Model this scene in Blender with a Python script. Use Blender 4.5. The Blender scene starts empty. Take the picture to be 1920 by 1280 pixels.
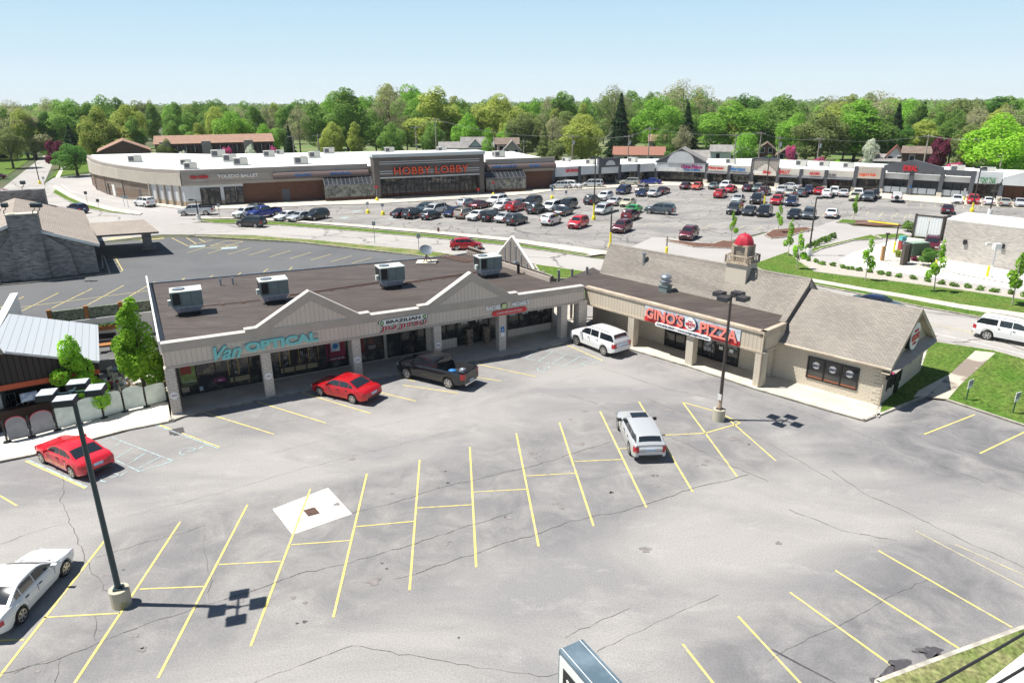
import bpy, bmesh, math, random
from mathutils import Vector, Matrix, noise as mn
R_=math.radians
rnd=random.Random(7)
scene=bpy.context.scene
COL=scene.collection
# ---------------- camera, sky, sun, exposure ----------------
CH=18.85; TH=R_(19.4); ROLL=R_(-.35); FPX=1290.0
_R=Vector((1,0,0)); FW=Vector((0,math.cos(TH),-math.sin(TH))); _U=Vector((0,math.sin(TH),math.cos(TH)))
RT=_R*math.cos(ROLL)+_U*math.sin(ROLL); UP=-_R*math.sin(ROLL)+_U*math.cos(ROLL)
cd=bpy.data.cameras.new('camera'); cam=bpy.data.objects.new('camera',cd); COL.objects.link(cam)
cd.sensor_width=36; cd.lens=FPX/1920*36; cd.clip_start=.1; cd.clip_end=6000
cam.matrix_world=Matrix(((RT.x,UP.x,-FW.x,0),(RT.y,UP.y,-FW.y,0),(RT.z,UP.z,-FW.z,CH),(0,0,0,1)))
scene.camera=cam
SUNV=Vector((-.455,.02,.89)).normalized()
w=bpy.data.worlds.new('World'); scene.world=w; w.use_nodes=True
nt=w.node_tree; sk=nt.nodes.new('ShaderNodeTexSky'); sk.sky_type='NISHITA'; sk.sun_disc=False
sk.sun_elevation=math.asin(SUNV.z); sk.sun_rotation=math.atan2(SUNV.x,SUNV.y)
sk.air_density=1.25; sk.dust_density=.35; sk.ozone_density=1.6; sk.altitude=100
bg=nt.nodes['Background']; bg.inputs[1].default_value=.05
SKS=.05
tc_=nt.nodes.new('ShaderNodeTexCoord'); sp_=nt.nodes.new('ShaderNodeSeparateXYZ'); nt.links.new(tc_.outputs['Generated'],sp_.inputs[0])
cr_=nt.nodes.new('ShaderNodeValToRGB'); el=cr_.color_ramp.elements; el[0].position=0; el[0].color=(.56,.63,.655,1); el[1].position=.13; el[1].color=(.33,.49,.61,1); e3=el.new(.05); e3.color=(.44,.56,.63,1); nt.links.new(sp_.outputs[2],cr_.inputs[0])
sc_=nt.nodes.new('ShaderNodeVectorMath'); sc_.operation='SCALE'; sc_.inputs[3].default_value=1/SKS; nt.links.new(cr_.outputs[0],sc_.inputs[0])
mr_=nt.nodes.new('ShaderNodeMapRange'); mr_.interpolation_type='SMOOTHSTEP'; mr_.inputs[1].default_value=.11; mr_.inputs[2].default_value=.30; nt.links.new(sp_.outputs[2],mr_.inputs[0])
mx_=nt.nodes.new('ShaderNodeMix'); mx_.data_type='RGBA'; nt.links.new(mr_.outputs[0],mx_.inputs[0]); nt.links.new(sc_.outputs[0],mx_.inputs[6]); nt.links.new(sk.outputs[0],mx_.inputs[7]); nt.links.new(mx_.outputs[2],bg.inputs[0])
sl=bpy.data.lights.new('sun','SUN'); sl.energy=5.0; sl.angle=R_(.5); sl.color=(1,.955,.89)
so=bpy.data.objects.new('sun',sl); COL.objects.link(so); so.rotation_euler=SUNV.to_track_quat('Z','Y').to_euler()
vs=scene.view_settings; vs.view_transform='Standard'; vs.look='None'; vs.exposure=.62; vs.gamma=1
# ---------------- helpers ----------------
def ray(u,v): return FW+RT*((u-960)/FPX)+UP*((640-v)/FPX)
def G(u,v,z=0.0):
    d=ray(u,v); s=(z-CH)/d.z
    return Vector((d.x*s,d.y*s,z))
def Zat(p,v):
    lo,hi=-1,80
    for _ in range(40):
        m=(lo+hi)/2; q=Vector((p[0],p[1],m-CH)); y=640-FPX*q.dot(UP)/q.dot(FW)
        if y>v: lo=m
        else: hi=m
    return lo
MATS={}
def mat(name,c,rough=.8,metal=0,c2=None,scale=1.0,detail=4,lo=.4,hi=.6,bump=0,bscale=None,spec=None,coat=0,stretch=None,fine=0,fscale=30,trans=0):
    if name in MATS: return MATS[name]
    m=bpy.data.materials.new(name); m.use_nodes=True; n=m.node_tree; b=n.nodes['Principled BSDF']
    b.inputs['Roughness'].default_value=rough; b.inputs['Metallic'].default_value=metal
    if spec is not None: b.inputs['Specular IOR Level'].default_value=spec
    if coat: b.inputs['Coat Weight'].default_value=coat; b.inputs['Coat Roughness'].default_value=.04
    tc=n.nodes.new('ShaderNodeTexCoord'); src=tc.outputs['Object']
    if stretch:
        mp=n.nodes.new('ShaderNodeMapping'); mp.inputs['Scale'].default_value=stretch[:3]
        if len(stretch)>3: mp.inputs['Rotation'].default_value=(0,0,R_(stretch[3]))
        n.links.new(src,mp.inputs[0]); src=mp.outputs[0]
    col=None
    if c2 is not None:
        t=n.nodes.new('ShaderNodeTexNoise'); t.inputs['Scale'].default_value=scale; t.inputs['Detail'].default_value=detail; t.inputs['Roughness'].default_value=.6
        n.links.new(src,t.inputs['Vector'])
        r=n.nodes.new('ShaderNodeMapRange'); r.inputs[1].default_value=lo; r.inputs[2].default_value=hi
        n.links.new(t.outputs[0],r.inputs[0])
        x=n.nodes.new('ShaderNodeMix'); x.data_type='RGBA'; x.inputs[6].default_value=(*c,1); x.inputs[7].default_value=(*c2,1)
        n.links.new(r.outputs[0],x.inputs[0]); col=x.outputs[2]
    if fine:
        t=n.nodes.new('ShaderNodeTexNoise'); t.inputs['Scale'].default_value=fscale; t.inputs['Detail'].default_value=2
        n.links.new(src,t.inputs['Vector'])
        r=n.nodes.new('ShaderNodeMapRange'); r.inputs[1].default_value=.3; r.inputs[2].default_value=.7; r.inputs[3].default_value=1-fine; r.inputs[4].default_value=1+fine
        n.links.new(t.outputs[0],r.inputs[0])
        x=n.nodes.new('ShaderNodeVectorMath'); x.operation='SCALE'
        if col: n.links.new(col,x.inputs[0])
        else: x.inputs[0].default_value=c
        n.links.new(r.outputs[0],x.inputs[3]); col=x.outputs[0]
    if col: n.links.new(col,b.inputs['Base Color'])
    else: b.inputs['Base Color'].default_value=(*c,1)
    if bump:
        t=n.nodes.new('ShaderNodeTexNoise'); t.inputs['Scale'].default_value=bscale or scale*8; t.inputs['Detail'].default_value=3; n.links.new(src,t.inputs['Vector'])
        bp=n.nodes.new('ShaderNodeBump'); bp.inputs['Distance'].default_value=bump; n.links.new(t.outputs[0],bp.inputs['Height']); n.links.new(bp.outputs[0],b.inputs['Normal'])
    m.diffuse_color=(*c,1); MATS[name]=m; return m
def brickmat(name,c1,c2,mortar,bw,rh,ms=.01,rough=.85,bump=0,stain=None,off=.5,contrast=1,scale=.35,sq=1.0):
    if name in MATS: return MATS[name]
    m=bpy.data.materials.new(name); m.use_nodes=True; n=m.node_tree; b=n.nodes['Principled BSDF']; b.inputs['Roughness'].default_value=rough
    b.inputs['Specular IOR Level'].default_value=.25
    tc=n.nodes.new('ShaderNodeTexCoord'); br=n.nodes.new('ShaderNodeTexBrick'); n.links.new(tc.outputs['UV'],br.inputs['Vector'])
    br.offset=off; br.inputs['Scale'].default_value=1; br.inputs['Brick Width'].default_value=bw; br.inputs['Row Height'].default_value=rh; br.inputs['Mortar Size'].default_value=ms
    br.inputs['Mortar Smooth'].default_value=.2; br.inputs['Bias'].default_value=0
    br.inputs['Color1'].default_value=(*c1,1); br.inputs['Color2'].default_value=(*c2,1); br.inputs['Mortar'].default_value=(*mortar,1)
    col=br.outputs[0]
    if stain:
        t=n.nodes.new('ShaderNodeTexNoise'); t.inputs['Scale'].default_value=scale; t.inputs['Detail'].default_value=5; n.links.new(tc.outputs['Object'],t.inputs['Vector'])
        r=n.nodes.new('ShaderNodeMapRange'); r.inputs[1].default_value=.35; r.inputs[2].default_value=.7; r.inputs[3].default_value=1; r.inputs[4].default_value=stain; n.links.new(t.outputs[0],r.inputs[0])
        x=n.nodes.new('ShaderNodeVectorMath'); x.operation='SCALE'; n.links.new(col,x.inputs[0]); n.links.new(r.outputs[0],x.inputs[3]); col=x.outputs[0]
    n.links.new(col,b.inputs['Base Color'])
    if bump:
        bp=n.nodes.new('ShaderNodeBump'); bp.inputs['Distance'].default_value=bump; bp.invert=True; n.links.new(br.outputs['Fac'],bp.inputs['Height']); n.links.new(bp.outputs[0],b.inputs['Normal'])
    MATS[name]=m; return m
class MB:
    def __init__(s): s.v=[]; s.f=[]; s.m=[]
    def face(s,pts,m=0):
        i=len(s.v); s.v+= [tuple(p) for p in pts]; s.f.append(tuple(range(i,i+len(pts)))); s.m.append(m)
    def raw(s,vs,fs,m=0):
        i=len(s.v); s.v+=[tuple(p) for p in vs]
        for f in fs: s.f.append(tuple(i+k for k in f)); s.m.append(m)
    def box(s,c,size,rot=0,m=0,rx=0):
        hx,hy,hz=size[0]/2,size[1]/2,size[2]/2
        M=Matrix.Rotation(rot,3,'Z')@Matrix.Rotation(rx,3,'X'); c=Vector(c)
        P=[c+M@Vector((x*hx,y*hy,z*hz)) for z in (-1,1) for y in (-1,1) for x in (-1,1)]
        s.raw(P,[(0,2,3,1),(4,5,7,6),(0,1,5,4),(2,6,7,3),(0,4,6,2),(1,3,7,5)],m)
    def prism(s,poly,z0,z1,m=0,mt=None,top=True,bot=True):
        poly=[Vector((p[0],p[1],0)) for p in poly]
        a=sum(poly[i].x*poly[(i+1)%len(poly)].y-poly[(i+1)%len(poly)].x*poly[i].y for i in range(len(poly)))
        if a<0: poly=poly[::-1]
        n=len(poly); mt=m if mt is None else mt
        for i in range(n):
            a,b=poly[i],poly[(i+1)%n]
            s.face([(a.x,a.y,z0),(b.x,b.y,z0),(b.x,b.y,z1),(a.x,a.y,z1)],m)
        if top: s.face([(p.x,p.y,z1) for p in poly],mt)
        if bot: s.face([(p.x,p.y,z0) for p in poly[::-1]],m)
    def cyl(s,a,b,r0,r1=None,n=10,m=0,caps=True):
        a=Vector(a);b=Vector(b); r1=r0 if r1 is None else r1; d=(b-a).normalized()
        x=d.orthogonal().normalized(); y=d.cross(x)
        P=[a+(x*math.cos(t)+y*math.sin(t))*r0 for t in [2*math.pi*k/n for k in range(n)]]+[b+(x*math.cos(t)+y*math.sin(t))*r1 for t in [2*math.pi*k/n for k in range(n)]]
        F=[(k,(k+1)%n,n+(k+1)%n,n+k) for k in range(n)]
        if caps: F+= [tuple(range(n-1,-1,-1)),tuple(range(n,2*n))]
        s.raw(P,F,m)
    def tube(s,pts,r,n=6,m=0):
        for a,b in zip(pts,pts[1:]): s.cyl(a,b,r,r,n,m)
    def lathe(s,c,prof,n=14,m=0):
        c=Vector(c); P=[]
        for r,z in prof:
            P+=[c+Vector((r*math.cos(2*math.pi*k/n),r*math.sin(2*math.pi*k/n),z)) for k in range(n)]
        F=[]
        for j in range(len(prof)-1):
            F+=[(j*n+k,j*n+(k+1)%n,(j+1)*n+(k+1)%n,(j+1)*n+k) for k in range(n)]
        F+=[tuple(range(n-1,-1,-1)),tuple(range((len(prof)-1)*n,len(prof)*n))]
        s.raw(P,F,m)
    def slab(s,quad,th,m=0):
        "thick slab from coplanar polygon, thickness along -normal"
        q=[Vector(p) for p in quad]; nrm=(q[1]-q[0]).cross(q[2]-q[0]).normalized()
        if nrm.z<0: q=q[::-1]; nrm=-nrm
        lo=[p-nrm*th for p in q]; n=len(q)
        s.face(q,m); s.face(lo[::-1],m)
        for i in range(n): s.face([lo[i],lo[(i+1)%n],q[(i+1)%n],q[i]],m)
    def strip(s,pts,wd,z,m=0):
        P=[Vector((p[0],p[1],0)) for p in pts]
        for a,b in zip(P,P[1:]):
            d=(b-a).normalized(); k=Vector((-d.y,d.x,0))*(wd/2)
            s.face([(*(a-k).xy,z),(*(b-k).xy,z),(*(b+k).xy,z),(*(a+k).xy,z)],m)
    def mesh(s,name,mats,smooth=False,ang=35):
        me=bpy.data.meshes.new(name); me.from_pydata(s.v,[],s.f)
        if not isinstance(mats,(list,tuple)): mats=[mats]
        for m in mats: me.materials.append(m)
        if smooth:
            bm=bmesh.new(); bm.from_mesh(me); 
            for f,k in zip(bm.faces,s.m): f.material_index=k
            bmesh.ops.remove_doubles(bm,verts=bm.verts,dist=.0008); 
            for e in bm.edges:
                if len(e.link_faces)==2 and e.calc_face_angle(0)>R_(ang): e.smooth=False
            for f in bm.faces: f.smooth=True
            bmesh.ops.recalc_face_normals(bm,faces=bm.faces)
            bm.to_mesh(me); bm.free()
        else: me.polygons.foreach_set('material_index',s.m)
        uv=me.uv_layers.new(name='UVMap'); Zv=Vector((0,0,1)); dat=uv.data
        if len(me.polygons)<20000:
            for p in me.polygons:
                nn=p.normal; t=Zv.cross(nn)
                t=t.normalized() if t.length>.02 else Vector((1,0,0)); b=nn.cross(t)
                for li in p.loop_indices:
                    co=me.vertices[me.loops[li].vertex_index].co; dat[li].uv=(co.dot(t),co.dot(b))
        me.update(); return me
    def build(s,name,mats,parent=None,smooth=False,ang=35,kind=None):
        o=bpy.data.objects.new(name,s.mesh(name,mats,smooth,ang)); COL.objects.link(o)
        if parent: o.parent=parent
        if kind: o['kind']=kind
        return o
def tag(o,label,cat,group=None,kind=None):
    o['label']=label
    if cat: o['category']=cat
    if group: o['group']=group
    if kind: o['kind']=kind
    return o
def thing(name,label,cat,loc=(0,0,0),rz=0,group=None):
    o=bpy.data.objects.new(name,None); COL.objects.link(o); o.location=loc; o.rotation_euler=(0,0,rz); o.empty_display_size=.3
    return tag(o,label,cat,group)
KIDS={}
def copy_tree(o,parent=None):
    c=o.copy(); COL.objects.link(c)
    if parent: c.parent=parent
    for ch in o.children: copy_tree(ch,c)
    return c
class Fac:
    "vertical facade plane: origin O, direction e, outward normal n (toward the camera side)"
    def __init__(s,a,b):
        s.O=Vector((a[0],a[1],0)); s.e=(Vector((b[0],b[1],0))-s.O); s.L=s.e.length; s.e.normalize(); s.n=Vector((s.e.y,-s.e.x,0)); s.a=math.atan2(s.e.y,s.e.x)
    def at(s,u,v,d=0):
        r=ray(u,v); C=Vector((0,0,CH)); t=((s.O+s.n*d-C).dot(s.n))/r.dot(s.n); p=C+r*t
        return (p-s.O).dot(s.e),p.z
    def P(s,x,d,z): return s.O+s.e*x+s.n*d+Vector((0,0,z))
    def box(s,mb,x0,x1,d0,d1,z0,z1,m=0):
        c=s.P((x0+x1)/2,(d0+d1)/2,(z0+z1)/2); mb.box(c,(abs(x1-x0),abs(d1-d0),abs(z1-z0)),s.a,m)
    def poly(s,mb,pts,d0,d1,m=0):
        "extruded outline pts (x,z) between depths d0<d1"
        a=sum(pts[i][0]*pts[(i+1)%len(pts)][1]-pts[(i+1)%len(pts)][0]*pts[i][1] for i in range(len(pts)))
        if a<0: pts=pts[::-1]
        mb.face([s.P(x,d1,z) for x,z in pts],m); mb.face([s.P(x,d0,z) for x,z in pts[::-1]],m); n=len(pts)
        for i in range(n):
            (x0,z0),(x1,z1)=pts[i],pts[(i+1)%n]; mb.face([s.P(x0,d0,z0),s.P(x1,d0,z1),s.P(x1,d1,z1),s.P(x0,d1,z0)],m)
_tx={}
def text_obj(name,txt,m,parent,mat4,size=1,depth=.03,width=None,height=None,shear=0,bold=0,space=1.0):
    cu=bpy.data.curves.new('t','FONT'); cu.body=txt; cu.size=1; cu.extrude=.5; cu.shear=shear; cu.offset=bold; cu.align_x='CENTER'; cu.resolution_u=3; cu.space_character=space
    t=bpy.data.objects.new('t',cu); COL.objects.link(t); dg=bpy.context.evaluated_depsgraph_get(); dg.update()
    me=bpy.data.meshes.new_from_object(t.evaluated_get(dg)); COL.objects.unlink(t); bpy.data.objects.remove(t); 
    xs=[v.co.x for v in me.vertices]; ys=[v.co.y for v in me.vertices]
    w0=max(xs)-min(xs); h0=max(ys)-min(ys); cx=(max(xs)+min(xs))/2; cy=(max(ys)+min(ys))/2
    sx=width/w0 if width else size; sy=height/h0 if height else (sx if width else size)
    for v in me.vertices: v.co=mat4@Vector(((v.co.x-cx)*sx,(v.co.y-cy)*sy,v.co.z*depth))
    me.materials.clear(); me.materials.append(m); me.name=name
    o=bpy.data.objects.new(name,me); COL.objects.link(o)
    if parent: o.parent=parent
    return o
def fmat(F,x,d,z):
    "matrix placing text upright on facade F centred at x,z"
    return Matrix.Translation(F.P(x,d,z))@Matrix(((F.e.x,0,F.n.x,0),(F.e.y,0,F.n.y,0),(0,1,0,0),(0,0,0,1)))
def ftext(F,name,txt,m,parent,px0,px1,d,depth=.06,**k):
    "text spanning pixel box px0 (left-bottom) - px1 (right-top) measured on facade F"
    x0,z0=F.at(*px0,d); x1,z1=F.at(*px1,d)
    return text_obj(name,txt,m,parent,fmat(F,(x0+x1)/2,d+depth/2,(z0+z1)/2),width=x1-x0,height=k.pop('height',None) or (z1-z0),depth=depth,**k)
# ---------------- materials ----------------
def asphalt(name,base,dark,light,scale=.12,st=(1,1,1),patch=.5,fn=.18,crackscale=0,crk=(.04,.04,.04),wear=None):
    m=bpy.data.materials.new(name); m.use_nodes=True; n=m.node_tree; b=n.nodes['Principled BSDF']; b.inputs['Roughness'].default_value=.9; b.inputs['Specular IOR Level'].default_value=.2
    tc=n.nodes.new('ShaderNodeTexCoord'); mp=n.nodes.new('ShaderNodeMapping'); mp.inputs['Scale'].default_value=st; mp.inputs['Rotation'].default_value=(0,0,.5); n.links.new(tc.outputs['Object'],mp.inputs[0])
    def nz(sc,det,ro,src,dist=0):
        t=n.nodes.new('ShaderNodeTexNoise'); t.inputs['Scale'].default_value=sc; t.inputs['Detail'].default_value=det; t.inputs['Roughness'].default_value=ro; t.inputs['Distortion'].default_value=dist; n.links.new(src,t.inputs['Vector']); return t.outputs[0]
    def mr(x,a,b_,c,d):
        r=n.nodes.new('ShaderNodeMapRange'); r.inputs[1].default_value=a; r.inputs[2].default_value=b_; r.inputs[3].default_value=c; r.inputs[4].default_value=d; n.links.new(x,r.inputs[0]); return r.outputs[0]
    def mix(f,a,b_):
        x=n.nodes.new('ShaderNodeMix'); x.data_type='RGBA'; n.links.new(f,x.inputs[0])
        for i,c in ((6,a),(7,b_)):
            if isinstance(c,tuple): x.inputs[i].default_value=(*c,1)
            else: n.links.new(c,x.inputs[i])
        return x.outputs[2]
    a=mix(mr(nz(scale,5,.62,mp.outputs[0],.6),.42,.62,0,1),base,dark)
    a=mix(mr(nz(scale*4.5,6,.7,mp.outputs[0],.3),.55,.78,0,.75),a,light)
    a=mix(mr(nz(scale*7,5,.7,mp.outputs[0],1.2),.6,.78,0,patch),a,dark)
    if wear:
        at=n.nodes.new('ShaderNodeAttribute'); at.attribute_name='wear'; mu=n.nodes.new('ShaderNodeMath'); mu.operation='MULTIPLY'; n.links.new(at.outputs['Fac'],mu.inputs[0]); n.links.new(mr(nz(.42,6,.68,tc.outputs['Object'],.8),.3,.62,.15,1),mu.inputs[1]); a=mix(mu.outputs[0],a,wear)
    g=mr(nz(14,3,.8,tc.outputs['Object']),.25,.75,1-fn,1+fn)
    x=n.nodes.new('ShaderNodeVectorMath'); x.operation='SCALE'; n.links.new(a,x.inputs[0]); n.links.new(g,x.inputs[3]); a=x.outputs[0]
    if crackscale:
        d=n.nodes.new('ShaderNodeTexNoise'); d.inputs['Scale'].default_value=.5; d.inputs['Detail'].default_value=4; n.links.new(tc.outputs['Object'],d.inputs['Vector'])
        av=n.nodes.new('ShaderNodeVectorMath'); av.operation='MULTIPLY_ADD'; n.links.new(d.outputs['Color'],av.inputs[0]); av.inputs[1].default_value=(2.2,2.2,0); n.links.new(tc.outputs['Object'],av.inputs[2])
        vo=n.nodes.new('ShaderNodeTexVoronoi'); vo.feature='DISTANCE_TO_EDGE'; vo.inputs['Scale'].default_value=crackscale; n.links.new(av.outputs[0],vo.inputs['Vector'])
        cr=mr(vo.outputs['Distance'],.008,.022,1,0)
        gate=mr(nz(.09,3,.5,tc.outputs['Object']),.4,.55,0,.9)
        mu=n.nodes.new('ShaderNodeMath'); mu.operation='MULTIPLY'; n.links.new(cr,mu.inputs[0]); n.links.new(gate,mu.inputs[1])
        a=mix(mu.outputs[0],a,crk)
    g=mr(nz(45,2,.7,tc.outputs['Object']),.3,.7,1-fn*.7,1+fn*.7)
    x=n.nodes.new('ShaderNodeVectorMath'); x.operation='SCALE'; n.links.new(a,x.inputs[0]); n.links.new(g,x.inputs[3]); a=x.outputs[0]
    n.links.new(a,b.inputs['Base Color']); MATS[name]=m; return m
A_FORE=asphalt('worn_grey_asphalt',(.325,.313,.297),(.24,.235,.235),(.39,.377,.36),.085,(1,1.9,1),.45,.24,wear=(.15,.15,.155))
A_FAR=asphalt('cracked_far_asphalt',(.30,.288,.272),(.215,.21,.205),(.38,.365,.34),.10,(1,1.8,1),.4,.15,.3,(.06,.055,.05))
A_BACK=asphalt('dark_newer_asphalt',(.135,.138,.142),(.115,.118,.123),(.16,.162,.165),.1,(1,1,1),.1,.12)
A_ROAD=asphalt('pale_concrete_road',(.40,.385,.36),(.35,.335,.315),(.47,.45,.42),.09,(1,1,1),.2,.1,.11,(.16,.15,.14))
A_DRIVE=asphalt('smooth_grey_drive',(.40,.385,.37),(.36,.345,.33),(.45,.43,.41),.06,(1,1,1),.1,.08)
CONC=mat('pale_concrete',(.60,.55,.46),.9,c2=(.50,.46,.38),scale=.6,fine=.08,fscale=9)
CONCW=mat('white_concrete',(.78,.76,.71),.9,c2=(.68,.66,.61),scale=.3,fine=.05,fscale=6)
CURB=mat('kerb_concrete',(.52,.49,.42),.9,c2=(.33,.31,.27),scale=1.5,fine=.1)
GRASS=mat('lawn_grass',(.075,.155,.022),.95,c2=(.13,.175,.04),scale=.35,detail=8,lo=.35,hi=.7,fine=.45,fscale=5,spec=.1,bump=.08,bscale=9)
GRASS2=mat('dry_grass',(.115,.175,.04),.95,c2=(.24,.235,.11),scale=.5,detail=8,lo=.38,hi=.62,fine=.4,fscale=5,spec=.1,bump=.08,bscale=9)
GROUND=mat('far_ground',(.05,.08,.025),.95,c2=(.10,.10,.05),scale=.03,detail=6,fine=.3,fscale=1)
MULCH=mat('brown_mulch',(.16,.075,.05),.95,c2=(.09,.045,.03),scale=3,fine=.4,fscale=8)
YEL=mat('yellow_line_paint',(.70,.57,.16),.7,c2=(.40,.37,.26),scale=2.6,detail=9,lo=.47,hi=.68)
YELF=mat('faded_yellow_paint',(.52,.47,.27),.8,c2=(.36,.34,.27),scale=2,detail=7)
BLU=mat('pale_blue_paint',(.36,.52,.54),.8,c2=(.30,.32,.32),scale=3,detail=7,lo=.40,hi=.58)
WHT=mat('white_line_paint',(.75,.75,.72),.8,c2=(.5,.49,.46),scale=3,detail=6)
YPOST=mat('yellow_post_paint',(.80,.66,.03),.5)
CRK=mat('crack_seal',(.14,.13,.12),.9)
STAIN=mat('oil_stain',(.075,.07,.075),.45,c2=(.15,.145,.14),scale=2.5,detail=6,lo=.5,hi=.75)
STAIN2=mat('faint_oil_stain',(.17,.155,.15),.8,c2=(.27,.25,.24),scale=3,detail=6,lo=.35,hi=.65)
SIDING=brickmat('grooved_taupe_siding',(.64,.555,.475),(.67,.58,.50),(.40,.345,.30),.3,60,.014,.8,stain=.93)
SIDINGL=brickmat('grooved_cream_siding',(.56,.49,.385),(.59,.515,.405),(.30,.25,.19),.3,60,.016,.8,stain=.93)
TRIMT=mat('taupe_trim',(.46,.40,.35),.7,c2=(.41,.36,.31),scale=1.5)
TRIMC=mat('cream_trim',(.52,.44,.34),.7,c2=(.40,.33,.25),scale=1)
BRICKT=brickmat('taupe_painted_brick',(.62,.55,.485),(.66,.59,.52),(.46,.41,.355),.42,.2,.014,.8,stain=.93,bump=.02)
BRICKC=brickmat('cream_painted_brick',(.60,.54,.44),(.64,.575,.47),(.46,.41,.33),.42,.14,.012,.8,stain=.94,bump=.02)
BRICKR=brickmat('red_brown_brick',(.12,.052,.035),(.16,.07,.047),(.13,.095,.075),.6,.2,.02,.85,stain=.8)
BRICKO=brickmat('orange_brown_brick',(.36,.19,.12),(.42,.23,.145),(.36,.25,.18),.6,.2,.02,.85,stain=.85)
BRICKG=brickmat('grey_stone_brick',(.20,.195,.195),(.46,.44,.43),(.27,.26,.26),.5,.14,.014,.85,stain=.7,bump=.03)
BRICKW=brickmat('tan_face_brick',(.40,.375,.345),(.55,.515,.47),(.38,.355,.33),.42,.16,.02,.85,stain=.92)
SHING=brickmat('brown_asphalt_shingle',(.265,.24,.21),(.325,.295,.258),(.215,.193,.168),.36,.145,.012,.9,stain=.82,bump=.02)
SHING2=brickmat('tan_roof_shingle',(.32,.28,.24),(.385,.335,.29),(.22,.19,.165),.5,.2,.02,.9,stain=.88)
SHINGR=mat('rust_shingle',(.33,.20,.14),.9,c2=(.27,.165,.12),scale=.8,fine=.15,fscale=4)
SHINGG=mat('grey_shingle',(.27,.26,.25),.9,c2=(.21,.20,.19),scale=.8,fine=.15,fscale=4)
SHINGB=mat('brown_shingle',(.20,.155,.125),.9,c2=(.15,.115,.09),scale=.8,fine=.15,fscale=4)
def roofmat():
    m=mat('black_rubber_roof',(.062,.047,.042),.7,c2=(.09,.073,.064),scale=.5,detail=8,lo=.35,hi=.65,stretch=(.35,2.2,1,-28),fine=.25,fscale=3,bump=.015,bscale=4)
    n=m.node_tree; b=n.nodes['Principled BSDF']; src=b.inputs['Base Color'].links[0].from_socket
    tc=n.nodes.new('ShaderNodeTexCoord'); mp=n.nodes.new('ShaderNodeMapping'); mp.inputs['Scale'].default_value=(.5,5,1); mp.inputs['Rotation'].default_value=(0,0,R_(-28)); n.links.new(tc.outputs['Object'],mp.inputs[0])
    t=n.nodes.new('ShaderNodeTexNoise'); t.inputs['Scale'].default_value=.9; t.inputs['Detail'].default_value=5; t.inputs['Roughness'].default_value=.75; n.links.new(mp.outputs[0],t.inputs['Vector'])
    r=n.nodes.new('ShaderNodeMapRange'); r.inputs[1].default_value=.62; r.inputs[2].default_value=.74; n.links.new(t.outputs[0],r.inputs[0])
    x=n.nodes.new('ShaderNodeMix'); x.data_type='RGBA'; n.links.new(r.outputs[0],x.inputs[0]); n.links.new(src,x.inputs[6]); x.inputs[7].default_value=(.24,.215,.20,1); n.links.new(x.outputs[2],b.inputs['Base Color'])
    col=b.inputs['Base Color'].links[0].from_socket; mp2=n.nodes.new('ShaderNodeMapping'); mp2.inputs['Rotation'].default_value=(0,0,R_(-28.9)); n.links.new(tc.outputs['Object'],mp2.inputs[0]); bk=n.nodes.new('ShaderNodeTexBrick'); bk.inputs['Scale'].default_value=1; bk.inputs['Brick Width'].default_value=14; bk.inputs['Row Height'].default_value=1.9; bk.inputs['Mortar Size'].default_value=.03
    bk.inputs['Color1'].default_value=(1,1,1,1); bk.inputs['Color2'].default_value=(.84,.84,.84,1); bk.inputs['Mortar'].default_value=(.62,.62,.62,1); n.links.new(mp2.outputs[0],bk.inputs['Vector']); vm=n.nodes.new('ShaderNodeVectorMath'); vm.operation='MULTIPLY'; n.links.new(col,vm.inputs[0]); n.links.new(bk.outputs[0],vm.inputs[1]); n.links.new(vm.outputs[0],b.inputs['Base Color'])
    return m
ROOF=roofmat()
WROOF=mat('white_membrane_roof',(.85,.86,.84),.6,c2=(.78,.79,.77),scale=.1)
METR=brickmat('white_ribbed_metal',(.48,.51,.535),(.50,.53,.555),(.29,.31,.33),60,.42,.02,.35)
WHITEP=mat('white_paint',(.78,.78,.76),.55,c2=(.72,.72,.70),scale=.6)
CREAM=mat('beige_stucco',(.50,.455,.385),.85,c2=(.46,.415,.35),scale=.5)
CREAM2=mat('pale_stucco',(.64,.60,.52),.85,c2=(.58,.54,.47),scale=.5)
TAUPE=mat('taupe_stucco',(.36,.325,.29),.85,c2=(.33,.295,.265),scale=.4)
DTAUPE=mat('dark_taupe_panel',(.135,.118,.108),.8,c2=(.12,.105,.096),scale=.4)
LGREY=mat('light_grey_stucco',(.58,.60,.61),.85,c2=(.53,.55,.56),scale=.5)
SLATE=mat('slate_grey_panel',(.085,.092,.105),.6,c2=(.075,.08,.092),scale=.5)
BLK=mat('black_frame',(.012,.012,.014),.5)
DARKIN=mat('dark_interior',(.018,.016,.015),.8,c2=(.06,.045,.035),scale=.9,detail=5,lo=.45,hi=.7)
AWN=brickmat('ribbed_brown_awning',(.17,.125,.115),(.18,.135,.125),(.08,.055,.05),.35,60,.05,.5)
GLASS=mat('dark_window_glass',(.02,.025,.03),.04,c2=(.06,.055,.05),scale=.7,detail=4,lo=.4,hi=.7,spec=.6)
GLASS2=mat('shopfront_glass',(.035,.037,.04),.05,c2=(.24,.21,.17),scale=1.1,detail=6,lo=.5,hi=.72,spec=.5)
GHGL=mat('tinted_skylight_glass',(.025,.03,.036),.25,c2=(.05,.052,.055),scale=.6)
GHW=mat('pale_display_glass',(.07,.075,.07),.08,c2=(.28,.29,.26),scale=1.3,detail=5,lo=.4,hi=.6)
METAL=mat('galvanised_metal',(.42,.46,.50),.35,.7,c2=(.32,.36,.40),scale=3)
HV1=mat('pale_unit_casing',(.60,.64,.60),.5,c2=(.5,.54,.51),scale=2)
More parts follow.
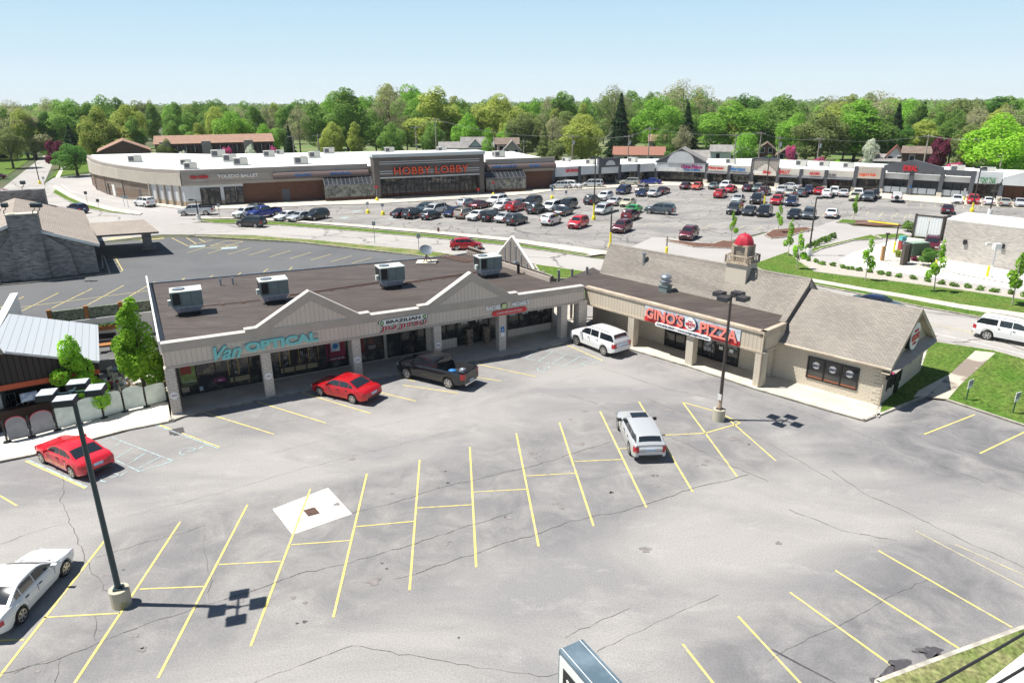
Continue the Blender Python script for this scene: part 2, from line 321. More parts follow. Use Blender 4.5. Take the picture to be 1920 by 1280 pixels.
HV2=mat('green_grey_casing',(.20,.255,.255),.5,c2=(.17,.215,.215),scale=2)
HV3=mat('bare_duct_metal',(.30,.36,.46),.4,.4,c2=(.42,.48,.56),scale=4)
RUST=mat('rusty_pipe',(.18,.10,.075),.8,c2=(.11,.07,.06),scale=4)
WOOD=mat('orange_stained_wood',(.36,.155,.045),.6,c2=(.28,.12,.035),scale=3)
POLE=mat('dark_pole_paint',(.02,.045,.055),.4)
POLEB=mat('bronze_pole_paint',(.055,.045,.04),.45)
LAMPH=mat('dark_lamp_housing',(.03,.035,.045),.4)
LAMPT=mat('pale_lamp_top',(.55,.58,.60),.5,c2=(.45,.48,.5),scale=4)
POLEG=mat('weathered_utility_pole',(.35,.31,.27),.9)
BASEC=mat('lamp_base_concrete',(.46,.43,.34),.9,c2=(.20,.19,.06),scale=1.8,detail=5,lo=.52,hi=.7)
TEAL=mat('teal_letter_face',(.20,.56,.55),.5); WLET=mat('white_letter',(.80,.80,.78),.5); RLET=mat('red_letter',(.52,.02,.03),.45)
ORL=mat('orange_red_letter',(.70,.09,.03),.5); SALM=mat('salmon_letter_face',(.85,.25,.19),.5); NAVY=mat('navy_letter',(.02,.03,.09),.5); BLUEL=mat('blue_letter',(.02,.16,.42),.5); PURP=mat('plum_letter',(.32,.03,.16),.5)
GREENL=mat('green_letter',(.06,.22,.10),.5); REDP=mat('red_panel',(.62,.03,.035),.5); PINKR=mat('red_dome_paint',(.50,.025,.05),.45,c2=(.42,.02,.04),scale=3); BPAN=mat('blue_grey_panel',(.36,.45,.52),.5,c2=(.62,.68,.72),scale=1.2,lo=.45,hi=.6)
ORB=mat('rust_orange_band',(.42,.08,.03),.7)
FROST=mat('frosted_screen',(.60,.68,.63),.25,c2=(.48,.56,.52),scale=1.5)
CHROME=mat('chrome',(.75,.75,.76),.15,1); TYRE=mat('tyre_rubber',(.018,.018,.019),.85); RIM=mat('silver_wheel',(.55,.55,.55),.3,.8); CGL=mat('car_glass',(.016,.022,.028),.05,spec=.8)
TLR=mat('red_tail_lamp',(.42,.01,.015),.2,coat=.5); HLM=mat('clear_head_lamp',(.62,.64,.66),.12,.3); BLKP=mat('black_plastic',(.022,.022,.024),.6); PLATE=mat('number_plate',(.45,.55,.68),.5)
SKINM=mat('skin',(.55,.33,.24),.6)
# ---------------- the ground, roads and lots ----------------
def gp(px,z=0): return [G(u,v).xy for u,v in px]
def sheet(name,px,z,m,kerb=0,kw=.16,km=None):
    mb=MB(); P=gp(px)
    a=sum(P[i].x*P[(i+1)%len(P)].y-P[(i+1)%len(P)].x*P[i].y for i in range(len(P)))
    if a<0: P=P[::-1]
    mb.face([(p.x,p.y,z) for p in P])
    if kerb: # real step
        mb.v=[];mb.f=[];mb.m=[]
        mb.prism(P,-.02,z,1,0,bot=False)
        Q=P+[P[0]]
        for p,q in zip(Q,Q[1:]):
            d=(q-p); 
            if d.length<.05: continue
            c=(p+q)/2; d.normalize(); nn=Vector((-d.y,d.x)); c=c+nn*(kw/2)
            mb.box((c.x,c.y,z/2+.003),(( q-p).length,kw,z+.006),math.atan2(d.y,d.x),1)
        return tag(mb.build(name,[m,km or CURB]),name.replace('_',' ')+' in the setting',None,kind='structure')
    o=mb.build(name,m,kind='structure'); return o
def dens(P,n=6):
    Q=[]
    for i in range(len(P)-1):
        for k in range(n):
            t=k/n; Q.append((P[i][0]*(1-t)+P[i+1][0]*t,P[i][1]*(1-t)+P[i+1][1]*t))
    return Q+[P[-1]]
mb=MB(); mb.face([(-2500,-300,-.05),(2500,-300,-.05),(2500,3500,-.05),(-2500,3500,-.05)]); mb.build('ground',GROUND,kind='structure')
# foreground parking lot
FL=[(-300,1500),(-250,760),(0,690),(330,640),(1060,560),(1200,570),(1500,650),(1650,720),(1735,722),(1745,746),(1920,800),(2150,880),(2150,1060),(1920,1170),(1600,1420),(1500,1500)]
sheet('parking_lot',FL,0,A_FORE)
def _seg(p,a,b):
    d=b-a; t=max(0,min(1,(p-a).dot(d)/d.length_squared)); return (p-(a+d*t)).length
def _sd(p,P):
    ins=False; m=1e9; n=len(P)
    for i in range(n):
        a,b=P[i],P[(i+1)%n]; m=min(m,_seg(p,a,b))
        if (a.y>p.y)!=(b.y>p.y) and p.x<(b.x-a.x)*(p.y-a.y)/(b.y-a.y)+a.x: ins=not ins
    return m if ins else -m
ZN=[([(196,1014),(688,888),(1049,792),(1198,753),(1280,754),(1385,785),(1455,864),(1299,922),(1010,1024),(625,1157),(138,1290),(-60,1330)],.75),([(1280,1207),(1566,1069),(1716,995),(1925,1080),(2000,1150),(1600,1420),(1400,1400)],.95),([(1640,800),(1735,745),(1925,800),(2050,860),(1950,930),(1560,850)],1.0),([(385,774),(860,690),(1060,640),(1132,677),(940,725),(700,775),(411,838)],.5),([(0,870),(295,795),(411,838),(164,915),(0,960)],.4),([(1200,660),(1420,735),(1620,800),(1560,830),(1300,730),(1130,690)],.6)]
ZN=[([G(*q).xy for q in z],k) for z,k in ZN]
gx0,gx1,gy0,gy1,gs=-42,44,11,64,.8; nx=int((gx1-gx0)/gs); ny=int((gy1-gy0)/gs); vs_=[];wr_=[]
for j in range(ny+1):
    for i in range(nx+1):
        p=Vector((gx0+i*gs,gy0+j*gs)); w_=0
        for z,k in ZN: s_=_sd(p,z)+1.6*mn.noise(Vector((p.x*.16,p.y*.16,4))); t_=max(0,min(1,(s_+1.2)/2.4)); w_=max(w_,k*t_*t_*(3-2*t_))
        vs_.append((p.x,p.y,.002)); wr_.append(0 if i in(0,nx) or j in (0,ny) else w_)
me=bpy.data.meshes.new('lot_bays'); me.from_pydata(vs_,[],[(j*(nx+1)+i,j*(nx+1)+i+1,(j+1)*(nx+1)+i+1,(j+1)*(nx+1)+i) for j in range(ny) for i in range(nx)]); at_=me.attributes.new('wear','FLOAT','POINT'); at_.data.foreach_set('value',wr_); me.materials.append(A_FORE); o_=bpy.data.objects.new('parking_bays',me); COL.objects.link(o_); o_['kind']='structure'
sheet('back_parking_lot',[(-420,640),(-380,470),(0,440),(200,455),(330,444),(400,448),(560,456),(700,472),(790,481),(862,492),(1000,560),(700,640),(330,700),(0,720),(-300,760)],.006,A_BACK)
FARLOT=[(300,421),(240,398),(345,386),(620,372),(1036,345),(1230,330),(1321,335),(1640,352),(2080,382),(2080,430),(1700,428),(1570,414),(1540,424),(1430,436),(1330,462),(1140,480),(1110,474),(950,453),(800,438),(650,427),(520,417),(400,413)]
sheet('far_parking_lot',FARLOT,.004,A_FAR)
ROADP=[(-420,440),(-60,388),(0,357),(40,325),(72,300),(92,283),(108,289),(100,305),(82,345),(120,372),(160,386),(235,405),(300,417),(400,418),(520,422),(650,431),(800,444),(950,459),(1110,484),(1260,500),(1400,508),(1530,534),(1726,577),(1834,596),(1920,606),(2200,655),(2200,760),(1925,673),(1862,656),(1735,632),(1600,600),(1350,560),(1120,520),(1000,494),(870,480),(800,469),(700,461),(600,451),(480,441),(400,440),(300,440),(200,452),(0,470),(-420,560)]
sheet('road',ROADP,.008,A_ROAD)
sheet('side_driveway',[(84,345),(100,334),(172,326),(196,352),(240,370),(290,383),(350,390),(410,412),(300,424),(215,404),(150,387),(108,370)],.012,A_DRIVE)
sheet('entrance_driveway',[(1130,488),(1225,444),(1300,450),(1345,462),(1440,436),(1535,424),(1570,412),(1600,424),(1700,430),(1712,441),(1620,443),(1560,458),(1500,476),(1420,494),(1400,516),(1250,506)],.012,A_DRIVE)
# verges with kerbs
sheet('grass_verge',[(352,443),(480,443),(600,452),(700,462),(800,471),(868,481),(858,491),(790,481),(700,471),(560,455),(420,447)],.13,GRASS2,1)
sheet('roadside_verge',[(362,412),(460,413),(520,417),(650,427),(800,440),(950,455),(1100,478),(1108,482),(1092,481),(950,461),(800,446),(650,433),(520,423),(400,419)],.13,GRASS,1)
sheet('sidewalk',[(330,410),(460,409),(520,412),(650,421),(800,433),(950,447),(1130,471),(1270,486),(1262,489),(1130,478),(1108,481),(1100,477),(950,453),(800,438),(650,425),(520,415),(460,411)],.135,CONC,0)
sheet('building_lawn',[(1000,496),(1110,512),(1120,524),(1040,524),(1010,510)],.13,GRASS,1)
sheet('street_verge',[(152,389),(205,399),(250,403),(200,393),(160,382),(128,368),(104,355),(98,362),(120,374)],.13,GRASS,1)
sheet('path_by_street',[(98,352),(104,348),(135,366),(165,379),(215,391),(268,400),(262,404),(205,396),(160,384),(128,370)],.14,CONC)
# right hand lawns
sheet('corner_lawn',[(1405,498),(1440,486),(1478,472),(1500,492),(1530,511),(1600,520),(1687,530),(1800,545),(1920,563),(2150,598),(2150,630),(1920,590),(1800,573),(1687,553),(1630,544),(1530,526),(1440,513)],.13,GRASS,1)
sheet('lawn_sidewalk',[(1395,502),(1440,513),(1530,526),(1630,544),(1687,553),(1800,573),(1920,590),(2150,630),(2150,640),(1920,599),(1800,580),(1687,559),(1630,549),(1530,531),(1440,518),(1395,506)],.138,CONC)
sheet('kerbside_lawn',[(1395,506),(1440,518),(1530,531),(1630,549),(1687,559),(1800,580),(1920,599),(2150,640),(2150,648),(1920,606),(1834,596),(1726,577),(1630,556),(1530,536),(1440,523)],.13,GRASS,1)
sheet('shrub_gravel',[(1497,476),(1512,484),(1545,494),(1600,504),(1687,518),(1800,536),(1920,553),(2150,585),(2150,598),(1920,563),(1800,545),(1687,530),(1600,520),(1530,511),(1500,492)],.15,mat('pale_gravel',(.50,.46,.40),.95,c2=(.36,.33,.29),scale=6,fine=.2,fscale=12))
sheet('pickup_lane',[(1524,492),(1520,482),(1526,470),(1560,458),(1620,449),(1680,444),(1800,470),(2150,560),(2150,585),(1920,553),(1800,536),(1687,518),(1600,504),(1545,494)],.016,A_DRIVE)
sheet('bank_apron',[(1585,498),(1573,488),(1600,474),(1650,458),(1700,445),(1780,455),(1780,480),(1830,495),(2000,530),(2150,560),(1920,544),(1800,527),(1687,511)],.020,CONCW)
sheet('bank_sidewalk',[(1765,500),(1855,518),(1920,526),(2150,560),(2150,568),(1920,536),(1855,526),(1765,508)],.10,CONCW,0)
sheet('lawn_wedge',[(1508,470),(1632,441),(1655,449),(1600,452),(1540,468),(1518,478)],.13,GRASS,1)
sheet('lawn_island',[(1640,441),(1690,439),(1710,445),(1668,449),(1652,447)],.13,GRASS,1)
sheet('mulch_bed',[(1248,450),(1300,456),(1335,458),(1355,452),(1385,455),(1400,462),(1370,467),(1300,464),(1250,453)],.14,MULCH,1)
sheet('mulch_island',[(1432,442),(1448,432),(1510,427),(1526,431),(1470,446),(1445,448)],.14,MULCH,1)
sheet('grass_island',[(1566,418),(1578,412),(1605,414),(1640,418),(1600,421)],.14,GRASS,1)
sheet('mulch_strip',[(1605,414),(1650,416),(1700,425),(1640,425),(1602,421)],.145,MULCH,0)
sheet('gravel_bed',[(1650,487),(1665,481),(1730,477),(1762,484),(1745,503),(1700,503),(1665,496)],.05,mat('white_gravel',(.66,.62,.55),.95,c2=(.42,.38,.33),scale=5,fine=.25,fscale=9),1)
# far left lawns
sheet('far_lawn',[(-200,372),(-40,352),(0,338),(40,312),(66,293),(40,290),(-200,320)],.06,GRASS)
sheet('corner_garden',[(88,338),(108,318),(118,300),(150,292),(172,300),(172,322),(100,332)],.06,GRASS)
sheet('garden_path',[(103,335),(112,318),(124,306),(128,308),(118,320),(112,334)],.07,CONC)
sheet('house_lawn',[(400,300),(900,290),(1700,300),(2100,330),(2400,300),(1700,268),(600,262),(200,280)],.02,mat('yard_grass',(.10,.18,.04),.95,c2=(.18,.19,.09),scale=.06,detail=6,fine=.3,fscale=1))
# right lawn by the gable end
sheet('side_lawn',[(1643,783),(1700,760),(1738,745),(1762,748),(1920,800),(2150,865),(2150,735),(1930,677),(1862,658),(1740,640),(1722,692),(1648,758)],.12,GRASS,1)
sheet('cross_path',[(1735,748),(1765,718),(1828,660),(1866,664),(1800,724),(1776,752)],.131,mat('stained_path_concrete',(.50,.45,.37),.9,c2=(.24,.20,.165),scale=.35,detail=3,lo=.47,hi=.55,fine=.1))
sheet('side_path',[(1712,748),(1722,735),(1776,706),(1790,712),(1764,727),(1740,744)],.128,CONC)
# front pavements
sheet('shop_pavement',[(322,792),(345,783),(515,746),(700,712),(962,667),(1060,645),(1088,626),(1090,560),(900,600),(300,690)],.12,mat('pavement_concrete',(.50,.46,.40),.9,c2=(.42,.39,.34),scale=.8,fine=.08,fscale=9),1)
sheet('patio_pavement',[(-220,930),(-100,893),(0,868),(60,856),(240,808),(322,792),(320,700),(-150,760)],.12,mat('patio_concrete',(.66,.63,.56),.9,c2=(.58,.55,.49),scale=.5,fine=.07,fscale=9),1)
sheet('pizza_pavement',[(1160,640),(1175,655),(1290,689),(1415,731),(1540,768),(1621,791),(1641,783),(1648,764),(1640,700),(1440,640),(1250,600),(1160,600)],.12,CONC,1)
sheet('mall_pavement',[(250,372),(350,394),(455,392),(612,385),(700,383),(910,371),(1000,364),(1040,358),(1036,340),(345,370)],.11,CONC,1)
sheet('mall_walk',[(172,340),(190,356),(225,370),(285,385),(350,394),(345,380),(240,355),(180,330)],.112,CONC)
sheet('arcade_pavement',[(1040,358),(1230,349),(1321,350),(1450,359),(1640,372),(1760,382),(2080,402),(2080,370),(1640,345),(1320,325),(1030,335)],.11,CONC,1)
sheet('pole_verge',[(1640,1275),(1920,1172),(2150,1080),(2150,1160),(1790,1340),(1600,1400)],.06,GRASS2,1)
sheet('street_sidewalk',[(1800,1320),(1920,1226),(2150,1120),(2150,1240),(1830,1420)],.10,CONCW)
# drain slab and grate
sheet('drain_slab',[(511,954),(615,914),(660,963),(548,1002)],.006,mat('drain_concrete',(.72,.68,.60),.9,c2=(.66,.62,.55),scale=1,fine=.05))
mb=MB(); q=[G(*p) for p in ((569,957),(590,951),(600,962),(578,968))]; q=[Vector((p.x,p.y,.016)) for p in q]; mb.face(q,0)
for k in range(8):
    t=(k+.5)/8; a=q[0].lerp(q[1],t); b=q[3].lerp(q[2],t); a.z=b.z=.025; mb.cyl(a,b,.03,.03,4,1)
g=thing('storm_drain','rusty square drain grate in the pale concrete slab','drain',(0,0,0)); mb.build('grate',[BLK,RUST],g)
# ---- painted markings ----
mk=MB()
def ln(a,b,w_=.11,m=0,z=.013):
    w_*=.86
    A,B=G(*a),G(*b); mk.strip([A,B],w_,z,m)
ROWT=[(196,1014),(338,978),(464,946),(582,917),(688,888),(787,862),(881,838),(968,812),(1049,792),(1125,771),(1198,753),(1280,754)]
ROWB=[(-40,1318),(138,1283),(296,1271),(470,1211),(625,1157),(768,1106),(893,1063),(1010,1024),(1113,986),(1212,951),(1299,922),(1382,893)]
for a,b in zip(ROWT,ROWB): ln(a,b,.12)
ln((1365,785),(1455,864)); ln((1280,754),(1345,772)); ln((1345,772),(1388,793)); ln((1388,793),(1322,812)); ln((1322,812),(1235,816))
for a,b in [((0,1200),(46,1199)),((82,1157),(226,1149)),((262,1104),(383,1099)),((410,1058),(527,1052)),((543,1021),(656,1013)),((668,987),(776,977)),((783,952),(884,946)),((888,922),(986,917)),((986,892),(1078,887)),((1077,865),(1166,861)),((1160,841),(1180,840))]: ln(a,b,.08)
for a,b in [((1280,1207),(1345,1290)),((1384,1155),(1510,1290)),((1481,1110),(1720,1282)),((1566,1069),(1820,1229)),((1647,1032),(1898,1176))]: ln(a,b,.11)
for a,b in [((1716,995),(1925,1104)),((1790,1020),(1925,1080))]: ln(a,b,.09,1)
ln((1733,814),(1828,777)); ln((1837,850),(1925,808))
for a,b in [((385,774),(514,814)),((478,752),(611,793)),((566,736),(695,775)),((728,697),(778,715)),((710,735),(780,752)),((755,722),(860,737)),((890,707),(940,714)),((897,683),(1005,706)),((1048,640),(1132,677))]: ln(a,b,.10)
ln((295,795),(412,838),.1); ln((293,797),(410,841),.1,2,.017); ln((48,864),(160,915),.13); ln((52,862),(164,913),.13,2,.017); ln((0,929),(32,948),.1)
# blue accessible bays
for a,b in [((207,819),(325,864)),((187,831),(207,819)),((325,864),(262,884)),((212,860),(262,884)),((201,846),(226,829)),((212,862),(248,840)),((237,872),(274,848)),((255,880),(300,857))]: ln(a,b,.09,2)
for a,b in [((1003,653),(1132,677)),((1132,677),(1072,690)),((985,672),(1072,690)),((985,672),(1015,652)),((1009,677),(1038,659)),((1034,682),(1062,664)),((1058,686),(1087,669)),((1086,684),(1112,673)),((938,664),(967,670)),((967,670),(983,657))]: ln(a,b,.09,2)
# worn wheelchair symbols
def wheelsym(u,v,rot,sc=1):
    c=G(u,v); pts=[c.xy+Vector((math.cos(rot+t)*.42*sc,math.sin(rot+t)*.42*sc)) for t in [k*.5 for k in range(10)]]
    mk.strip(pts,.09,.014,2); a=c.xy+Vector((math.cos(rot),math.sin(rot)))*.5*sc; mk.strip([c.xy,a,a+Vector((math.cos(rot+1),math.sin(rot+1)))*.5],.1,.014,2)
wheelsym(352,846,.3); wheelsym(205,895,.3); wheelsym(1018,693,.5)
# back lot
for a,b in [((0,577),(45,556)),((41,583),(110,549)),((97,578),(173,541)),((162,573),(232,535)),((220,569),(290,528)),((310,553),(346,522)),((385,525),(400,516)),((440,519),(452,511)),((492,512),(502,504)),((540,508),(548,500)),((330,531),(347,521))]: ln(a,b,.11,0)
ln((40,576),(285,544),.1)
for k in range(12):
    u=345+k*36.5; v=470+max(0,k-3)*1.4+ (k*1.0); ln((u+6+k*2,v+4+k*.6),(u+48+k*1.5,v-9+k*.9),.1)
for a,b in [((322,446),(352,461)),((352,461),(398,450)),((350,446),(368,457)),((373,448),(385,454)),((383,464),(427,451)),((427,451),(455,453)),((455,453),(410,466)),((410,466),(383,464)),((395,461),(438,464)),((405,458),(448,461))]: ln(a,b,.12)
for a,b in [((216,482),(230,507)),((230,507),(222,512)),((222,512),(207,513)),((216,482),(203,480)),((205,487),(218,486)),((206,494),(222,492)),((208,501),(226,499))]: ln(a,b,.11)
for (u,v) in ((370,462),(430,465)): p=G(u,v); mk.box((p.x,p.y,.012),(2.0,1.3,.006),.3,2)
for (u,v) in ((230,446),(292,448)):
    p=G(u,v); mk.box((p.x,p.y,.012),(2.2,.5,.006),.5,0); mk.face([(p.x-1.9,p.y-1.2,.016),(p.x-.6,p.y-1.1,.016),(p.x-1.0,p.y+.2,.016)],0)
# road centre line, edge line
mk.strip([G(*p) for p in ((1700,598),(1735,605),(1830,624),(1925,640))],.14,.015,1); mk.strip([G(*p) for p in ((1700,600),(1735,607.5),(1830,626.5),(1925,642.5))],.12,.015,1)
mk.strip([G(*p) for p in ((1735,622),(1830,642),(1925,666))],.12,.015,3)
mk.strip([G(*p) for p in ((115,345),(132,358),(165,366),(225,379),(300,396))],.12,.02,3)
# far lot stall lines: white/yellow dashes between rows
e60=Vector((math.cos(R_(58)),math.sin(R_(58))))
for (u0,v0,u1,v1,n,L) in [(1290,425,1520,431,7,5),(1650,404,1790,414,6,5),(1600,398,1760,408,6,5),(600,428,860,432,9,3),(1100,415,1330,425,8,4),(760,392,1000,380,10,4),(1380,398,1600,404,8,4),(1700,383,1860,392,6,4),(1300,372,1480,380,7,4),(1150,372,1290,378,6,4),(640,402,730,400,4,4)]:
    for k in range(n+1):
        t=k/n; p=G(u0+(u1-u0)*t,v0+(v1-v0)*t).xy; mk.strip([p-e60*L/2,p+e60*L/2],.12,.012,1)
for p in ((646,409),(736,410),(668,396),(768,398)): c=G(*p); mk.box((c.x,c.y,.012),(1.6,1.1,.006),R_(58),2)
mk.build('painted_markings',[YEL,YELF,BLU,WHT],kind='structure')
# ---- cracks and stains lying in the foreground asphalt ----
ck=MB(); cr=random.Random(3)
def crack(px,w_=.035,m=0):
    w_*=.5
    P=[G(*p).xy for p in px]; Q=[]
    for a,b in zip(P,P[1:]):
        n=max(2,int((b-a).length/.35)); d=(b-a); k=Vector((-d.y,d.x)).normalized()
        for i in range(n): Q.append(a+d*(i/n)+k*cr.uniform(-.07,.07)*(1 if i else 0))
    Q.append(P[-1]); z=.0165
    for a,b in zip(Q,Q[1:]):
        d=(b-a).normalized(); k=Vector((-d.y,d.x)); wa=w_*cr.uniform(.35,1.2)/2; e=d*.02
        ck.face([(*(a-k*wa-e),z),(*(b-k*wa+e),z),(*(b+k*wa+e),z),(*(a+k*wa-e),z)],m)
crack([(118,885),(120,920),(112,940),(125,960),(133,985),(158,1040),(172,1075),(190,1090),(193,1105),(205,1112)],.05); crack([(178,1155),(180,1180),(178,1200)])
crack([(0,1020),(60,998),(125,982)]); crack([(180,1045),(260,1020),(340,1000),(385,984)]); crack([(0,1262),(110,1235),(185,1204),(300,1160),(400,1130),(480,1105),(560,1075),(640,1059),(720,1035),(765,1023),(850,995),(960,960)],.05)
crack([(660,962),(745,940),(835,912),(960,882),(1030,865),(1065,852),(1145,828),(1170,825)],.05); crack([(740,1085),(800,1068),(850,1050),(900,1035),(960,1014),(1010,1000),(1060,980),(1110,968),(1170,958),(1250,932),(1310,912),(1360,902),(1402,890)],.06); crack([(1235,808),(1300,838),(1360,868),(1440,902)],.05)
crack([(1060,738),(1120,758),(1155,774)]); crack([(1195,740),(1235,757),(1270,770)]); crack([(1270,770),(1330,782),(1400,812),(1440,830)]); crack([(440,1295),(620,1225),(660,1210),(840,1240),(1010,1268),(1045,1262)]) ; crack([(1120,1220),(1220,1172),(1310,1130),(1345,1115)])
crack([(0,1270),(55,1248),(110,1230)]); crack([(115,1230),(110,1260),(100,1290)]); crack([(380,990),(385,1040),(395,1080),(392,1120)],.025); crack([(1060,1195),(1130,1160),(1180,1140)],.03)
crack([(1560,882),(1620,925),(1700,960),(1800,1010),(1880,1045),(1930,1070)],.06); crack([(1680,800),(1760,835),(1800,850)],.03); crack([(1440,830),(1560,900)],.04); crack([(1130,690),(1250,730),(1330,745),(1440,790)],.04); crack([(1190,662),(1310,700),(1420,745),(1560,790),(1700,850),(1920,930)],.03)
crack([(1480,955),(1580,995),(1680,1013)],.05); crack([(1440,1240),(1530,1190),(1575,1172),(1640,1135),(1740,1085)],.03); crack([(510,850),(700,800),(900,760),(1100,700)],.02); crack([(320,830),(480,798),(640,775),(830,740),(1000,705)],.02); crack([(240,968),(420,922),(560,880),(760,830),(900,795)],.025)
def blob(u,v,rx,ry,m=1,rot=0,z=.0142,n=18):
    c=G(u,v).xy; ph=cr.uniform(0,6)
    P=[]
    for k in range(n):
        t=2*math.pi*k/n; r=1+.22*math.sin(3*t+ph)+.14*math.sin(5*t+ph*2)+cr.uniform(-.12,.12); x,y=rx*r*math.cos(t),ry*r*math.sin(t)
        P.append((c.x+x*math.cos(rot)-y*math.sin(rot),c.y+x*math.sin(rot)+y*math.cos(rot),z))
    ck.face(P,m)
blob(1745,1222,.42,.30,1,.2); blob(1762,1232,.22,.18,1); blob(1722,1222,.26,.05,1,-.2); blob(1688,1246,.42,.27,1,.6); blob(1668,1265,.5,.24,1,.6); blob(1648,1278,.4,.2,1,.6); blob(1500,1245,1.2,.04,1,-.75)
for u,v,r in [(1001,848,.28),(1004,858,.12),(1088,832,.26),(1096,770,.2),(1231,911,.14),(1254,769,.25),(820,912,.12),(840,905,.1),(1070,786,.12),(1378,822,.3),(557,1168,.06),(571,1165,.09),(947,969,.06),(1460,1018,.14),(860,1195,.05),(1404,833,.08),(660,860,.2),(1210,1030,.25),(700,1090,.3)]: blob(u,v,r,r*.8,2 if r>.1 else 1)
for p in ((333,812),): c=G(*p); ck.v; blob(*p,.3,.3,1)
p=G(331,808); ck.box((p.x,p.y,.012),(.8,.8,.005),.5,1)
for (a0,b0),(a1,b1) in zip(list(zip(ROWT,ROWB))[:-1],list(zip(ROWT,ROWB))[1:]):
    for k in range(3):
        t=cr.choice((.2,.3,.7,.8))+cr.uniform(-.06,.06); s_=cr.uniform(.35,.65); A_=Vector(a0).lerp(Vector(b0),t); B_4=Vector(a1).lerp(Vector(b1),t); q=A_.lerp(B_4,s_); r_=cr.uniform(.05,.17); blob(q.x,q.y,r_,r_*.8,2 if r_>.08 else 1)
ck.build('asphalt_wear',[CRK,STAIN,STAIN2],kind='structure')
# ---------------- the near shop building ----------------
F1=Fac(G(333,779),G(1057,637)); F2=Fac(G(1181,651),G(1417,727))
zt1=lambda x:4.85-.016*x; zb1=lambda x:3.2-.0075*x
shop=thing('shop_building','long flat roofed taupe shop building with two false gables over its arcade','building',F1.O,0)
shop.location=(0,0,0)
XE=31.1
corner=F1.P(XE,0,0)
bl=G(279,531,4.3); b2=G(850,479,4.3); br=G(880,474,4.3)
# walls
mb=MB(); F1.box(mb,.1,XE-2.2,-3.1,-2.75,.12,3.3); 
def wallseg(mb,a,b,z0,z1,th=.3,m=0):
    a=Vector((a[0],a[1],0));b=Vector((b[0],b[1],0)); c=(a+b)/2; mb.box((c.x,c.y,(z0+z1)/2),((b-a).length,th,z1-z0),math.atan2((b-a).y,(b-a).x),m)
fl=F1.P(-.05,-.2,0); rr=G(1037,530,4.1)
wallseg(mb,fl,bl,0,4.25); wallseg(mb,bl,b2,0,4.2); wallseg(mb,b2,br,0,4.2); wallseg(mb,br,rr,0,4.2)
mb.build('wall',BRICKT,shop)
mb=MB(); rp=[F1.P(.1,-.38,0),F1.P(XE-.1,-.38,0),Vector((rr.x,rr.y,0)),Vector((br.x,br.y,0)),Vector((b2.x,b2.y,0)),Vector((bl.x,bl.y,0))]
mb.prism(rp,3.95,4.22,0); mb.build('flat_roof',ROOF,shop)
mb=MB(); F1.box(mb,0,XE,-2.75,-.42,3.02,3.1); mb.build('soffit',TRIMT,shop)
# fascia
mb=MB(); F1.poly(mb,[(-.15,zb1(0)),(XE,zb1(XE)),(XE,zt1(XE)-.35),(-.15,zt1(0)-.35)],-.4,0); mb.build('fascia',SIDING,shop)
mb=MB(); F1.poly(mb,[(-.2,zt1(0)-.55),(XE,zt1(XE)-.45),(XE,zt1(XE)),(-.2,zt1(0))],-.46,.06,0); F1.poly(mb,[(-.2,zb1(0)-.02),(XE,zb1(XE)-.02),(XE,zb1(XE)+.14),(-.2,zb1(0)+.14)],-.44,.035,0)
mb.build('fascia_trim',TRIMT,shop)
mb=MB(); F1.poly(mb,[(-.22,zt1(0)+.003),(XE,zt1(XE)+.003),(XE,zt1(XE)+.03),(-.22,zt1(0)+.03)],-.5,.07,0); mb.build('coping',mat('pale_coping',(.56,.52,.47),.6),shop)
# false gables
for gx in (((482,617),(573,547),(672,583)),((803,571),(880,512),(954,547))):
    (x0,z0),(xp,zp),(x1,z1)=[F1.at(*p) for p in gx]
    xp=(x0+x1)/2+.15; z0=zt1(x0); z1=zt1(x1); st=.18
    out=[(x0-.75,z0-.35),(x1+.75,z1-.35),(x1+.75,z1+st),(x1+.05,z1+st),(xp,zp),(x0-.05,z0+st),(x0-.75,z0+st)]
    g=MB(); F1.poly(g,[(x0+.3,z0-.25),(x1-.3,z1-.25),(xp,zp-.5)],-.3,.02); gb=g.build('gable',SIDING,shop)
    g=MB()
    for a,b in (((x0-.05,z0+st),(xp,zp)),((xp,zp),(x1+.05,z1+st))):
        a2=(a[0],a[1]-.62); b2_=(b[0],b[1]-.62); F1.poly(g,[a2,b2_,b,a],-.36,.075)
    F1.poly(g,[(x0-.75,z0-.40),(x0+.35,z0-.40),(x0+.2,z0+st),(x0-.75,z0+st)],-.36,.07); F1.poly(g,[(x1-.35,z1-.40),(x1+.75,z1-.40),(x1+.75,z1+st),(x1-.2,z1+st)],-.36,.07)
    g.build('gable_trim',TRIMT,gb)
    g=MB()
    for a,b in (((x0-.05,z0+st),(xp,zp)),((xp,zp),(x1+.05,z1+st)),((x0-.78,z0+st),(x0-.05,z0+st)),((x1+.05,z1+st),(x1+.78,z1+st))):
        F1.poly(g,[(a[0],a[1]+.004),(b[0],b[1]+.004),(b[0],b[1]+.05),(a[0],a[1]+.05)],-.42,.1)
    g.build('gable_coping',MATS['pale_coping'],gb)
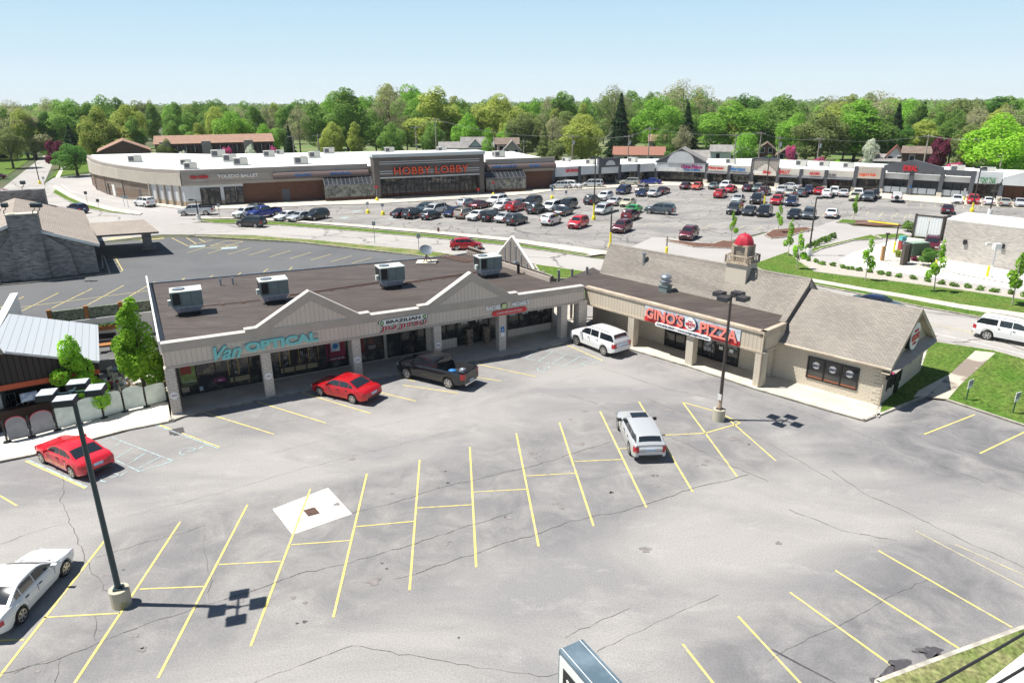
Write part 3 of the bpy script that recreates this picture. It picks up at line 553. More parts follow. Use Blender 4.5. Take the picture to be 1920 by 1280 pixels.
# left parapet, mansard strip on the right, back parapet
mb=MB(); a=F1.P(-.28,-.3,0); b=Vector((bl.x-.1,bl.y,0)); wallseg(mb,a,b,4.2,4.95,.12); mb.build('side_parapet',WHITEP,shop)
mb=MB(); wallseg(mb,bl,b2,4.2,4.34,.16); wallseg(mb,b2,br,4.2,4.34,.16); mb.build('roof_edge',METAL,shop)
mb=MB(); dR=(Vector((rr.x,rr.y,0))-Vector((br.x,br.y,0))); LR=dR.length; dR.normalize(); nR=Vector((dR.y,-dR.x,0)); 
if nR.dot(Vector((1,0,0)))<0: nR=-nR
B0=Vector((br.x,br.y,0))
def rp_(t,d,z): return B0+dR*t+nR*d+Vector((0,0,z))
mb.slab([rp_(0,-.05,5.0),rp_(LR,-.05,4.75),rp_(LR,.9,3.5),rp_(0,.9,3.5)],.12,0); mb.build('mansard_strip',SHING,shop)
mb=MB(); wallseg(mb,rp_(0,-.3,0),rp_(LR,-.3,0),4.2,4.62,.16); mb.build('mansard_backing',TRIMT,shop)
tg=[0]*3
mb=MB(); P=[rp_(LR*.36,-.02,4.75),rp_(LR*.80,-.02,4.7),rp_(LR*.56,-.02,7.1)]
mb.face(P); mb.face([p-nR*.12 for p in P[::-1]])
for i in range(3): q=P[i];r=P[(i+1)%3]; mb.face([q,r,r-nR*.12,q-nR*.12])
sg=mb.build('back_gable',mat('weathered_ply_board',(.20,.175,.155),.9,c2=(.27,.24,.215),scale=1,detail=6,stretch=(3,3,.6)),shop)
mb=MB()
for a,b in ((P[2],P[1]),(P[2],P[0])):
    mb.cyl(a+Vector((0,0,.05)),b+Vector((0,0,.05)),.13,.13,4)
for k in range(1,7):
    t=LR*(.36+.44*k/7); 
    zz=4.75+2.3*(1-abs(t/LR-.56)/.24) if t>LR*.56 else 4.75+2.3*(1-abs(t/LR-.56)/.2)
    mb.cyl(rp_(t,-.2,4.5),rp_(t,-.2,max(5,zz-.15)),.05,.05,4)
mb.build('bracing',WHITEP,sg)
mb=MB(); 
for k in range(6): mb.cyl(rp_(.5+k*.35,-.5,4.25),rp_(.5+k*.35,-.35,5.0),.035,.035,4)
for t in range(4): mb.cyl(rp_(-.8,-3.4+t*.35,4.32),rp_(3.5,-2.3+t*.35,4.32),.05,.05,5)
mb.build('roof_rack',RUST,shop)
# columns
for i,(u,v) in enumerate([(333,777),(507,742),(667,705),(814,676),(945,661),(1057,637),(1101,613)]):
    p=G(u,v).xy; q=Vector((p.x,p.y,0))-F1.O; x=q.dot(F1.e)
    c=MB(); dd=-.3 if i<6 else -.25
    if i==6: x=XE-.1; c.box(F1.P(x,-.3,1.6),(.8,.8,3.1),F1.a)
    else: F1.box(c,x-.3,x+.3,-.58,.02,.12,zb1(x)+.02)
    c.build('column',BRICKT,shop)
    if i in (0,1,2,3):
        c=MB(); z=1.55 if i else 1.4; c.cyl(F1.P(x,.02,z),F1.P(x,.045,z),.24,.24,16); so_=tag(c.build('round_notice',WLET),'round white notice on the '+['leftmost brick column','brick column beside the red sedan, second from the left','brick column behind the red sedan','brick column behind the black pickup'][i],'notice')
        text_obj('lettering','VAN',PURP,so_,fmat(F1,x,.055,z),width=.3,height=.13,depth=.015)
    if i==4:
        nt_=thing('parking_sign','blue and white wheelchair parking notice on the fifth brick column','sign',F1.P(x,.03,1.75)); nt_.location=(0,0,0)
        c=MB(); F1.box(c,x-.16,x+.16,.022,.04,1.65,2.1); c.build('panel',BLUEL,nt_); c=MB(); F1.box(c,x-.16,x+.16,.022,.042,1.3,1.63); c.build('lower_panel',WLET,nt_)
        s_=MB(); pts=[F1.P(x+.07*math.cos(t*.6),.05,1.8+.07*math.sin(t*.6)) for t in range(9)]; s_.tube(pts,.012,4); s_.tube([F1.P(x-.02,.05,1.98),F1.P(x-.02,.05,1.84),F1.P(x+.06,.05,1.82),F1.P(x+.09,.05,1.74)],.014,4); s_.build('wheelchair_symbol',WLET,nt_)
# storefront bays: each glazed bay is a part with its frame, panes, posters
D=-2.7
def bay(px0,px1,zb,mull,name='shop_window',doors=(),gl=GLASS2,zt=3.02,parent=None,F=F1,d=D,rail=()):
    x0=F.at(px0,700,d)[0]; x1=F.at(px1,700,d)[0]
    g=MB(); F.box(g,x0,x1,d-.02,d+.03,zb,zt); o=g.build(name,gl,parent or shop)
    f=MB(); F.box(f,x0,x1,d+.02,d+.1,zb,zb+.08); F.box(f,x0,x1,d+.02,d+.1,zt-.1,zt)
    for t in [0,1]+list(mull): x=x0+(x1-x0)*t; F.box(f,x-.04,x+.04,d+.025,d+.105,zb+.003,zt-.003)
    for r in rail: F.box(f,x0,x1,d+.022,d+.09,zb+(zt-zb)*r-.03,zb+(zt-zb)*r+.03)
    f.build('frame',BLK,o); return o,x0,x1
b1,x0,x1=bay(334,497,.2,(.2,.42,.62,.82),rail=(.3,)); b2w,x2,x3=bay(508,655,.25,(.16,.3,.45,.6,.75),rail=(.28,)); b3,x4,x5=bay(674,722,.25,(.35,),rail=(.3,)); b4,x6,x7=bay(730,800,.25,(.35,.75)); b5,x8,x9=bay(822,858,.9,(.5,)); b6,xa,xb=bay(860,936,.2,(.3,.5,.75)); b7,xc,xd=bay(953,1031,.75,(.25,.5,.75))
def poster(F,x0,x1,z0,z1,m,parent,d=D,txt=None,tm=None,name='poster',th=.12,tw=.8):
    g=MB(); F.box(g,x0,x1,d+.035,d+.05,z0,z1); o=g.build(name,m,parent)
    if txt: text_obj('lettering',txt,tm,o,fmat(F,(x0+x1)/2,d+.056,z0+th+.03),width=(x1-x0)*tw,height=th*1.5,depth=.01)
    return o
LIME=mat('lime_poster',(.16,.26,.05),.6,c2=(.30,.38,.14),scale=4); REDB=mat('brick_red_poster',(.33,.055,.035),.6); MAG=mat('crimson_poster',(.26,.02,.055),.6)
poster(F1,x0+.1,x0+1.1,.95,2.9,LIME,b1,txt='VANNI',tm=WLET); poster(F1,x0+.16,x0+.8,1.7,2.85,REDB,b1,D+.02); poster(F1,x0+.02,x0+.5,.45,.8,TRIMC,b1); poster(F1,x0+1.1,x0+1.35,.35,.65,BPAN,b1)
poster(F1,x0+2.1,x0+2.8,.75,1.1,PURP,b1,txt='Ray',tm=WLET,th=.09,tw=.5)
GOLD=mat('brass_frame',(.45,.33,.08),.4,.3)
def display(F,x0,x1,z0,z1,n,parent,d=D):
    g=MB(); 
    for k in range(n+1): x=x0+(x1-x0)*k/n; F.box(g,x-.02,x+.02,d+.04,d+.06,z0,z1)
    F.box(g,x0,x1,d+.04,d+.062,z1-.04,z1); g.build('display_frame',GOLD,parent)
    g=MB(); F.box(g,x0,x1,d+.035,d+.055,z0-.45,z0-.1); g.build('counter',mat('beige_counter',(.30,.24,.15),.7),parent)
    for k in range(n*3):
        g=MB(); x=rnd.uniform(x0+.1,x1-.1); z=rnd.uniform(z0,z1-.2); F.box(g,x-.09,x+.09,d+.033,d+.05,z,z+rnd.uniform(.08,.22)); g.build('display_card',mat('grey_display',(.30,.31,.33),.5,c2=(.06,.06,.07),scale=3),parent)
display(F1,x0+3.1,x0+4.4,1.0,2.5,2,b1); display(F1,x2+.7,x2+3.4,1.0,2.6,4,b2w)
pv=poster(F1,x3-1.55,x3-.15,.8,2.9,MAG,b2w,txt='VANNI',tm=WLET,th=.14); poster(F1,x3-1.2,x3-.55,1.5,2.85,BPAN,b2w,D+.02); g=MB(); g.cyl(F1.P(x3-.87,D+.07,1.9),F1.P(x3-.87,D+.085,1.9),.2,.2,14); g.build('blue_disc',BLUEL,b2w)
poster(F1,x4+.05,x4+.55,1.0,2.9,mat('dark_red_poster',(.12,.012,.012),.6),b3); poster(F1,x4+.75,x5-.05,1.0,2.9,mat('dark_print',(.035,.025,.022),.5,c2=(.2,.06,.03),scale=1.5,lo=.5,hi=.7),b3)
for zz,ww in ((2.7,.5),(2.45,.35),(1.4,.6),(1.25,.5)): text_obj('lettering','ATHLETICS' if ww>.4 else 'JIU JITSU',WLET,b3,fmat(F1,x4+1.1,D+.06,zz),width=ww,height=.07,depth=.01)
for bb,xs_ in ((b6,(xa+.6,xa+1.9)),(b7,(xc+.4,xc+1.6,xc+3.1))):
    for x in xs_:
        g=MB(); g.cyl(F1.P(x,D+.05,2.6),F1.P(x,D+.065,2.6),.33,.33,12); F1.box(g,x-.27,x+.27,D+.05,D+.067,1.9,2.5); g.build('round_poster',mat('pale_print',(.55,.58,.58),.6,c2=(.30,.33,.34),scale=5),bb)
g=MB(); g.cyl(F1.P(xb-.5,D+.12,2.45),F1.P(xb-.5,D+.14,2.45),.36,.36,16); g.build('green_round_poster',mat('yellow_green_print',(.50,.55,.33),.6),b6)
for x in (xa+.9,xb-1.3): g=MB(); F1.box(g,x-.25,x+.25,D+.12,D+.5,.12,1.5); g.build('display_shelf',mat('dark_brown_shelf',(.10,.055,.035),.7,c2=(.3,.27,.22),scale=6),b6)
for q0,q1,qz in ((x8,x9,.88),(xc,xd,.73)): mb=MB(); F1.box(mb,q0,q1,D-.05,D+.06,.12,qz); mb.build('plinth',SIDING,shop)
# folding sandwich board in front of window
# ---- signs on the fascia ----
sg=thing('van_optical_sign','teal script and block lettering sign on the left part of the taupe fascia','sign')
ftext(F1,'script_lettering','Van',TEAL,sg,(402,676),(451,642),.0,.16,shear=.45,bold=.025)
ftext(F1,'block_lettering','OPTICAL',TEAL,sg,(460,659),(595,622),.0,.16,bold=.055,height=.66)
g=MB(); xA,zA=F1.at(455,650); xB,zB=F1.at(597,632); F1.poly(g,[(xA,3.90),(xB,3.84),(xB,3.98),(xA,4.04)],.0,.05); g.build('raceway',mat('grey_raceway',(.38,.36,.35),.6),sg)
sg.name='shop_sign'
sg=thing('shop_sign','white oval BRAZILIAN over red outlined JIU JITSU letters','sign')
xA,zA=F1.at(708,609); xB,zB=F1.at(802,590)
g=MB(); zc=(zA+zB)/2+.02; F1.poly(g,[(xA+.4,zc-.25),(xB-.4,zc-.25),(xB-.1,zc-.12),(xB,zc),(xB-.1,zc+.16),(xB-.4,zc+.25),(xA+.4,zc+.25),(xA+.1,zc+.16),(xA,zc),(xA+.1,zc-.12)],0,.06); o=g.build('oval_panel',BLK,sg)
g=MB(); F1.poly(g,[(xA+.42,zc-.21),(xB-.42,zc-.21),(xB-.12,zc-.1),(xB-.06,zc),(xB-.12,zc+.14),(xB-.42,zc+.21),(xA+.42,zc+.21),(xA+.12,zc+.14),(xA+.06,zc),(xA+.12,zc-.1)],.06,.08); g.build('oval_face',WLET,sg)
text_obj('upper_lettering','BRAZILIAN',BLK,sg,fmat(F1,(xA+xB)/2,.09,zc),width=(xB-xA)*.68,height=.24,depth=.03,bold=.03)
for xx in (xA+.3,xB-.3):
    g=MB(); g.cyl(F1.P(xx,.08,zc),F1.P(xx,.1,zc),.15,.15,12); g.build('green_badge',GREENL,sg)
    g=MB(); g.cyl(F1.P(xx,.1,zc),F1.P(xx,.11,zc),.08,.08,10); g.build('badge_centre',mat('badge_yellow',(.6,.6,.25),.6),sg)
for mm,bo,dd,hh in ((BLK,.075,.05,.66),(WLET,.045,.08,.59),(RLET,.008,.11,.5)):
    text_obj('lower_lettering','JIU JITSU',mm,sg,fmat(F1,(xA+xB)/2,dd,zc-.47),width=(xB-xA)*.92+bo*.6,height=hh*.86,depth=.03,bold=bo,shear=.12)
sg=thing('shop_sign','white serif shop name round a green badge over a red capsule panel','sign')
g=MB(); (xA,zA),(xB,zB)=F1.at(911,582),F1.at(991,566); zc=(zA+zB)/2+.07
text_obj('name_lettering',"RACHEL",WLET,sg,fmat(F1,xA+.66,.06,zc),width=1.3,height=.36,depth=.06,bold=.05); text_obj('name_lettering',"MICHAEL'S",WLET,sg,fmat(F1,xB-.75,.06,zc+.02),width=1.5,height=.36,depth=.06,bold=.05)
text_obj('name_shadow',"RACHEL",BLK,sg,fmat(F1,xA+.68,.03,zc-.03),width=1.3,height=.37,depth=.03,bold=.05); text_obj('name_shadow',"MICHAEL'S",BLK,sg,fmat(F1,xB-.72,.03,zc-.01),width=1.5,height=.37,depth=.03,bold=.05)
xm=xA+1.55; g.cyl(F1.P(xm,.02,zc),F1.P(xm,.08,zc),.29,.29,18); g.build('badge',mat('dark_olive',(.05,.07,.02),.5),sg); g=MB(); g.cyl(F1.P(xm,.08,zc),F1.P(xm,.1,zc),.22,.22,18); g.build('badge_face',mat('lime_badge',(.55,.62,.30),.5),sg)
z2=zc-.5; g=MB(); P=[(xA+.72+.22*math.cos(t),z2+.2*math.sin(t)) for t in [math.pi/2+math.pi*k/8 for k in range(9)]]+[(xB-.42+.22*math.cos(t),z2+.2*math.sin(t)) for t in [-math.pi/2+math.pi*k/8 for k in range(9)]]
F1.poly(g,P,0,.09); g.build('red_capsule',REDP,sg); text_obj('capsule_lettering','GOURMET POPCORN & ICE CREAM',WLET,sg,fmat(F1,(xA+xB)/2+.1,.1,z2),width=2.2,height=.15,depth=.02)
# ---- rooftop plant ----
def hvac_proto():
    t=thing('rooftop_unit','x','air conditioner',(0,0,0),0,'rooftop units on the near shop building')
    g=MB(); g.box((0,0,.12),(1.5,1.2,.24),0,0); g.build('curb',BLK,t)
    g=MB(); 
    lo=[(-.75,-.6),(.75,-.6),(.75,.6),(-.75,.6)]; hi=[(-1.02,-.75),(1.02,-.75),(1.02,.75),(-1.02,.75)]
    for i in range(4):
        a,b=lo[i],lo[(i+1)%4]; c,d=hi[(i+1)%4],hi[i]; g.face([(a[0],a[1],.24),(b[0],b[1],.24),(c[0],c[1],.72),(d[0],d[1],.72)])
    g.box((-.6,-.78,.5),(.06,.06,.45)); g.box((0,-.80,.68),(2.0,.04,.06)); g.build('duct_transition',HV3,t)
    g=MB(); g.box((0,0,1.24),(2.06,1.5,1.04),0,0); 
    for x in (-.35,.3): g.box((x,-.755,1.24),(.02,.012,1.0),0,1)
    g.build('casing',[HV2,BLK],t)
    g=MB(); g.box((0,0,1.79),(2.12,1.56,.06)); g.build('top_panel',HV1,t)
    g=MB(); g.box((-.68,-.76,1.28),(.5,.02,.84)); g.box((-1.04,0,1.28),(.03,1.2,.84)); g.build('intake_grille',BLK,t)
    g=MB(); g.cyl((-.45,.05,1.82),(-.45,.05,1.86),.42,.42,18); g.build('fan_guard',BLKP,t); g=MB(); g.cyl((-.45,.05,1.86),(-.45,.05,1.875),.36,.36,18); g.build('fan_face',METAL,t)
    g=MB(); g.box((-1.16,-.2,.95),(.22,.35,.4)); g.build('switch_box',HV1,t)
    return t
hv=hvac_proto()
HVL=[((354,592),'first air conditioner from the left end of the near shop roof'),((517,570),'second air conditioner from the left, behind the left false gable'),((737,542),'air conditioner between the two false gables of the near shop roof'),((921,521),'air conditioner behind the right false gable near the tall ply gable')]
for i,((u,v),lb) in enumerate(HVL):
    o=hv if i==0 else copy_tree(hv); p=G(u,v,4.22); o.location=(p.x-.3,p.y+.75,4.22); o.rotation_euler=(0,0,F1.a-.05); o['label']=lb
d=thing('satellite_dish','grey satellite dish on a ballast frame near the back roof edge','dish',(*G(800,492,4.22).xy,4.22))
g=MB(); g.box((0,0,.06),(1.9,1.6,.08)); g.build('ballast',CONC,d); g=MB()
for a in range(3): t=a*2.1; g.cyl((.5*math.cos(t),.5*math.sin(t),.1),(0,0,.75),.035,.035,5)
g.cyl((0,0,.1),(0,0,1.0),.04,.04,6); g.cyl((0,0,.95),(.35,-.5,.85),.025,.025,5); g.build('tripod',RUST,d)
g=MB(); c=Vector((0,-.05,1.15)); ax=Vector((.25,-.55,.8)).normalized(); x=ax.orthogonal().normalized(); y=ax.cross(x); rings=[]
for r,h in ((.0,0),(.25,.02),(.45,.07),(.62,.14)): rings.append([c+(x*math.cos(t)+y*math.sin(t))*r+ax*h for t in [2*math.pi*k/18 for k in range(18)]])
for A,B in zip(rings,rings[1:]):
    for k in range(18): g.face([A[k],A[(k+1)%18],B[(k+1)%18],B[k]])
g.build('dish_bowl',mat('grey_dish',(.12,.15,.18),.5),d)
v_=thing('roof_vent','goose neck flue pipe on the right part of the near shop roof','vent',(*G(972,513,4.22).xy,4.22)); g=MB(); g.cyl((0,0,0),(0,0,.9),.13,.13,10); g.build('pipe',BLKP,v_); g=MB(); g.tube([(0,0,.9),(-.08,-.02,1.05),(-.25,-.05,1.08),(-.38,-.08,.95)],.14,8); g.build('elbow',METAL,v_)
pp=None
for i,((u,v),lb) in enumerate([((414,535),'left of two short vent stubs by the back roof edge'),((437,533),'right of two short vent stubs by the back roof edge'),((733,501),'lone vent stub near the dish, by the back roof edge')]):
    p=G(u,v,4.22); g=MB(); g.cyl((0,0,0),(0,0,.55),.09,.09,8); g.cyl((0,0,.55),(0,0,.6),.12,.12,8); o=tag(g.build('vent_stub',METAL),lb,'vent','vent stubs on the near roof'); o.location=(p.x,p.y,4.22)
g=MB()
Lp=[(376,574),(455,566),(487,562)],[(540,554),(620,543),(700,531),(718,528)],[(757,531),(830,520),(900,510)]
for L in Lp:
    pts=[G(u,v,4.3) for u,v in L]; g.tube(pts,.035,5); 
    if L[0][0]>400: g.tube([p+Vector((0.1,.28,0)) for p in pts],.035,5)
    for a,b in zip(pts,pts[1:]):
        n=int((b-a).length/1.1)
        for k in range(n): q=a.lerp(b,k/n); g.box((q.x,q.y+.1,4.25),(.22,.5,.06),F1.a)
tag(g.build('gas_pipe',RUST),'rusty pipes on blocks linking the rooftop air conditioners','pipe')
# ---------------- pizza building ----------------
piz=thing('pizza_building','cream brick pizza building with brown shingle roof, angled off the shop row','building')
X0=-4.95; XR=11.2
mb=MB(); F2.box(mb,X0-1.2,XR-.4,-2.6,-2.3,.12,3.0); mb.build('wall',BRICKC,piz)
mb=MB(); F2.poly(mb,[(X0,2.58),(XR,2.58),(XR,3.95),(X0,3.95)],-.35,0); 
FE=Fac(F2.P(XR,0,0),F2.P(XR,-2.9,0)); FE.poly(mb,[(.003,2.58),(2.9,2.58),(2.9,3.95),(.003,3.95)],-.3,0); mb.build('fascia',SIDINGL,piz)
mb=MB(); F2.box(mb,X0-.02,XR+.05,-.4,.09,3.93,4.09); FE.box(mb,.0,2.9,-.3,.05,3.6,4.09); F2.box(mb,X0,XR+.02,-.36,.04,2.54,2.68); FE.box(mb,0,2.9,-.3,.04,2.5,2.66); mb.build('fascia_trim',TRIMC,piz)
mb=MB(); F2.box(mb,X0,XR,-2.3,-.37,2.45,2.53); mb.build('soffit',TRIMC,piz)
_wc=G(1646,763); _c=math.radians(-45.6)
def _W(x,y): return Vector((_wc.x+x*math.cos(_c)-y*math.sin(_c),_wc.y+x*math.sin(_c)+y*math.cos(_c),0))
r2=[F1.P(XE-.1,-.38,0),F2.P(X0,-.3,0),F2.P(XR,-.3,0),F2.P(XR,-3.0,0),_W(-7.3,2.4),_W(-25.6,3.5),_W(-27.2,4.3),Vector((rr.x,rr.y,0))]
mb=MB(); mb.prism(r2,3.8,4.0,0); mb.build('flat_roof',ROOF,piz)
for i,(u,v) in enumerate([(1181,651),(1290,686),(1417,727)]):
    q=G(u,v); x=(Vector((q.x,q.y,0))-F2.O).dot(F2.e); c=MB(); F2.box(c,x-.3,x+.3,-.6,.02,.12,2.6); c.build('column',BRICKC,piz)
c=MB(); c.cyl(F2.P(XR+.08,.1,.12),F2.P(XR+.08,.1,4.0),.05,.05,6); c.build('downpipe',TRIMC,piz)
# quoins
def quoins(F,x,d,z1,par,n=9,side=1):
    g=MB()
    for k in range(n): z=.2+k*(z1-.3)/n; w_=.5 if k%2 else .32; F.box(g,x if side>0 else x-w_,x+w_ if side>0 else x,d,d+.035,z,z+(z1-.3)/n-.05)
    g.build('quoins',BRICKC,par)
quoins(F2,-.9,-2.3,2.5,piz); quoins(F2,XR-.6,-2.3,2.6,piz,side=-1)
# pizza storefront
def at2(u,v): return F2.at(u,v,-2.27)
(xa2,_),(xb2,_)=at2(1247,640),at2(1284,650); (xc2,_),(xd2,_)=at2(1300,660),at2(1382,690)
for (a_,b_,mu) in ((xa2,xb2,(.5,)),(xc2,xd2,(.2,.42,.5,.75))):
    g=MB(); F2.box(g,a_,b_,-2.31,-2.26,.15,2.4); o=g.build('shop_window',GLASS2,piz); f=MB()
    for t in (0,1)+mu: x=a_+(b_-a_)*t; F2.box(f,x-.045,x+.045,-2.26,-2.2,.15,2.4)
    F2.box(f,a_,b_,-2.26,-2.205,2.3,2.42); F2.box(f,a_,b_,-2.26,-2.205,.13,.3); f.build('frame',BLK,o)
    if a_==xc2:
        poster(F2,a_+.95,a_+1.75,.7,2.0,mat('grey_print',(.5,.5,.52),.6,c2=(.12,.12,.15),scale=4,lo=.45,hi=.55),o,-2.25); poster(F2,a_+1.0,a_+1.3,2.05,2.25,GOLD,o,-2.25)
        for t in (.62,.85):
            x=a_+(b_-a_)*t; poster(F2,x-.16,x+.16,1.1,1.35,WLET,o,-2.25); poster(F2,x-.35,x+.35,1.98,2.15,REDP,o,-2.25)
            g=MB(); 
            for k in range(4): g.tube([F2.P(x+(.18+.09*k)*math.cos(tt),-2.2,1.45+(.1+.08*k)*math.sin(tt)) for tt in [math.pi*j/6 for j in range(7)]],.012,4)
            g.build('arched_lettering',WLET,o)
# pizza sign
sg=thing('pizza_sign','salmon block letters on a blue grey and red panel with a round white badge','sign')
(xA,zA),(xB,zB)=F2.at(1209,607),F2.at(1386,655)
g=MB(); F2.poly(g,[(xA,2.85),(xB,2.85),(xB,3.8),(xA,3.8)],.005,.07); g.build('blue_panel',BPAN,sg)
g=MB(); F2.poly(g,[(xA,2.62),(xB,2.62),(xB,3.0),(xA,3.0)],.01,.085); g.build('red_panel',REDP,sg)
W=xB-xA
for mm,dd,bo,ox in ((NAVY,.10,.06,.05),(SALM,.17,.025,0)):
    text_obj('lettering',"GINO'S",mm,sg,fmat(F2,xA+W*.23+ox,dd,3.33-ox*.8),width=W*.42,height=.84,depth=.08,bold=bo)
    text_obj('lettering',"PIZZA",mm,sg,fmat(F2,xA+W*.80+ox,dd,3.27-ox*.8),width=W*.37,height=.84,depth=.08,bold=bo)
xm=xA+W*.515; g=MB(); g.cyl(F2.P(xm+.08,.07,3.26),F2.P(xm+.08,.14,3.26),.5,.5,24); g.build('badge_shadow',NAVY,sg); g=MB(); g.cyl(F2.P(xm,.1,3.3),F2.P(xm,.19,3.3),.46,.46,24); g.build('badge',WLET,sg)
text_obj('badge_lettering',"GINO'S",RLET,sg,fmat(F2,xm,.2,3.3),width=.8,height=.24,depth=.03,bold=.04); text_obj('badge_lettering',"ORIGINAL",RLET,sg,fmat(F2,xm,.2,3.52),width=.4,height=.08,depth=.03); text_obj('badge_lettering',"PIZZA",RLET,sg,fmat(F2,xm,.2,3.07),width=.3,height=.08,depth=.03)
x0_,x1_=xA+W*.15,xA+W*.72; P=[(x0_+.12*math.cos(t),2.62+.16*math.sin(t)) for t in [math.pi/2+math.pi*k/8 for k in range(9)]]+[(x1_+.12*math.cos(t),2.62+.16*math.sin(t)) for t in [-math.pi/2+math.pi*k/8 for k in range(9)]]
g=MB(); F2.poly(g,P,.09,.2); g.build('white_capsule',WLET,sg); text_obj('phone_lettering','419-842-3567 • www.originalginos.com',NAVY,sg,fmat(F2,(x0_+x1_)/2,.21,2.62),width=x1_-x0_-.1,height=.17,depth=.02,bold=.03)
# pitched roofs
ce=Vector((math.cos(R_(-45.6)),math.sin(R_(-45.6)),0)); cn=Vector((-ce.y,ce.x,0))
WC=G(1646,763); WC=Vector((WC.x,WC.y,0))      # front corner of the gabled wing
DEP=8.2
def W_(x,y,z): return WC+ce*x+cn*y+Vector((0,0,z))
ez,rz=2.98,5.8
wl=-7.3
mb=MB()
def wallp(mb,a,b,z0,z1,m=0): mb.face([(*a.xy,z0),(*b.xy,z0),(*b.xy,z1),(*a.xy,z1)],m)
mb.prism([W_(wl,0,0),W_(0,0,0),W_(0,DEP,0),W_(wl,DEP,0)],0,2.95,0)
mb.prism([W_(-25,3.4,0),W_(wl+.02,.3,0),W_(wl+.02,DEP+.3,0),W_(-25,DEP+.3,0)],0,2.94,0)
mb.face([W_(-.003,.0,2.9),W_(-.003,DEP,2.9),W_(-.003,DEP/2,rz-.15)]); mb.face([W_(wl,.0,2.9),W_(wl,DEP/2,rz-.15),W_(wl,DEP,2.9)])
mb.build('wing_wall',BRICKC,piz)
def gable_roof(x0,x1,y0,y1,ez,rz,name,par,m=SHING,ov=.45,th=.14):
    ym=(y0+y1)/2; mb=MB(); 
    mb.slab([W_(x0,y0-ov,ez),W_(x1,y0-ov,ez),W_(x1,ym,rz),W_(x0,ym,rz)],th,0); mb.slab([W_(x0,y1+ov,ez),W_(x1,y1+ov,ez),W_(x1,ym+.01,rz),W_(x0,ym+.01,rz)],th,0)
    return mb.build(name,m,par)
rr1=gable_roof(wl-.0,.45,0,DEP,ez-.15,rz,'pitched_roof',piz); mb=MB(); RZ=6.55; A_=[W_(-25.3,2.9,4.02),W_(-7.0,2.0,4.02),W_(-7.0,DEP/2+.1,RZ),W_(-25.3,DEP/2+.1,RZ)]; mb.slab(A_,.14); mb.slab([W_(-25.3,DEP+.6,3.0),W_(-7.0,DEP+.6,3.0),W_(-7.0,DEP/2+.1,RZ),W_(-25.3,DEP/2+.1,RZ)],.14); rr2=mb.build('pitched_roof',SHING,piz)
mb=MB(); ya,za,yb,zb=-.5,ez-.18,DEP/2+.05,rz+.02; q_=[(ya,za-.1),(yb,zb-.1),(yb,zb+.5),(ya,za+.42)]
for xx,fl_ in ((-7.0,0),(-7.45,1)): mb.face([W_(xx,y,z) for y,z in (q_ if fl_ else q_[::-1])],0)
mb.face([W_(-7.0,ya,za+.42),W_(-7.0,yb,zb+.5),W_(-7.45,yb,zb+.5),W_(-7.45,ya,za+.42)],1); mb.face([W_(-7.0,ya,za-.1),W_(-7.0,ya,za+.42),W_(-7.45,ya,za+.42),W_(-7.45,ya,za-.1)],0); mb.build('rake_shade_curb',[DTAUPE,SHING],piz)  # curb added along the rake, side coloured dark, for the shadow band between roofs
mb=MB(); mb.face([W_(-7.02,1.6,3.5),W_(-7.02,DEP+.3,2.9),W_(-7.02,DEP/2+.1,RZ-.15),W_(-7.02,2.0,3.9)]); mb.face([W_(-25.1,2.9,3.9),W_(-25.1,DEP+.3,2.9),W_(-25.1,DEP/2+.1,RZ-.15)]); mb.build('upper_gable_wall',TRIMT,piz)
mb=MB(); 
for y in (-.45,DEP+.45):
    mb.cyl(W_(wl-.2,y,ez-.16),W_(.5,y,ez-.16),.09,.09,6)
mb.build('gutter',TRIMC,piz)
mb=MB()
for s,ya in ((1,-.5),(-1,DEP+.5)):
    a=W_(.46,ya,ez-.16); b=W_(.46,DEP/2,rz+.03); dn=Vector((0,0,-.32)); mb.face([a+dn,b+dn,b,a]); o_=-ce*.5; mb.face([a+dn+o_,b+dn+o_,b+dn,a+dn]); 
mb.build('barge_board',TRIMC,piz)
mb=MB(); mb.slab([W_(0.0,-.3,ez-.05),W_(.75,-.3,ez-.32),W_(.75,DEP+.3,ez-.32),W_(0.0,DEP+.3,ez-.05)],.06); mb.build('pent_ledge',TRIMT,piz)
mb=MB(); mb.cyl(W_(.08,-.08,.1),W_(.08,-.08,2.8),.05,.05,6); mb.build('downpipe',TRIMC,piz)
F3=Fac(WC-ce*7.3,WC); FG=Fac(W_(0,0,0),W_(0,DEP,0))
quoins(F3,7.3,0,2.9,piz,11,-1); quoins(FG,DEP,0,2.9,piz,10,-1)
(xa3,za3),(xb3,zb3)=F3.at(1512,706),F3.at(1612,692); za3=.72; zb3=2.28
g=MB(); F3.box(g,xa3,xb3,-.1,.02,za3,zb3); o=g.build('window',GLASS,piz); f=MB()
for t in (0,1/3,2/3,1): x=xa3+(xb3-xa3)*t; F3.box(f,x-.04,x+.04,.02,.07,za3,zb3)
F3.box(f,xa3,xb3,.02,.068,zb3-.07,zb3); F3.box(f,xa3,xb3,.02,.068,za3,za3+.07); f.build('frame',BLK,o)
g=MB(); F3.box(g,xa3+.06,xb3-.06,.022,.03,za3+.08,za3+.2); g.build('window_sill_strip',mat('rust_sill',(.30,.11,.055),.7),o)  # plain rust coloured strip along the foot of the window
for k in range(3):
    x=xa3+(xb3-xa3)*(k+.5)/3; g=MB(); g.cyl(F3.P(x,.022,1.72),F3.P(x,.034,1.72),.25,.25,20); b_=g.build('round_badge',WLET,o); text_obj('lettering',"GINO'S",NAVY,b_,fmat(F3,x,.04,1.7),width=.5,height=.2,depth=.01,bold=.05)
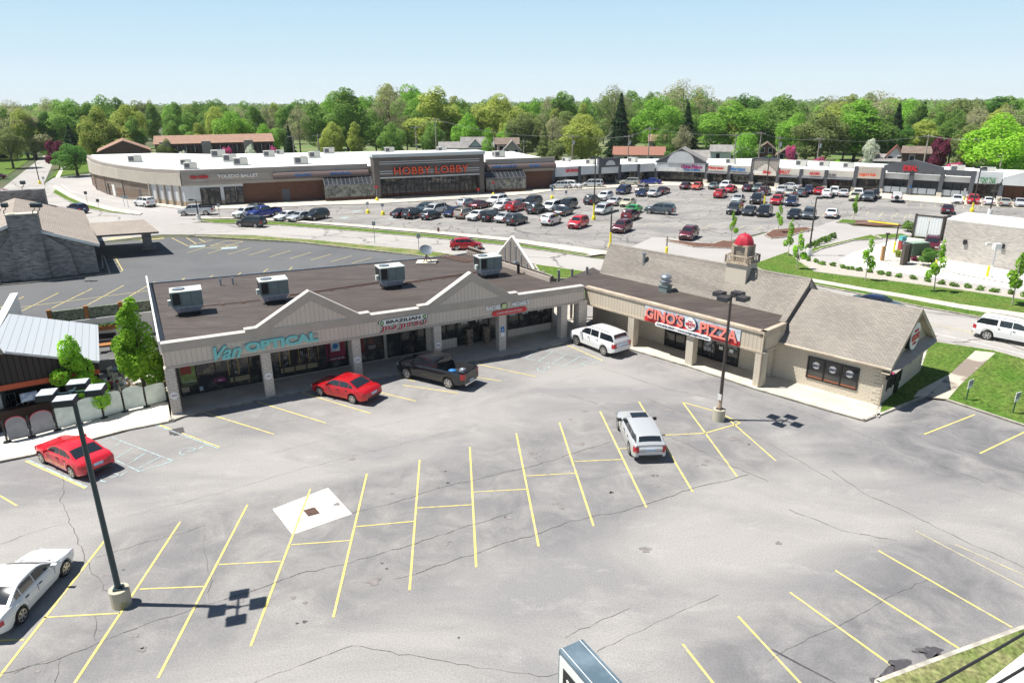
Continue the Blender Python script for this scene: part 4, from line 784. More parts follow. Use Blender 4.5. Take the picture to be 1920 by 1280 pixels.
# gable end openings
g=MB(); FG.box(g,1.0,3.6,-.1,.02,.85,2.35); FG.box(g,2.6,3.6,-.1,.021,.1,.85); o=g.build('window',GLASS,piz); f=MB()
for x in (1.0,1.9,2.6,3.6): FG.box(f,x-.05,x+.05,.02,.07,.8,2.4)
FG.box(f,1,3.6,.02,.065,2.3,2.4); f.build('frame',BLK,o)
g=MB(); g.tube([FG.P(1.75+.18*math.cos(t),.06,1.95+.14*math.sin(t)) for t in [k*.7 for k in range(10)]],.02,5); 
mm=mat('pink_neon',(.8,.1,.3),.5); mm.node_tree.nodes['Principled BSDF'].inputs['Emission Color'].default_value=(1,.1,.35,1); mm.node_tree.nodes['Principled BSDF'].inputs['Emission Strength'].default_value=.6; g.build('neon_sign',mm,o)
for x in (4.3,.55):
    l=thing('wall_lamp','black wall lamp on the shaded gable wall '+('right of the door' if x>1 else 'by the front corner'),'lamp',FG.P(x,.1,1.9),FG.a); g=MB(); g.box((0,0,0),(.1,.15,.25)); g.build('bracket',BLKP,l); g=MB(); g.cyl((0,.0,.1),(0,-.22,.1),.08,.1,8); g.build('lamp_head',BLKP,l)
sg=thing('round_sign','large round white pizza sign in the gable facing the street','sign'); c=FG.P(DEP/2-.15,0,3.95); g=MB(); g.cyl(c,c+FG.n*.32,.95,.95,28); g.build('drum',BLK,sg); g=MB(); g.cyl(c+FG.n*.32,c+FG.n*.36,.92,.92,28); g.build('face',WLET,sg)
text_obj('lettering',"GINO'S",RLET,sg,fmat(FG,DEP/2-.15,.38,3.92),width=1.5,height=.5,depth=.03,bold=.06); text_obj('lettering',"ORIGINAL",RLET,sg,fmat(FG,DEP/2-.15,.38,4.36),width=.8,height=.16,depth=.03); text_obj('lettering',"PIZZA",RLET,sg,fmat(FG,DEP/2-.15,.38,3.48),width=.7,height=.16,depth=.03)
# cupola
cp=thing('cupola','roof cupola with red dome, louvred tower and cream railing on the pizza roof','cupola')
pc=W_(-11.2,DEP/2-.9,0); q=None
# place on ridge under pixel
for k in range(400):
    pc=W_(-20+k*.05,DEP/2+.1,5.0); 
    r=(pc-Vector((0,0,CH))); uu=960+FPX*r.dot(RT)/r.dot(FW)
    if uu>=1386: break
ca=math.atan2(ce.y,ce.x); c0=Vector((pc.x,pc.y,0))
g=MB(); g.box((c0.x,c0.y,5.9),(1.7,1.7,1.9),ca); g.build('base',mat('cream_panel',(.60,.54,.45),.8),cp)
g=MB(); g.box((c0.x,c0.y,6.9),(1.95,1.95,.12),ca); 
def rot2(x,y): return Vector((c0.x+x*math.cos(ca)-y*math.sin(ca),c0.y+x*math.sin(ca)+y*math.cos(ca),0))
for s in range(4):
    for k in range(9):
        t=-.92+k*.23; x,y=((t,-.92),(.92,t),(-t,.92),(-.92,-t))[s]; p=rot2(x,y); w_=.1 if k in (0,8) else .045; g.box((p.x,p.y,7.2),(w_,w_,.5),ca)
for x,y,sx,sy in ((0,-.92,1.95,.08),(0,.92,1.95,.08),(-.92,0,.08,1.95),(.92,0,.08,1.95)): p=rot2(x,y); g.box((p.x,p.y,7.47),(sx,sy,.07),ca)
g.build('railing',TRIMC,cp)
g=MB()
for x,y in ((-.55,-.55),(.55,-.55),(.55,.55),(-.55,.55)): p=rot2(x,y); g.box((p.x,p.y,7.55),(.2,.2,1.3),ca)
for k in range(9): g.box((c0.x,c0.y,7.05+k*.13),(1.06,1.06,.035),ca,0)
g.box((c0.x,c0.y,7.5),(.98,.98,1.15),ca,1); g.box((c0.x,c0.y,8.2),(1.3,1.3,.12),ca); g.build('louvred_tower',[TRIMC,TAUPE],cp)
g=MB(); g.lathe((c0.x,c0.y,8.26),[(.76,0),(.76,.05),(.70,.28),(.56,.55),(.36,.73),(.14,.81),(.03,.83)],8); g.cyl((c0.x,c0.y,9.06),(c0.x,c0.y,9.22),.04,.02,6); g.build('dome',PINKR,cp,smooth=True,ang=30)
# exhaust mushroom and flue
v_=thing('exhaust_fan','grey mushroom exhaust fan on a square curb on the pizza flat roof','vent',(*G(1247,546,4.0).xy,4.0),ca); g=MB(); g.box((0,0,.22),(.75,.75,.44)); g.box((0,0,.5),(.85,.85,.1)); g.build('curb',HV2,v_)
g=MB(); g.lathe((0,0,.55),[(.3,0),(.3,.15),(.48,.22),(.5,.35),(.36,.42),(.34,.52),(.46,.58),(.45,.72),(.3,.86),(.05,.9)],16); g.build('fan_hood',METAL,v_,smooth=True)
p=None
v_=thing('flue_pipe','tall grey flue with round cap on the brown shingle slope','flue',W_(-21.1,3.6,5.0)); g=MB(); g.cyl((0,0,-.2),(0,0,1.3),.12,.12,10); g.build('pipe',METAL,v_); g=MB(); g.cyl((0,0,1.3),(0,0,1.38),.2,.2,10); g.build('cap',METAL,v_); g=MB(); g.box((0,0,.15),(.6,.5,.05),ca,0,0.6); g.build('flashing',WHITEP,v_)
g=MB(); 
# ---------------- craft store (big white roofed building) ----------------
def px2x(F,u,z,d=0):
    "x on facade at pixel column u for a point at height z"
    return F.at(u,340,d)[0]
HA=Vector((-61.3,131.0)); HB=Vector((9.6,156.5)); HL=Fac(HA,HB); L=HL.L; ZT=6.75
store=thing('store_building','long brick and taupe craft store with wide white roof and curved left wing','building')
CV=[(283,380,316,344.5),(234,373,310,336),(201,364,304,330),(182,356,297.5,326),(175,347,291,322)]
curve=[HL.P(0,0,0)]+[G(u,v) for u,v,_,_ in CV]; ctop=[ZT]+[Zat(G(u,v),t) for u,v,t,_ in CV]; cbot=[3.9]+[Zat(G(u,v),q) for u,v,_,q in CV]
back=[Vector((*G(u,v,ZT).xy,0)) for u,v in ((171,286),(290,283),(400,285),(650,281),(850,276.5),(935,281))]+[HL.P(L,-28,0)]
outl=[HL.P(0,0,0),HL.P(L,0,0),HL.P(L,-28,0)]+back[::-1][1:]+curve[::-1][:-1]
mb=MB(); mb.prism([Vector((p.x,p.y,0)) for p in [HL.P(.4,-.5,0),HL.P(L-.3,-.5,0)]+outl[2:]],0,ZT-.55,0,1,bot=False); mb.build('roof_deck',[CREAM,WROOF],store)
sx=lambda u,d=0: HL.at(u,330,d)[0]
xb0=sx(453); xa1=sx(512); xp0=sx(690); xp1=sx(911)
for q0,q1 in ((xb0,xp0+1),(xp1-1,L)): mb=MB(); HL.box(mb,q0,q1,-.3,0,0,3.9,0); mb.build('brick_wall',BRICKR,store)
mb=MB(); HL.box(mb,0,xb0,-.3,.02,.9,4.1,0); mb.build('pale_wall',LGREY,store); mb=MB(); HL.box(mb,0,xb0,-.3,.05,0,.9,0); mb.build('plinth',mat('tan_block_plinth',(.42,.33,.24),.9),store)
mb=MB(); HL.box(mb,-.05,xa1+.2,-.35,.35,3.9,ZT,0); HL.box(mb,-.1,xa1+.2,.35,.42,ZT-.9,ZT-.75); HL.box(mb,-.08,xa1+.2,.35,.42,4.35,4.5); mb.build('fascia',TAUPE,store)
mb=MB(); HL.box(mb,xa1,xp0,-.35,.3,5.7,ZT,0); HL.box(mb,xp1,L,-.35,.3,5.7,ZT,0); HL.box(mb,xa1,xp0,-.3,.1,3.9,4.6); HL.box(mb,xp1,L,-.3,.1,3.9,4.6); mb.build('upper_band',TAUPE,store)
for a,b in ((xa1,xp0),(xp1,L)):
    mb=MB(); n=5; P=[(.15+1.0*math.sin(math.pi*k/n*.5+.0)*1.0,5.75-1.25*(1-math.cos(math.pi*k/n*.5))) for k in range(n+1)]
    for (d0,z0),(d1,z1) in zip(P,P[1:]): mb.face([HL.P(a,d0,z0),HL.P(a,d1,z1),HL.P(b,d1,z1),HL.P(b,d0,z0)])
    mb.face([HL.P(a,1.15,4.5),HL.P(a,0,4.45),HL.P(b,0,4.45),HL.P(b,1.15,4.5)])
    for x in (a,b): mb.face([HL.P(x,0,4.45)]+[HL.P(x,d_,z_) for d_,z_ in P[::-1]])
    mb.build('barrel_awning',AWN,store)
# curved left wing
def bandwall(pts,z0,z1,off,m,name,par=store):
    mb=MB(); n=len(pts)
    z0=z0 if isinstance(z0,list) else [z0]*n; z1=z1 if isinstance(z1,list) else [z1]*n
    for i in range(n-1):
        a,b=pts[i],pts[i+1]; d=(b-a).normalized(); n_=Vector((d.y,-d.x,0)); n_= n_ if n_.dot(Vector((-.7,-.7,0)))>0 else -n_
        aa,bb=a+n_*off,b+n_*off; mb.face([(*aa.xy,z0[i]),(*bb.xy,z0[i+1]),(*bb.xy,z1[i+1]),(*aa.xy,z1[i])]); mb.face([(*aa.xy,z1[i]),(*bb.xy,z1[i+1]),(*(b-n_*.6).xy,z1[i+1]),(*(a-n_*.6).xy,z1[i])]); mb.face([(*(a-n_*.6).xy,z1[i]),(*(b-n_*.6).xy,z1[i+1]),(*(b-n_*.6).xy,z0[i+1]),(*(a-n_*.6).xy,z0[i])])
        if z0[i]>2: mb.face([(*a.xy,z0[i]),(*b.xy,z0[i+1]),(*bb.xy,z0[i+1]),(*aa.xy,z0[i])])
    return mb.build(name,m,par)
ptA=curve[0]; pB=curve[1]; mid=ptA.lerp(pB,.97); zmid=[cbot[0]+(cbot[1]-cbot[0])*.97]
bandwall(curve,cbot,[z-.7 for z in ctop],.3,CREAM,'curved_fascia'); bandwall(curve,[z-.7 for z in ctop],ctop,.15,TAUPE,'curved_cornice')
bandwall([ptA,mid],.9,[cbot[0]]+zmid,.0,LGREY,'pale_side_wall'); bandwall([ptA,mid],0,.9,.03,MATS['tan_block_plinth'],'side_plinth'); bandwall([mid]+curve[1:],0,zmid+cbot[1:],.0,BRICKO,'curved_brick_wall')
mb=MB(); FS=Fac(pB,ptA); 
for k in range(5): x=FS.L*(.06+k*.21); FS.box(mb,x-.18,x+.18,0,.35,0,3.9)
mb.build('pilasters',TAUPE,store)
for k,(t,w_) in enumerate(((.55,.0),(.75,0))): pass
FC=[Fac(curve[i+1],curve[i]) for i in range(1,5)]
for i,x,w_,mm in ((1,4.5,1.6,WHITEP),(1,1.5,1.0,BLK),(0,6,1.0,DTAUPE)):
    F=FC[i]; g=MB(); F.box(g,x,x+w_,.0,.06,.1,2.4); g.build('side_door',mm,store)
for F in FC:
    g=MB(); F.box(g,.1,.35,.0,.1,0,4.4); g.build('brick_joint',DTAUPE,store)
# shop doors and windows of the left part
for u0,u1 in ((372,385),(387,408),(417,437),(440,452)):
    x0,x1=sx(u0),sx(u1); g=MB(); HL.box(g,x0,x1,0,.06,.15,3.3); o=g.build('shop_window' if u1-u0<16 else 'glass_door',GLASS2,store); f=MB()
    for x in (x0,x1)+(((x0+x1)/2,) if u1-u0>16 else ()): HL.box(f,x-.09,x+.09,.06,.12,.1,3.35)
    for z in (.15,2.4,3.3): HL.box(f,x0,x1,.06,.115,z-.06,z+.06)
    f.build('frame',BLK,o)
g=MB(); x=sx(525); HL.box(g,x,x+1.5,0,.08,.1,2.5); g.build('side_door',SLATE,store)
# greenhouse windows
for u0,u1,nm in ((607,704,12),(912,986,10)):
    x0,x1=sx(u0,3),sx(u1,3); g=MB(); HL.box(g,x0,x1,0,3,0,.75); base=g.build('brick_plinth',BRICKR,store)
    g=MB(); g.face([HL.P(x0,3,3.1),HL.P(x1,3,3.1),HL.P(x1,.1,5.0),HL.P(x0,.1,5.0)]); gl=g.build('sloped_glazing',GHGL,store)
    g=MB(); HL.box(g,x0,x1,2.9,2.96,.75,3.1); HL.box(g,x0+.01,x0+.06,0,2.9,.75,3.1); HL.box(g,x1-.06,x1-.01,0,2.9,.75,3.1); g.face([HL.P(x0+.01,2.9,3.1),HL.P(x0+.01,.1,5),HL.P(x0+.01,.1,3.1)]); g.face([HL.P(x1-.01,2.9,3.1),HL.P(x1-.01,.1,5),HL.P(x1-.01,.1,3.1)]); g2=g.build('display_glazing',GHW,store)
    f=MB()
    for k in range(nm+1):
        x=x0+(x1-x0)*k/nm; HL.box(f,x-.05,x+.05,2.94,3.02,.75,3.1); f.cyl(HL.P(x,3,3.14),HL.P(x,.1,5.04),.03,.03,4)
    HL.box(f,x0,x1,2.94,3.03,3.02,3.16)
    for t in (.5,): f.cyl(HL.P(x0,3-2.9*t,3.14+1.9*t),HL.P(x1,3-2.9*t,3.14+1.9*t),.05,.05,4)
    f.build('glazing_bars',mat('grey_bar',(.20,.20,.20),.5),gl)
# entrance block
PD=3.3; x0,x1=sx(703,PD),sx(908,PD); zt=9.0
zt=HL.at(800,294,PD)[1]+.2
eb=mb=MB(); HL.box(mb,x0-.1,x1,-2,PD-.3,4.1,zt,0); HL.box(mb,x0+.9,x1-.9,PD-.3,PD-.1,4.1,zt-.2,1); mb.build('entrance_block',[CREAM,DTAUPE],store)
mb=MB(); HL.box(mb,x0-.35,x1+.2,-2.2,PD+.25,zt-.05,zt+.55); mb.build('cornice',mat('pale_blue_cornice',(.50,.54,.56),.7),store)
mb=MB()
for z in (zt-.95,zt-1.35,4.95,5.4): HL.box(mb,x0+1.0,x1-1.0,PD-.1,PD-.02,z-.07,z+.07)
HL.box(mb,x0+1,x1-1,PD-.1,PD+.1,4.0,4.25); mb.build('bands',mat('pale_band',(.50,.52,.53),.7),store)
for q0,q1 in ((x0-.1,x0+1.0),(x1-1.0,x1)): mb=MB(); HL.box(mb,q0,q1,-.5,PD,0,zt-.1); mb.build('pier',DTAUPE,store)

mb=MB(); HL.box(mb,x0+1,x1-1,PD-1.6,PD-1.4,0,.9); mb.build('brick_plinth',BRICKR,store)
g=MB(); HL.box(g,x0+6.5,x1-5,PD-1.5,PD-1.45,.9,4.0); o=g.build('shop_window',GLASS2,store); f=MB()
for k in range(14): x=x0+6.5+(x1-x0-11.5)*k/13; HL.box(f,x-.06,x+.06,PD-1.46,PD-1.38,.9,4)
f.build('glazing_bars',BLK,o)
for a,b in ((x0+1.1,x0+6.4),(x1-5,x1-1.1)):
    g=MB(); HL.box(g,a,b,PD-1.5,PD-1.42,.1,4.0); o=g.build('glass_door',GLASS2,store); f=MB()
    for k in range(5): x=a+(b-a)*k/4; HL.box(f,x-.09,x+.09,PD-1.42,PD-1.34,.1,3.2)
    HL.box(f,a,b,PD-1.42,PD-1.33,2.9,3.15); f.build('frame',BLK,o)
def simple_sign(F,label,txt,m,p0,p1,d,group=None,bold=.03,depth=.15,name='shop_sign',**k):
    s=thing(name,label,'sign'); ftext(F,'lettering',txt,m,s,p0,p1,d,depth,bold=bold,**k); return s
s=simple_sign(HL,'big orange red capital lettering on the dark entrance block','HOBBY LOBBY',ORL,(739,328),(877,308.5),PD+.1,bold=.012,depth=.3,space=1.12)
ftext(HL,'letter_shadow','HOBBY LOBBY',BLK,s,(738,329),(878,308),PD,.08,bold=.04,space=1.12)
simple_sign(HL,'pale serif capital lettering on the taupe fascia at left','TOLEDO BALLET',WLET,(408,334),(484,325),.45,bold=.035)
s=thing('shop_sign','red script sign with white underline at the left corner of the taupe fascia','sign'); ftext(HL,'lettering','Cake Walkin',RLET,s,(356,335.5),(390,328),.45,.1,bold=.07,shear=.3); ftext(HL,'under_lettering','CATERING SERVICE',WLET,s,(360,339),(386,337),.45,.1,bold=.05)
for t,a,b,lb in (('CRAFTS',(553,331.5),(583,324.5),'blue lettering on the ribbed awning nearest the taupe fascia'),('SEASONAL',(619,328),(658,321.5),'blue lettering above the left glass greenhouse window'),('HOME ACCENTS',(922,315.5),(969,309),'blue lettering above the right glass greenhouse window'),('FLORAL',(993,313.5),(1013,307.5),'blue lettering at the right end of the right ribbed awning')): simple_sign(HL,lb,t,BLUEL,a,b,1.0)
# roof plant: one small box unit copied
def rtu():
    t=thing('rooftop_unit','x','air conditioner',(0,0,0),0,'rooftop units on the craft store'); g=MB(); g.box((0,0,.75),(2.6,1.9,1.3)); g.build('casing',mat('beige_unit',(.50,.49,.44),.6),t); g=MB(); g.box((-.6,-.96,.8),(1.0,.04,.9)); g.box((-1.32,0,.8),(.04,1.4,.9)); g.build('grille',SLATE,t); g=MB(); g.box((.5,0,1.44),(1.1,1.1,.1)); g.box((0,0,.06),(2.7,2.0,.1)); g.build('fan_box',METAL,t); return t
ru=rtu()
RU=[((254,304),1,'rooftop unit nearest the curved left end of the white roof'),((358,317),.9,'front rooftop unit above the red script sign'),((349,309),.8,'rooftop unit just behind the front one at far left'),((410,295),1.2,'large boxy unit standing at the back above the pale lettering'),((432,303),1.1,'unit left of the pair by the front edge above the pale lettering'),((452,310),1.1,'unit right of the pair at the front roof edge'),((505,294),1,'unit at the roof back before the green shrub'),((525,289),.7,'small unit at the roof back before the pink tree'),((565,308),1.1,'lone unit near the front edge above the ribbed awning'),((590,296),1,'middle unit left of the entrance block'),((617,288),1,'unit at the roof back above the greenhouse window'),((730,286),.9,'unit behind the left end of the entrance block'),((828,285),.9,'unit behind the right part of the entrance block'),((935,295),1,'unit right of the entrance block on the white roof')]
for i,((u,v),s_,lb) in enumerate(RU):
    o=ru if i==0 else copy_tree(ru); p=G(u,v,ZT-.55); o.location=p; o.rotation_euler=(0,0,HL.a); o.scale=(s_,)*3; o['label']=lb
# ---------------- strip mall behind ----------------
S1=Fac(Vector((9.6,156.6)),G(1228,341)); S2=Fac(G(1228,341),G(1321,344)); S3=Fac(G(1321,344),G(1640,362)); S4=Fac(G(1640,362),G(1920,381)+(G(1920,381)-G(1640,362))*.4)
mall=thing('strip_mall','low angled strip of small shops with white roof behind the packed car park','building')
allp=[S1.P(-.5,0,0),S1.P(S1.L,0,0),S3.P(0,0,0),S3.P(S3.L,0,0),S4.P(S4.L,0,0)]
bk=[S4.P(S4.L,-24,0),S3.P(S3.L,-24,0),S3.P(5,-26,0),S1.P(S1.L-4,-20,0),S1.P(-.5,-20,0)]
mb=MB(); mb.prism([p+Vector((0,1.2,0)) for p in allp]+bk,3.0,4.0,0,1); mb.prism([allp[0]+Vector((0,3,0)),allp[1]+Vector((.5,3,0)),allp[2]+Vector((1,3,0)),allp[3]+Vector((2.5,2.5,0)),allp[4]+Vector((2.5,2.5,0))]+bk,.0,3.02,2); mb.build('main_roof',[WHITEP,WROOF,SLATE],mall)
def bayrow(F,u0,u1,kind,top,bot,col,name='shop_front',rec=-2.6,wm=GLASS2,awn=None):
    x0=F.at(u0,340)[0]; x1=F.at(u1,340)[0]; zt=F.at((u0+u1)/2,top)[1]; zb=max(2.2,F.at((u0+u1)/2,bot)[1])
    g=MB()
    if kind=='flat': F.poly(g,[(x0,zb),(x1,zb),(x1,zt),(x0,zt)],-1.2,0)
    elif kind=='gable': F.poly(g,[(x0,zb),(x1,zb),(x1,zb+(zt-zb)*.45),((x0+x1)/2,zt),(x0,zb+(zt-zb)*.45)],-1.4,.15)
    o=g.build(name,col,mall)
    g=MB(); F.box(g,x0+.3,x1-.3,rec,rec+.1,.2,zb); w_=g.build('shop_window',wm,o); f=MB()
    n=max(3,int((x1-x0)/1.6))
    for k in range(n+1): x=x0+.3+(x1-x0-.6)*k/n; F.box(f,x-.05,x+.05,rec+.1,rec+.17,.2,zb)
    F.box(f,x0+.3,x1-.3,rec+.1,rec+.16,.15,.5); f.build('frame',BLK,o)
    if awn: g=MB(); g.slab([F.P(x0+.3,.02,zb+.25),F.P(x1-.3,.02,zb+.25),F.P(x1-.3,.75,zb-.2),F.P(x0+.3,.75,zb-.2)],.08); g.build('awning',SLATE,o)
    g=MB(); F.box(g,x0-.35,x0+.35,-.8,.1,.9,zt if kind!='gable' else zb+.5); p=g.build('pillar',SLATE,o); g=MB(); F.box(g,x0-.45,x0+.45,-.9,.2,.1,.95); g.build('pillar_base',CREAM2,p)
    return x0,x1,zb,zt,o
def arch(F,x0,x1,zb,zt,m,par,tm=SLATE):
    g=MB(); xm=(x0+x1)/2; r=(x1-x0)*.24; F.poly(g,[(xm+r*math.cos(t),zb+(zt-zb)*.55+r*.85*math.sin(t)) for t in [math.pi*k/10 for k in range(11)]],.16,.24); g.build('arch_panel',m,par)
bayrow(S1,1038,1086,'flat',313,331,LGREY); bayrow(S1,1086,1124,'flat',311,327,LGREY)
a=bayrow(S1,1124,1161,'flat',297,325,LGREY); g=MB(); S1.poly(g,[(a[0],a[2]+(a[3]-a[2])*.42),(a[1],a[2]+(a[3]-a[2])*.42),(a[1],a[3]+.1),(a[0],a[3]+.1)],0,.08); g.build('upper_panel',SLATE,a[4]); arch(S1,a[0],a[1],a[2],a[3],LGREY,a[4])
bayrow(S1,1161,1196,'flat',308,322,LGREY); bayrow(S1,1196,1226,'flat',307,322,LGREY)
a=bayrow(S2,1229,1320,'gable',281,322,LGREY); 
g=MB(); xm=(a[0]+a[1])/2; zs=a[2]+(a[3]-a[2])*.45; S2.poly(g,[(a[0]-.3,zs-.2),(a[1]+.3,zs-.2),(a[1]+.3,zs+.1),(xm,a[3]+.35),(a[0]-.3,zs+.1)],.15,.22); g.build('gable_panel',SLATE,a[4]); g=MB(); S2.poly(g,[(xm+3.1*math.cos(t),zs-.2+2.6*math.sin(t)) for t in [math.pi*k/12 for k in range(13)]],.22,.3); g.build('arch_panel',LGREY,a[4])
g=MB()
for s_ in (0,1):
    xx=a[0] if s_==0 else a[1]; g.slab([S2.P(xx,.3,zs+.15),S2.P(xm,.3,a[3]+.4),S2.P(xm,-7,a[3]+.4),S2.P(xx,-7,zs+.15)],.15)
g.build('gable_roof',SHINGG,a[4])
bayrow(S3,1322,1365,'flat',310,323,CREAM2,awn=1); bayrow(S3,1365,1407,'flat',311,324,CREAM2,awn=1,wm=GHW)
a=bayrow(S3,1408,1456,'flat',299,329,CREAM2); g=MB(); x0,x1,zb,zt,o=a
P=[(x0,zt),(x1,zt),(x1,zb+1.3)]; 
w_=(x1-x0); steps=[(x1-.0,zb+1.5),(x1-w_*.12,zb+1.5),(x1-w_*.12,zb+2.0),(x1-w_*.24,zb+2.0),(x1-w_*.24,zb+2.5),(x0+w_*.24,zb+2.5),(x0+w_*.24,zb+2.0),(x0+w_*.12,zb+2.0),(x0+w_*.12,zb+1.5),(x0,zb+1.5)]
for k in range(4):
    hw=w_*(.5-.12*k); lo=zb+1.0+.5*k
for sgn in (-1,1):
    for k in range(4):
        xo=(x0 if sgn<0 else x1); S3.box(g,xo-sgn*w_*.1*k,xo-sgn*w_*.1*(k+1),0,.1,zb+1.1+.45*k,zt)
S3.box(g,x0+w_*.4,x1-w_*.4,0,.1,zt-.6,zt); g.build('stepped_panel',TAUPE,o); g=MB(); S3.box(g,x0-.1,x1+.1,-1.3,.2,zt,zt+.25); g.build('coping',SLATE,o)
bayrow(S3,1457,1498,'flat',316,330,CREAM2,awn=1); bayrow(S3,1500,1546,'flat',318,332,CREAM2,awn=1); bayrow(S3,1547,1600,'flat',320,334,CREAM2,awn=1)
bayrow(S3,1602,1650,'flat',313,335,CREAM)
a=bayrow(S4,1653,1764,'gable',300,322,SLATE,rec=-3,wm=SLATE); a2_=bayrow(S4,1765,1822,'flat',320,328,SLATE,rec=-3,wm=SLATE)
g=MB(); 
for (q0,q1) in ((a[0],a[1]),(a2_[0],a2_[1])):
    n=int((q1-q0)/1.6)
    for k in range(n): S4.box(g,q0+.4+k*1.6,q0+1.85+k*1.6,-.3,-.2,.4,1.5)
g.build('glass_screens',mat('pale_grey_panel',(.30,.33,.36),.5),mall)
xm=(a[0]+a[1])/2; g=MB(); S4.box(g,xm-.4,xm+.4,-.6,.1,.1,a[2]); g.build('pillar',SLATE,a[4])
bayrow(S4,1823,1878,'flat',322,345,LGREY); bayrow(S4,1880,1990,'gable',318,350,LGREY,wm=BRICKR)
for t,m,a_,b_,F,lb in (('SPORTS',RLET,(1061,323.5),(1084,317),S1,'red and white shop sign at the left end of the strip of shops'),('COSTUMES',WLET,(1235,319),(1268,314.5),S2,'pale lettering at left under the big grey gable'),('China Palace',PURP,(1277,316),(1317,310),S2,'plum script sign at right under the big grey gable'),('Thai Cuisine',BLUEL,(1282,320.5),(1313,317),S2,'small blue sign below the plum script'),('Nana Jean',RLET,(1328,318),(1357,313),S3,'small red lettering just right of the grey gable'),('Merchant',BLUEL,(1370,320),(1398,314.5),S3,'blue and green lettering left of the stepped shop front'),('Game',WLET,(1412,324.5),(1430,319.5),S3,'white half of the sign on the stepped shop front'),('Stop',RLET,(1430,327),(1446,320),S3,'red half of the sign on the stepped shop front'),('SALLY',RLET,(1460,325.5),(1482,319.5),S3,'bold red capital sign right of the stepped shop front'),('AROMA',RLET,(1517,328),(1538,323),S3,'thin red capital sign in the middle of the right hand row'),('JEWELERS',SLATE,(1545,331),(1568,326.5),S3,'dark lettering right of the thin red sign'),('yogurt hub',ORL,(1610,331),(1643,325),S3,'orange sign on the cream front left of the dark gable'),('IDEAL',RLET,(1693,320),(1722,311),S4,'red outlined capital sign in the dark gable'),('TONY THAI',GREENL,(1836,343),(1868,333.5),S4,'green lettering on the pale front at far right')):
    simple_sign(F,lb,t,m,a_,b_,.27,bold=.05,depth=.12)
ru2=rtu(); ru2['group']='rooftop units on the strip mall'
for i,((u,v),s_,lb) in enumerate([((1108,307),.8,'strip mall roof unit left of the arched shop front'),((1062,302),.7,'strip mall roof unit nearest the craft store'),((1186,303),.8,'strip mall roof unit right of the arched front'),((1370,306),.8,'strip mall roof unit in front of the white house'),((1502,310),.9,'strip mall roof unit above the bold red sign'),((1545,311),.8,'strip mall roof unit above the dark lettering'),((1590,314),.8,'strip mall roof unit left of the dark gable'),((1794,322),1,'tall white unit right of the dark gable'),((1850,326),1,'tall white unit at the far right of the strip roof')]):
    o=ru2 if i==0 else copy_tree(ru2); p=G(u,v+1,4.0); o.location=p; o.rotation_euler=(0,0,S3.a); o.scale=(s_,)*3; o['label']=lb
# ---------------- grey stone building at left ----------------
e_=(G(187,512)-G(0,530)); FB=Fac(G(187,512)-e_*1.6,G(187,512)); 
gs=thing('stone_building','grey stone building with tan gable roof and broad chimneys at left','building')
xR=FB.L; xc=FB.at(40,500)[0]; wd=xR-xc; ez_=3.5; rz_=6.4
LEN=30; 
DVB=Vector((math.cos(R_(123.3)),math.sin(R_(123.3)),0))
def B_(x,y,z): return FB.P(x,0,z)+DVB*y
mb=MB(); mb.prism([B_(xc-wd,0,0),B_(xR,0,0),B_(xR,LEN,0),B_(xc-wd,LEN,0)],0,ez_,0); mb.face([B_(xc-wd,0,ez_),B_(xR,0,ez_),B_(xc,0,rz_-.1)]); mb.build('wall',BRICKG,gs)
mb=MB(); mb.slab([B_(xR+.6,-.4,ez_-.1),B_(xR+.6,LEN+.3,ez_-.1),B_(xc,LEN-5,rz_),B_(xc,-.4,rz_)],.2); mb.slab([B_(xc-wd-.6,-.4,ez_-.1),B_(xc-wd-.6,LEN+.3,ez_-.1),B_(xc,LEN-5,rz_),B_(xc,-.4,rz_)],.2); mb.slab([B_(xR+.6,LEN+.3,ez_-.1),B_(xc-wd-.6,LEN+.3,ez_-.1),B_(xc,LEN-5.02,rz_)],.2); mb.build('roof',SHING2,gs)
mb=MB()
for s_ in (1,-1):
    mb.slab([B_(xc+s_*.02,-.45,rz_+.03),B_(xc+s_*(wd+.6),-.45,ez_-.07),B_(xc+s_*(wd+.6),-.38,ez_-.07),B_(xc+s_*.02,-.38,rz_+.03)],.32)
mb.build('barge_board',WHITEP,gs)
zc_=FB.at(40,403,.6)[1]; cx0=FB.at(9,405,.75)[0]; cx1=FB.at(69,405,.75)[0]
mb=MB(); FB.box(mb,cx0,cx1,-.6,.75,0,zc_); FB.poly(mb,[(cx0-1.6,0),(cx1+2.6,0),(cx1+2.2,3.2),(cx1,5.2),(cx0,5.2),(cx0-1.6,3.2)],.0,.45); mb.build('chimney',BRICKG,gs)
mb=MB(); FB.box(mb,cx0-.05,cx1+.05,-.65,.8,zc_,zc_+.12); mb.build('chimney_cap',CONC,gs)
g2=MB(); p=B_(xc,LEN-2,0); g2.box((p.x+1.0,p.y,3.4),(5.5,1.5,7.6),FB.a); g2.build('chimney',BRICKG,gs)
mb=MB(); 
for k in range(9): p=B_(xc-1.6,8+k*1.2,rz_-.75+.02*k); mb.box(p,(.5,.8,.1),FB.a)
mb.build('roof_louvre',DTAUPE,gs)
def flood(u,v,z,lb):
    t=thing('floodlight',lb,'lamp',(*G(u,v,z).xy,z),0,'floodlights on the stone chimneys'); g=MB(); g.tube([(0,0,0),(0,0,.35),(.25,0,.5),(.3,0,.8)],.04,6); g.build('bracket',BLKP,t); g=MB(); g.box((.3,-.05,1.0),(.6,.35,.42),.2,0,.3); g.build('lamp_head',POLE,t); return t
f1=flood(62,402,zc_+.1,'left of the twin floodlights on the near stone chimney'); f2=flood(72,402,zc_+.1,'right of the twin floodlights on the near stone chimney'); f3=flood(8,402,zc_+.1,'single floodlight on the left edge of the near stone chimney')
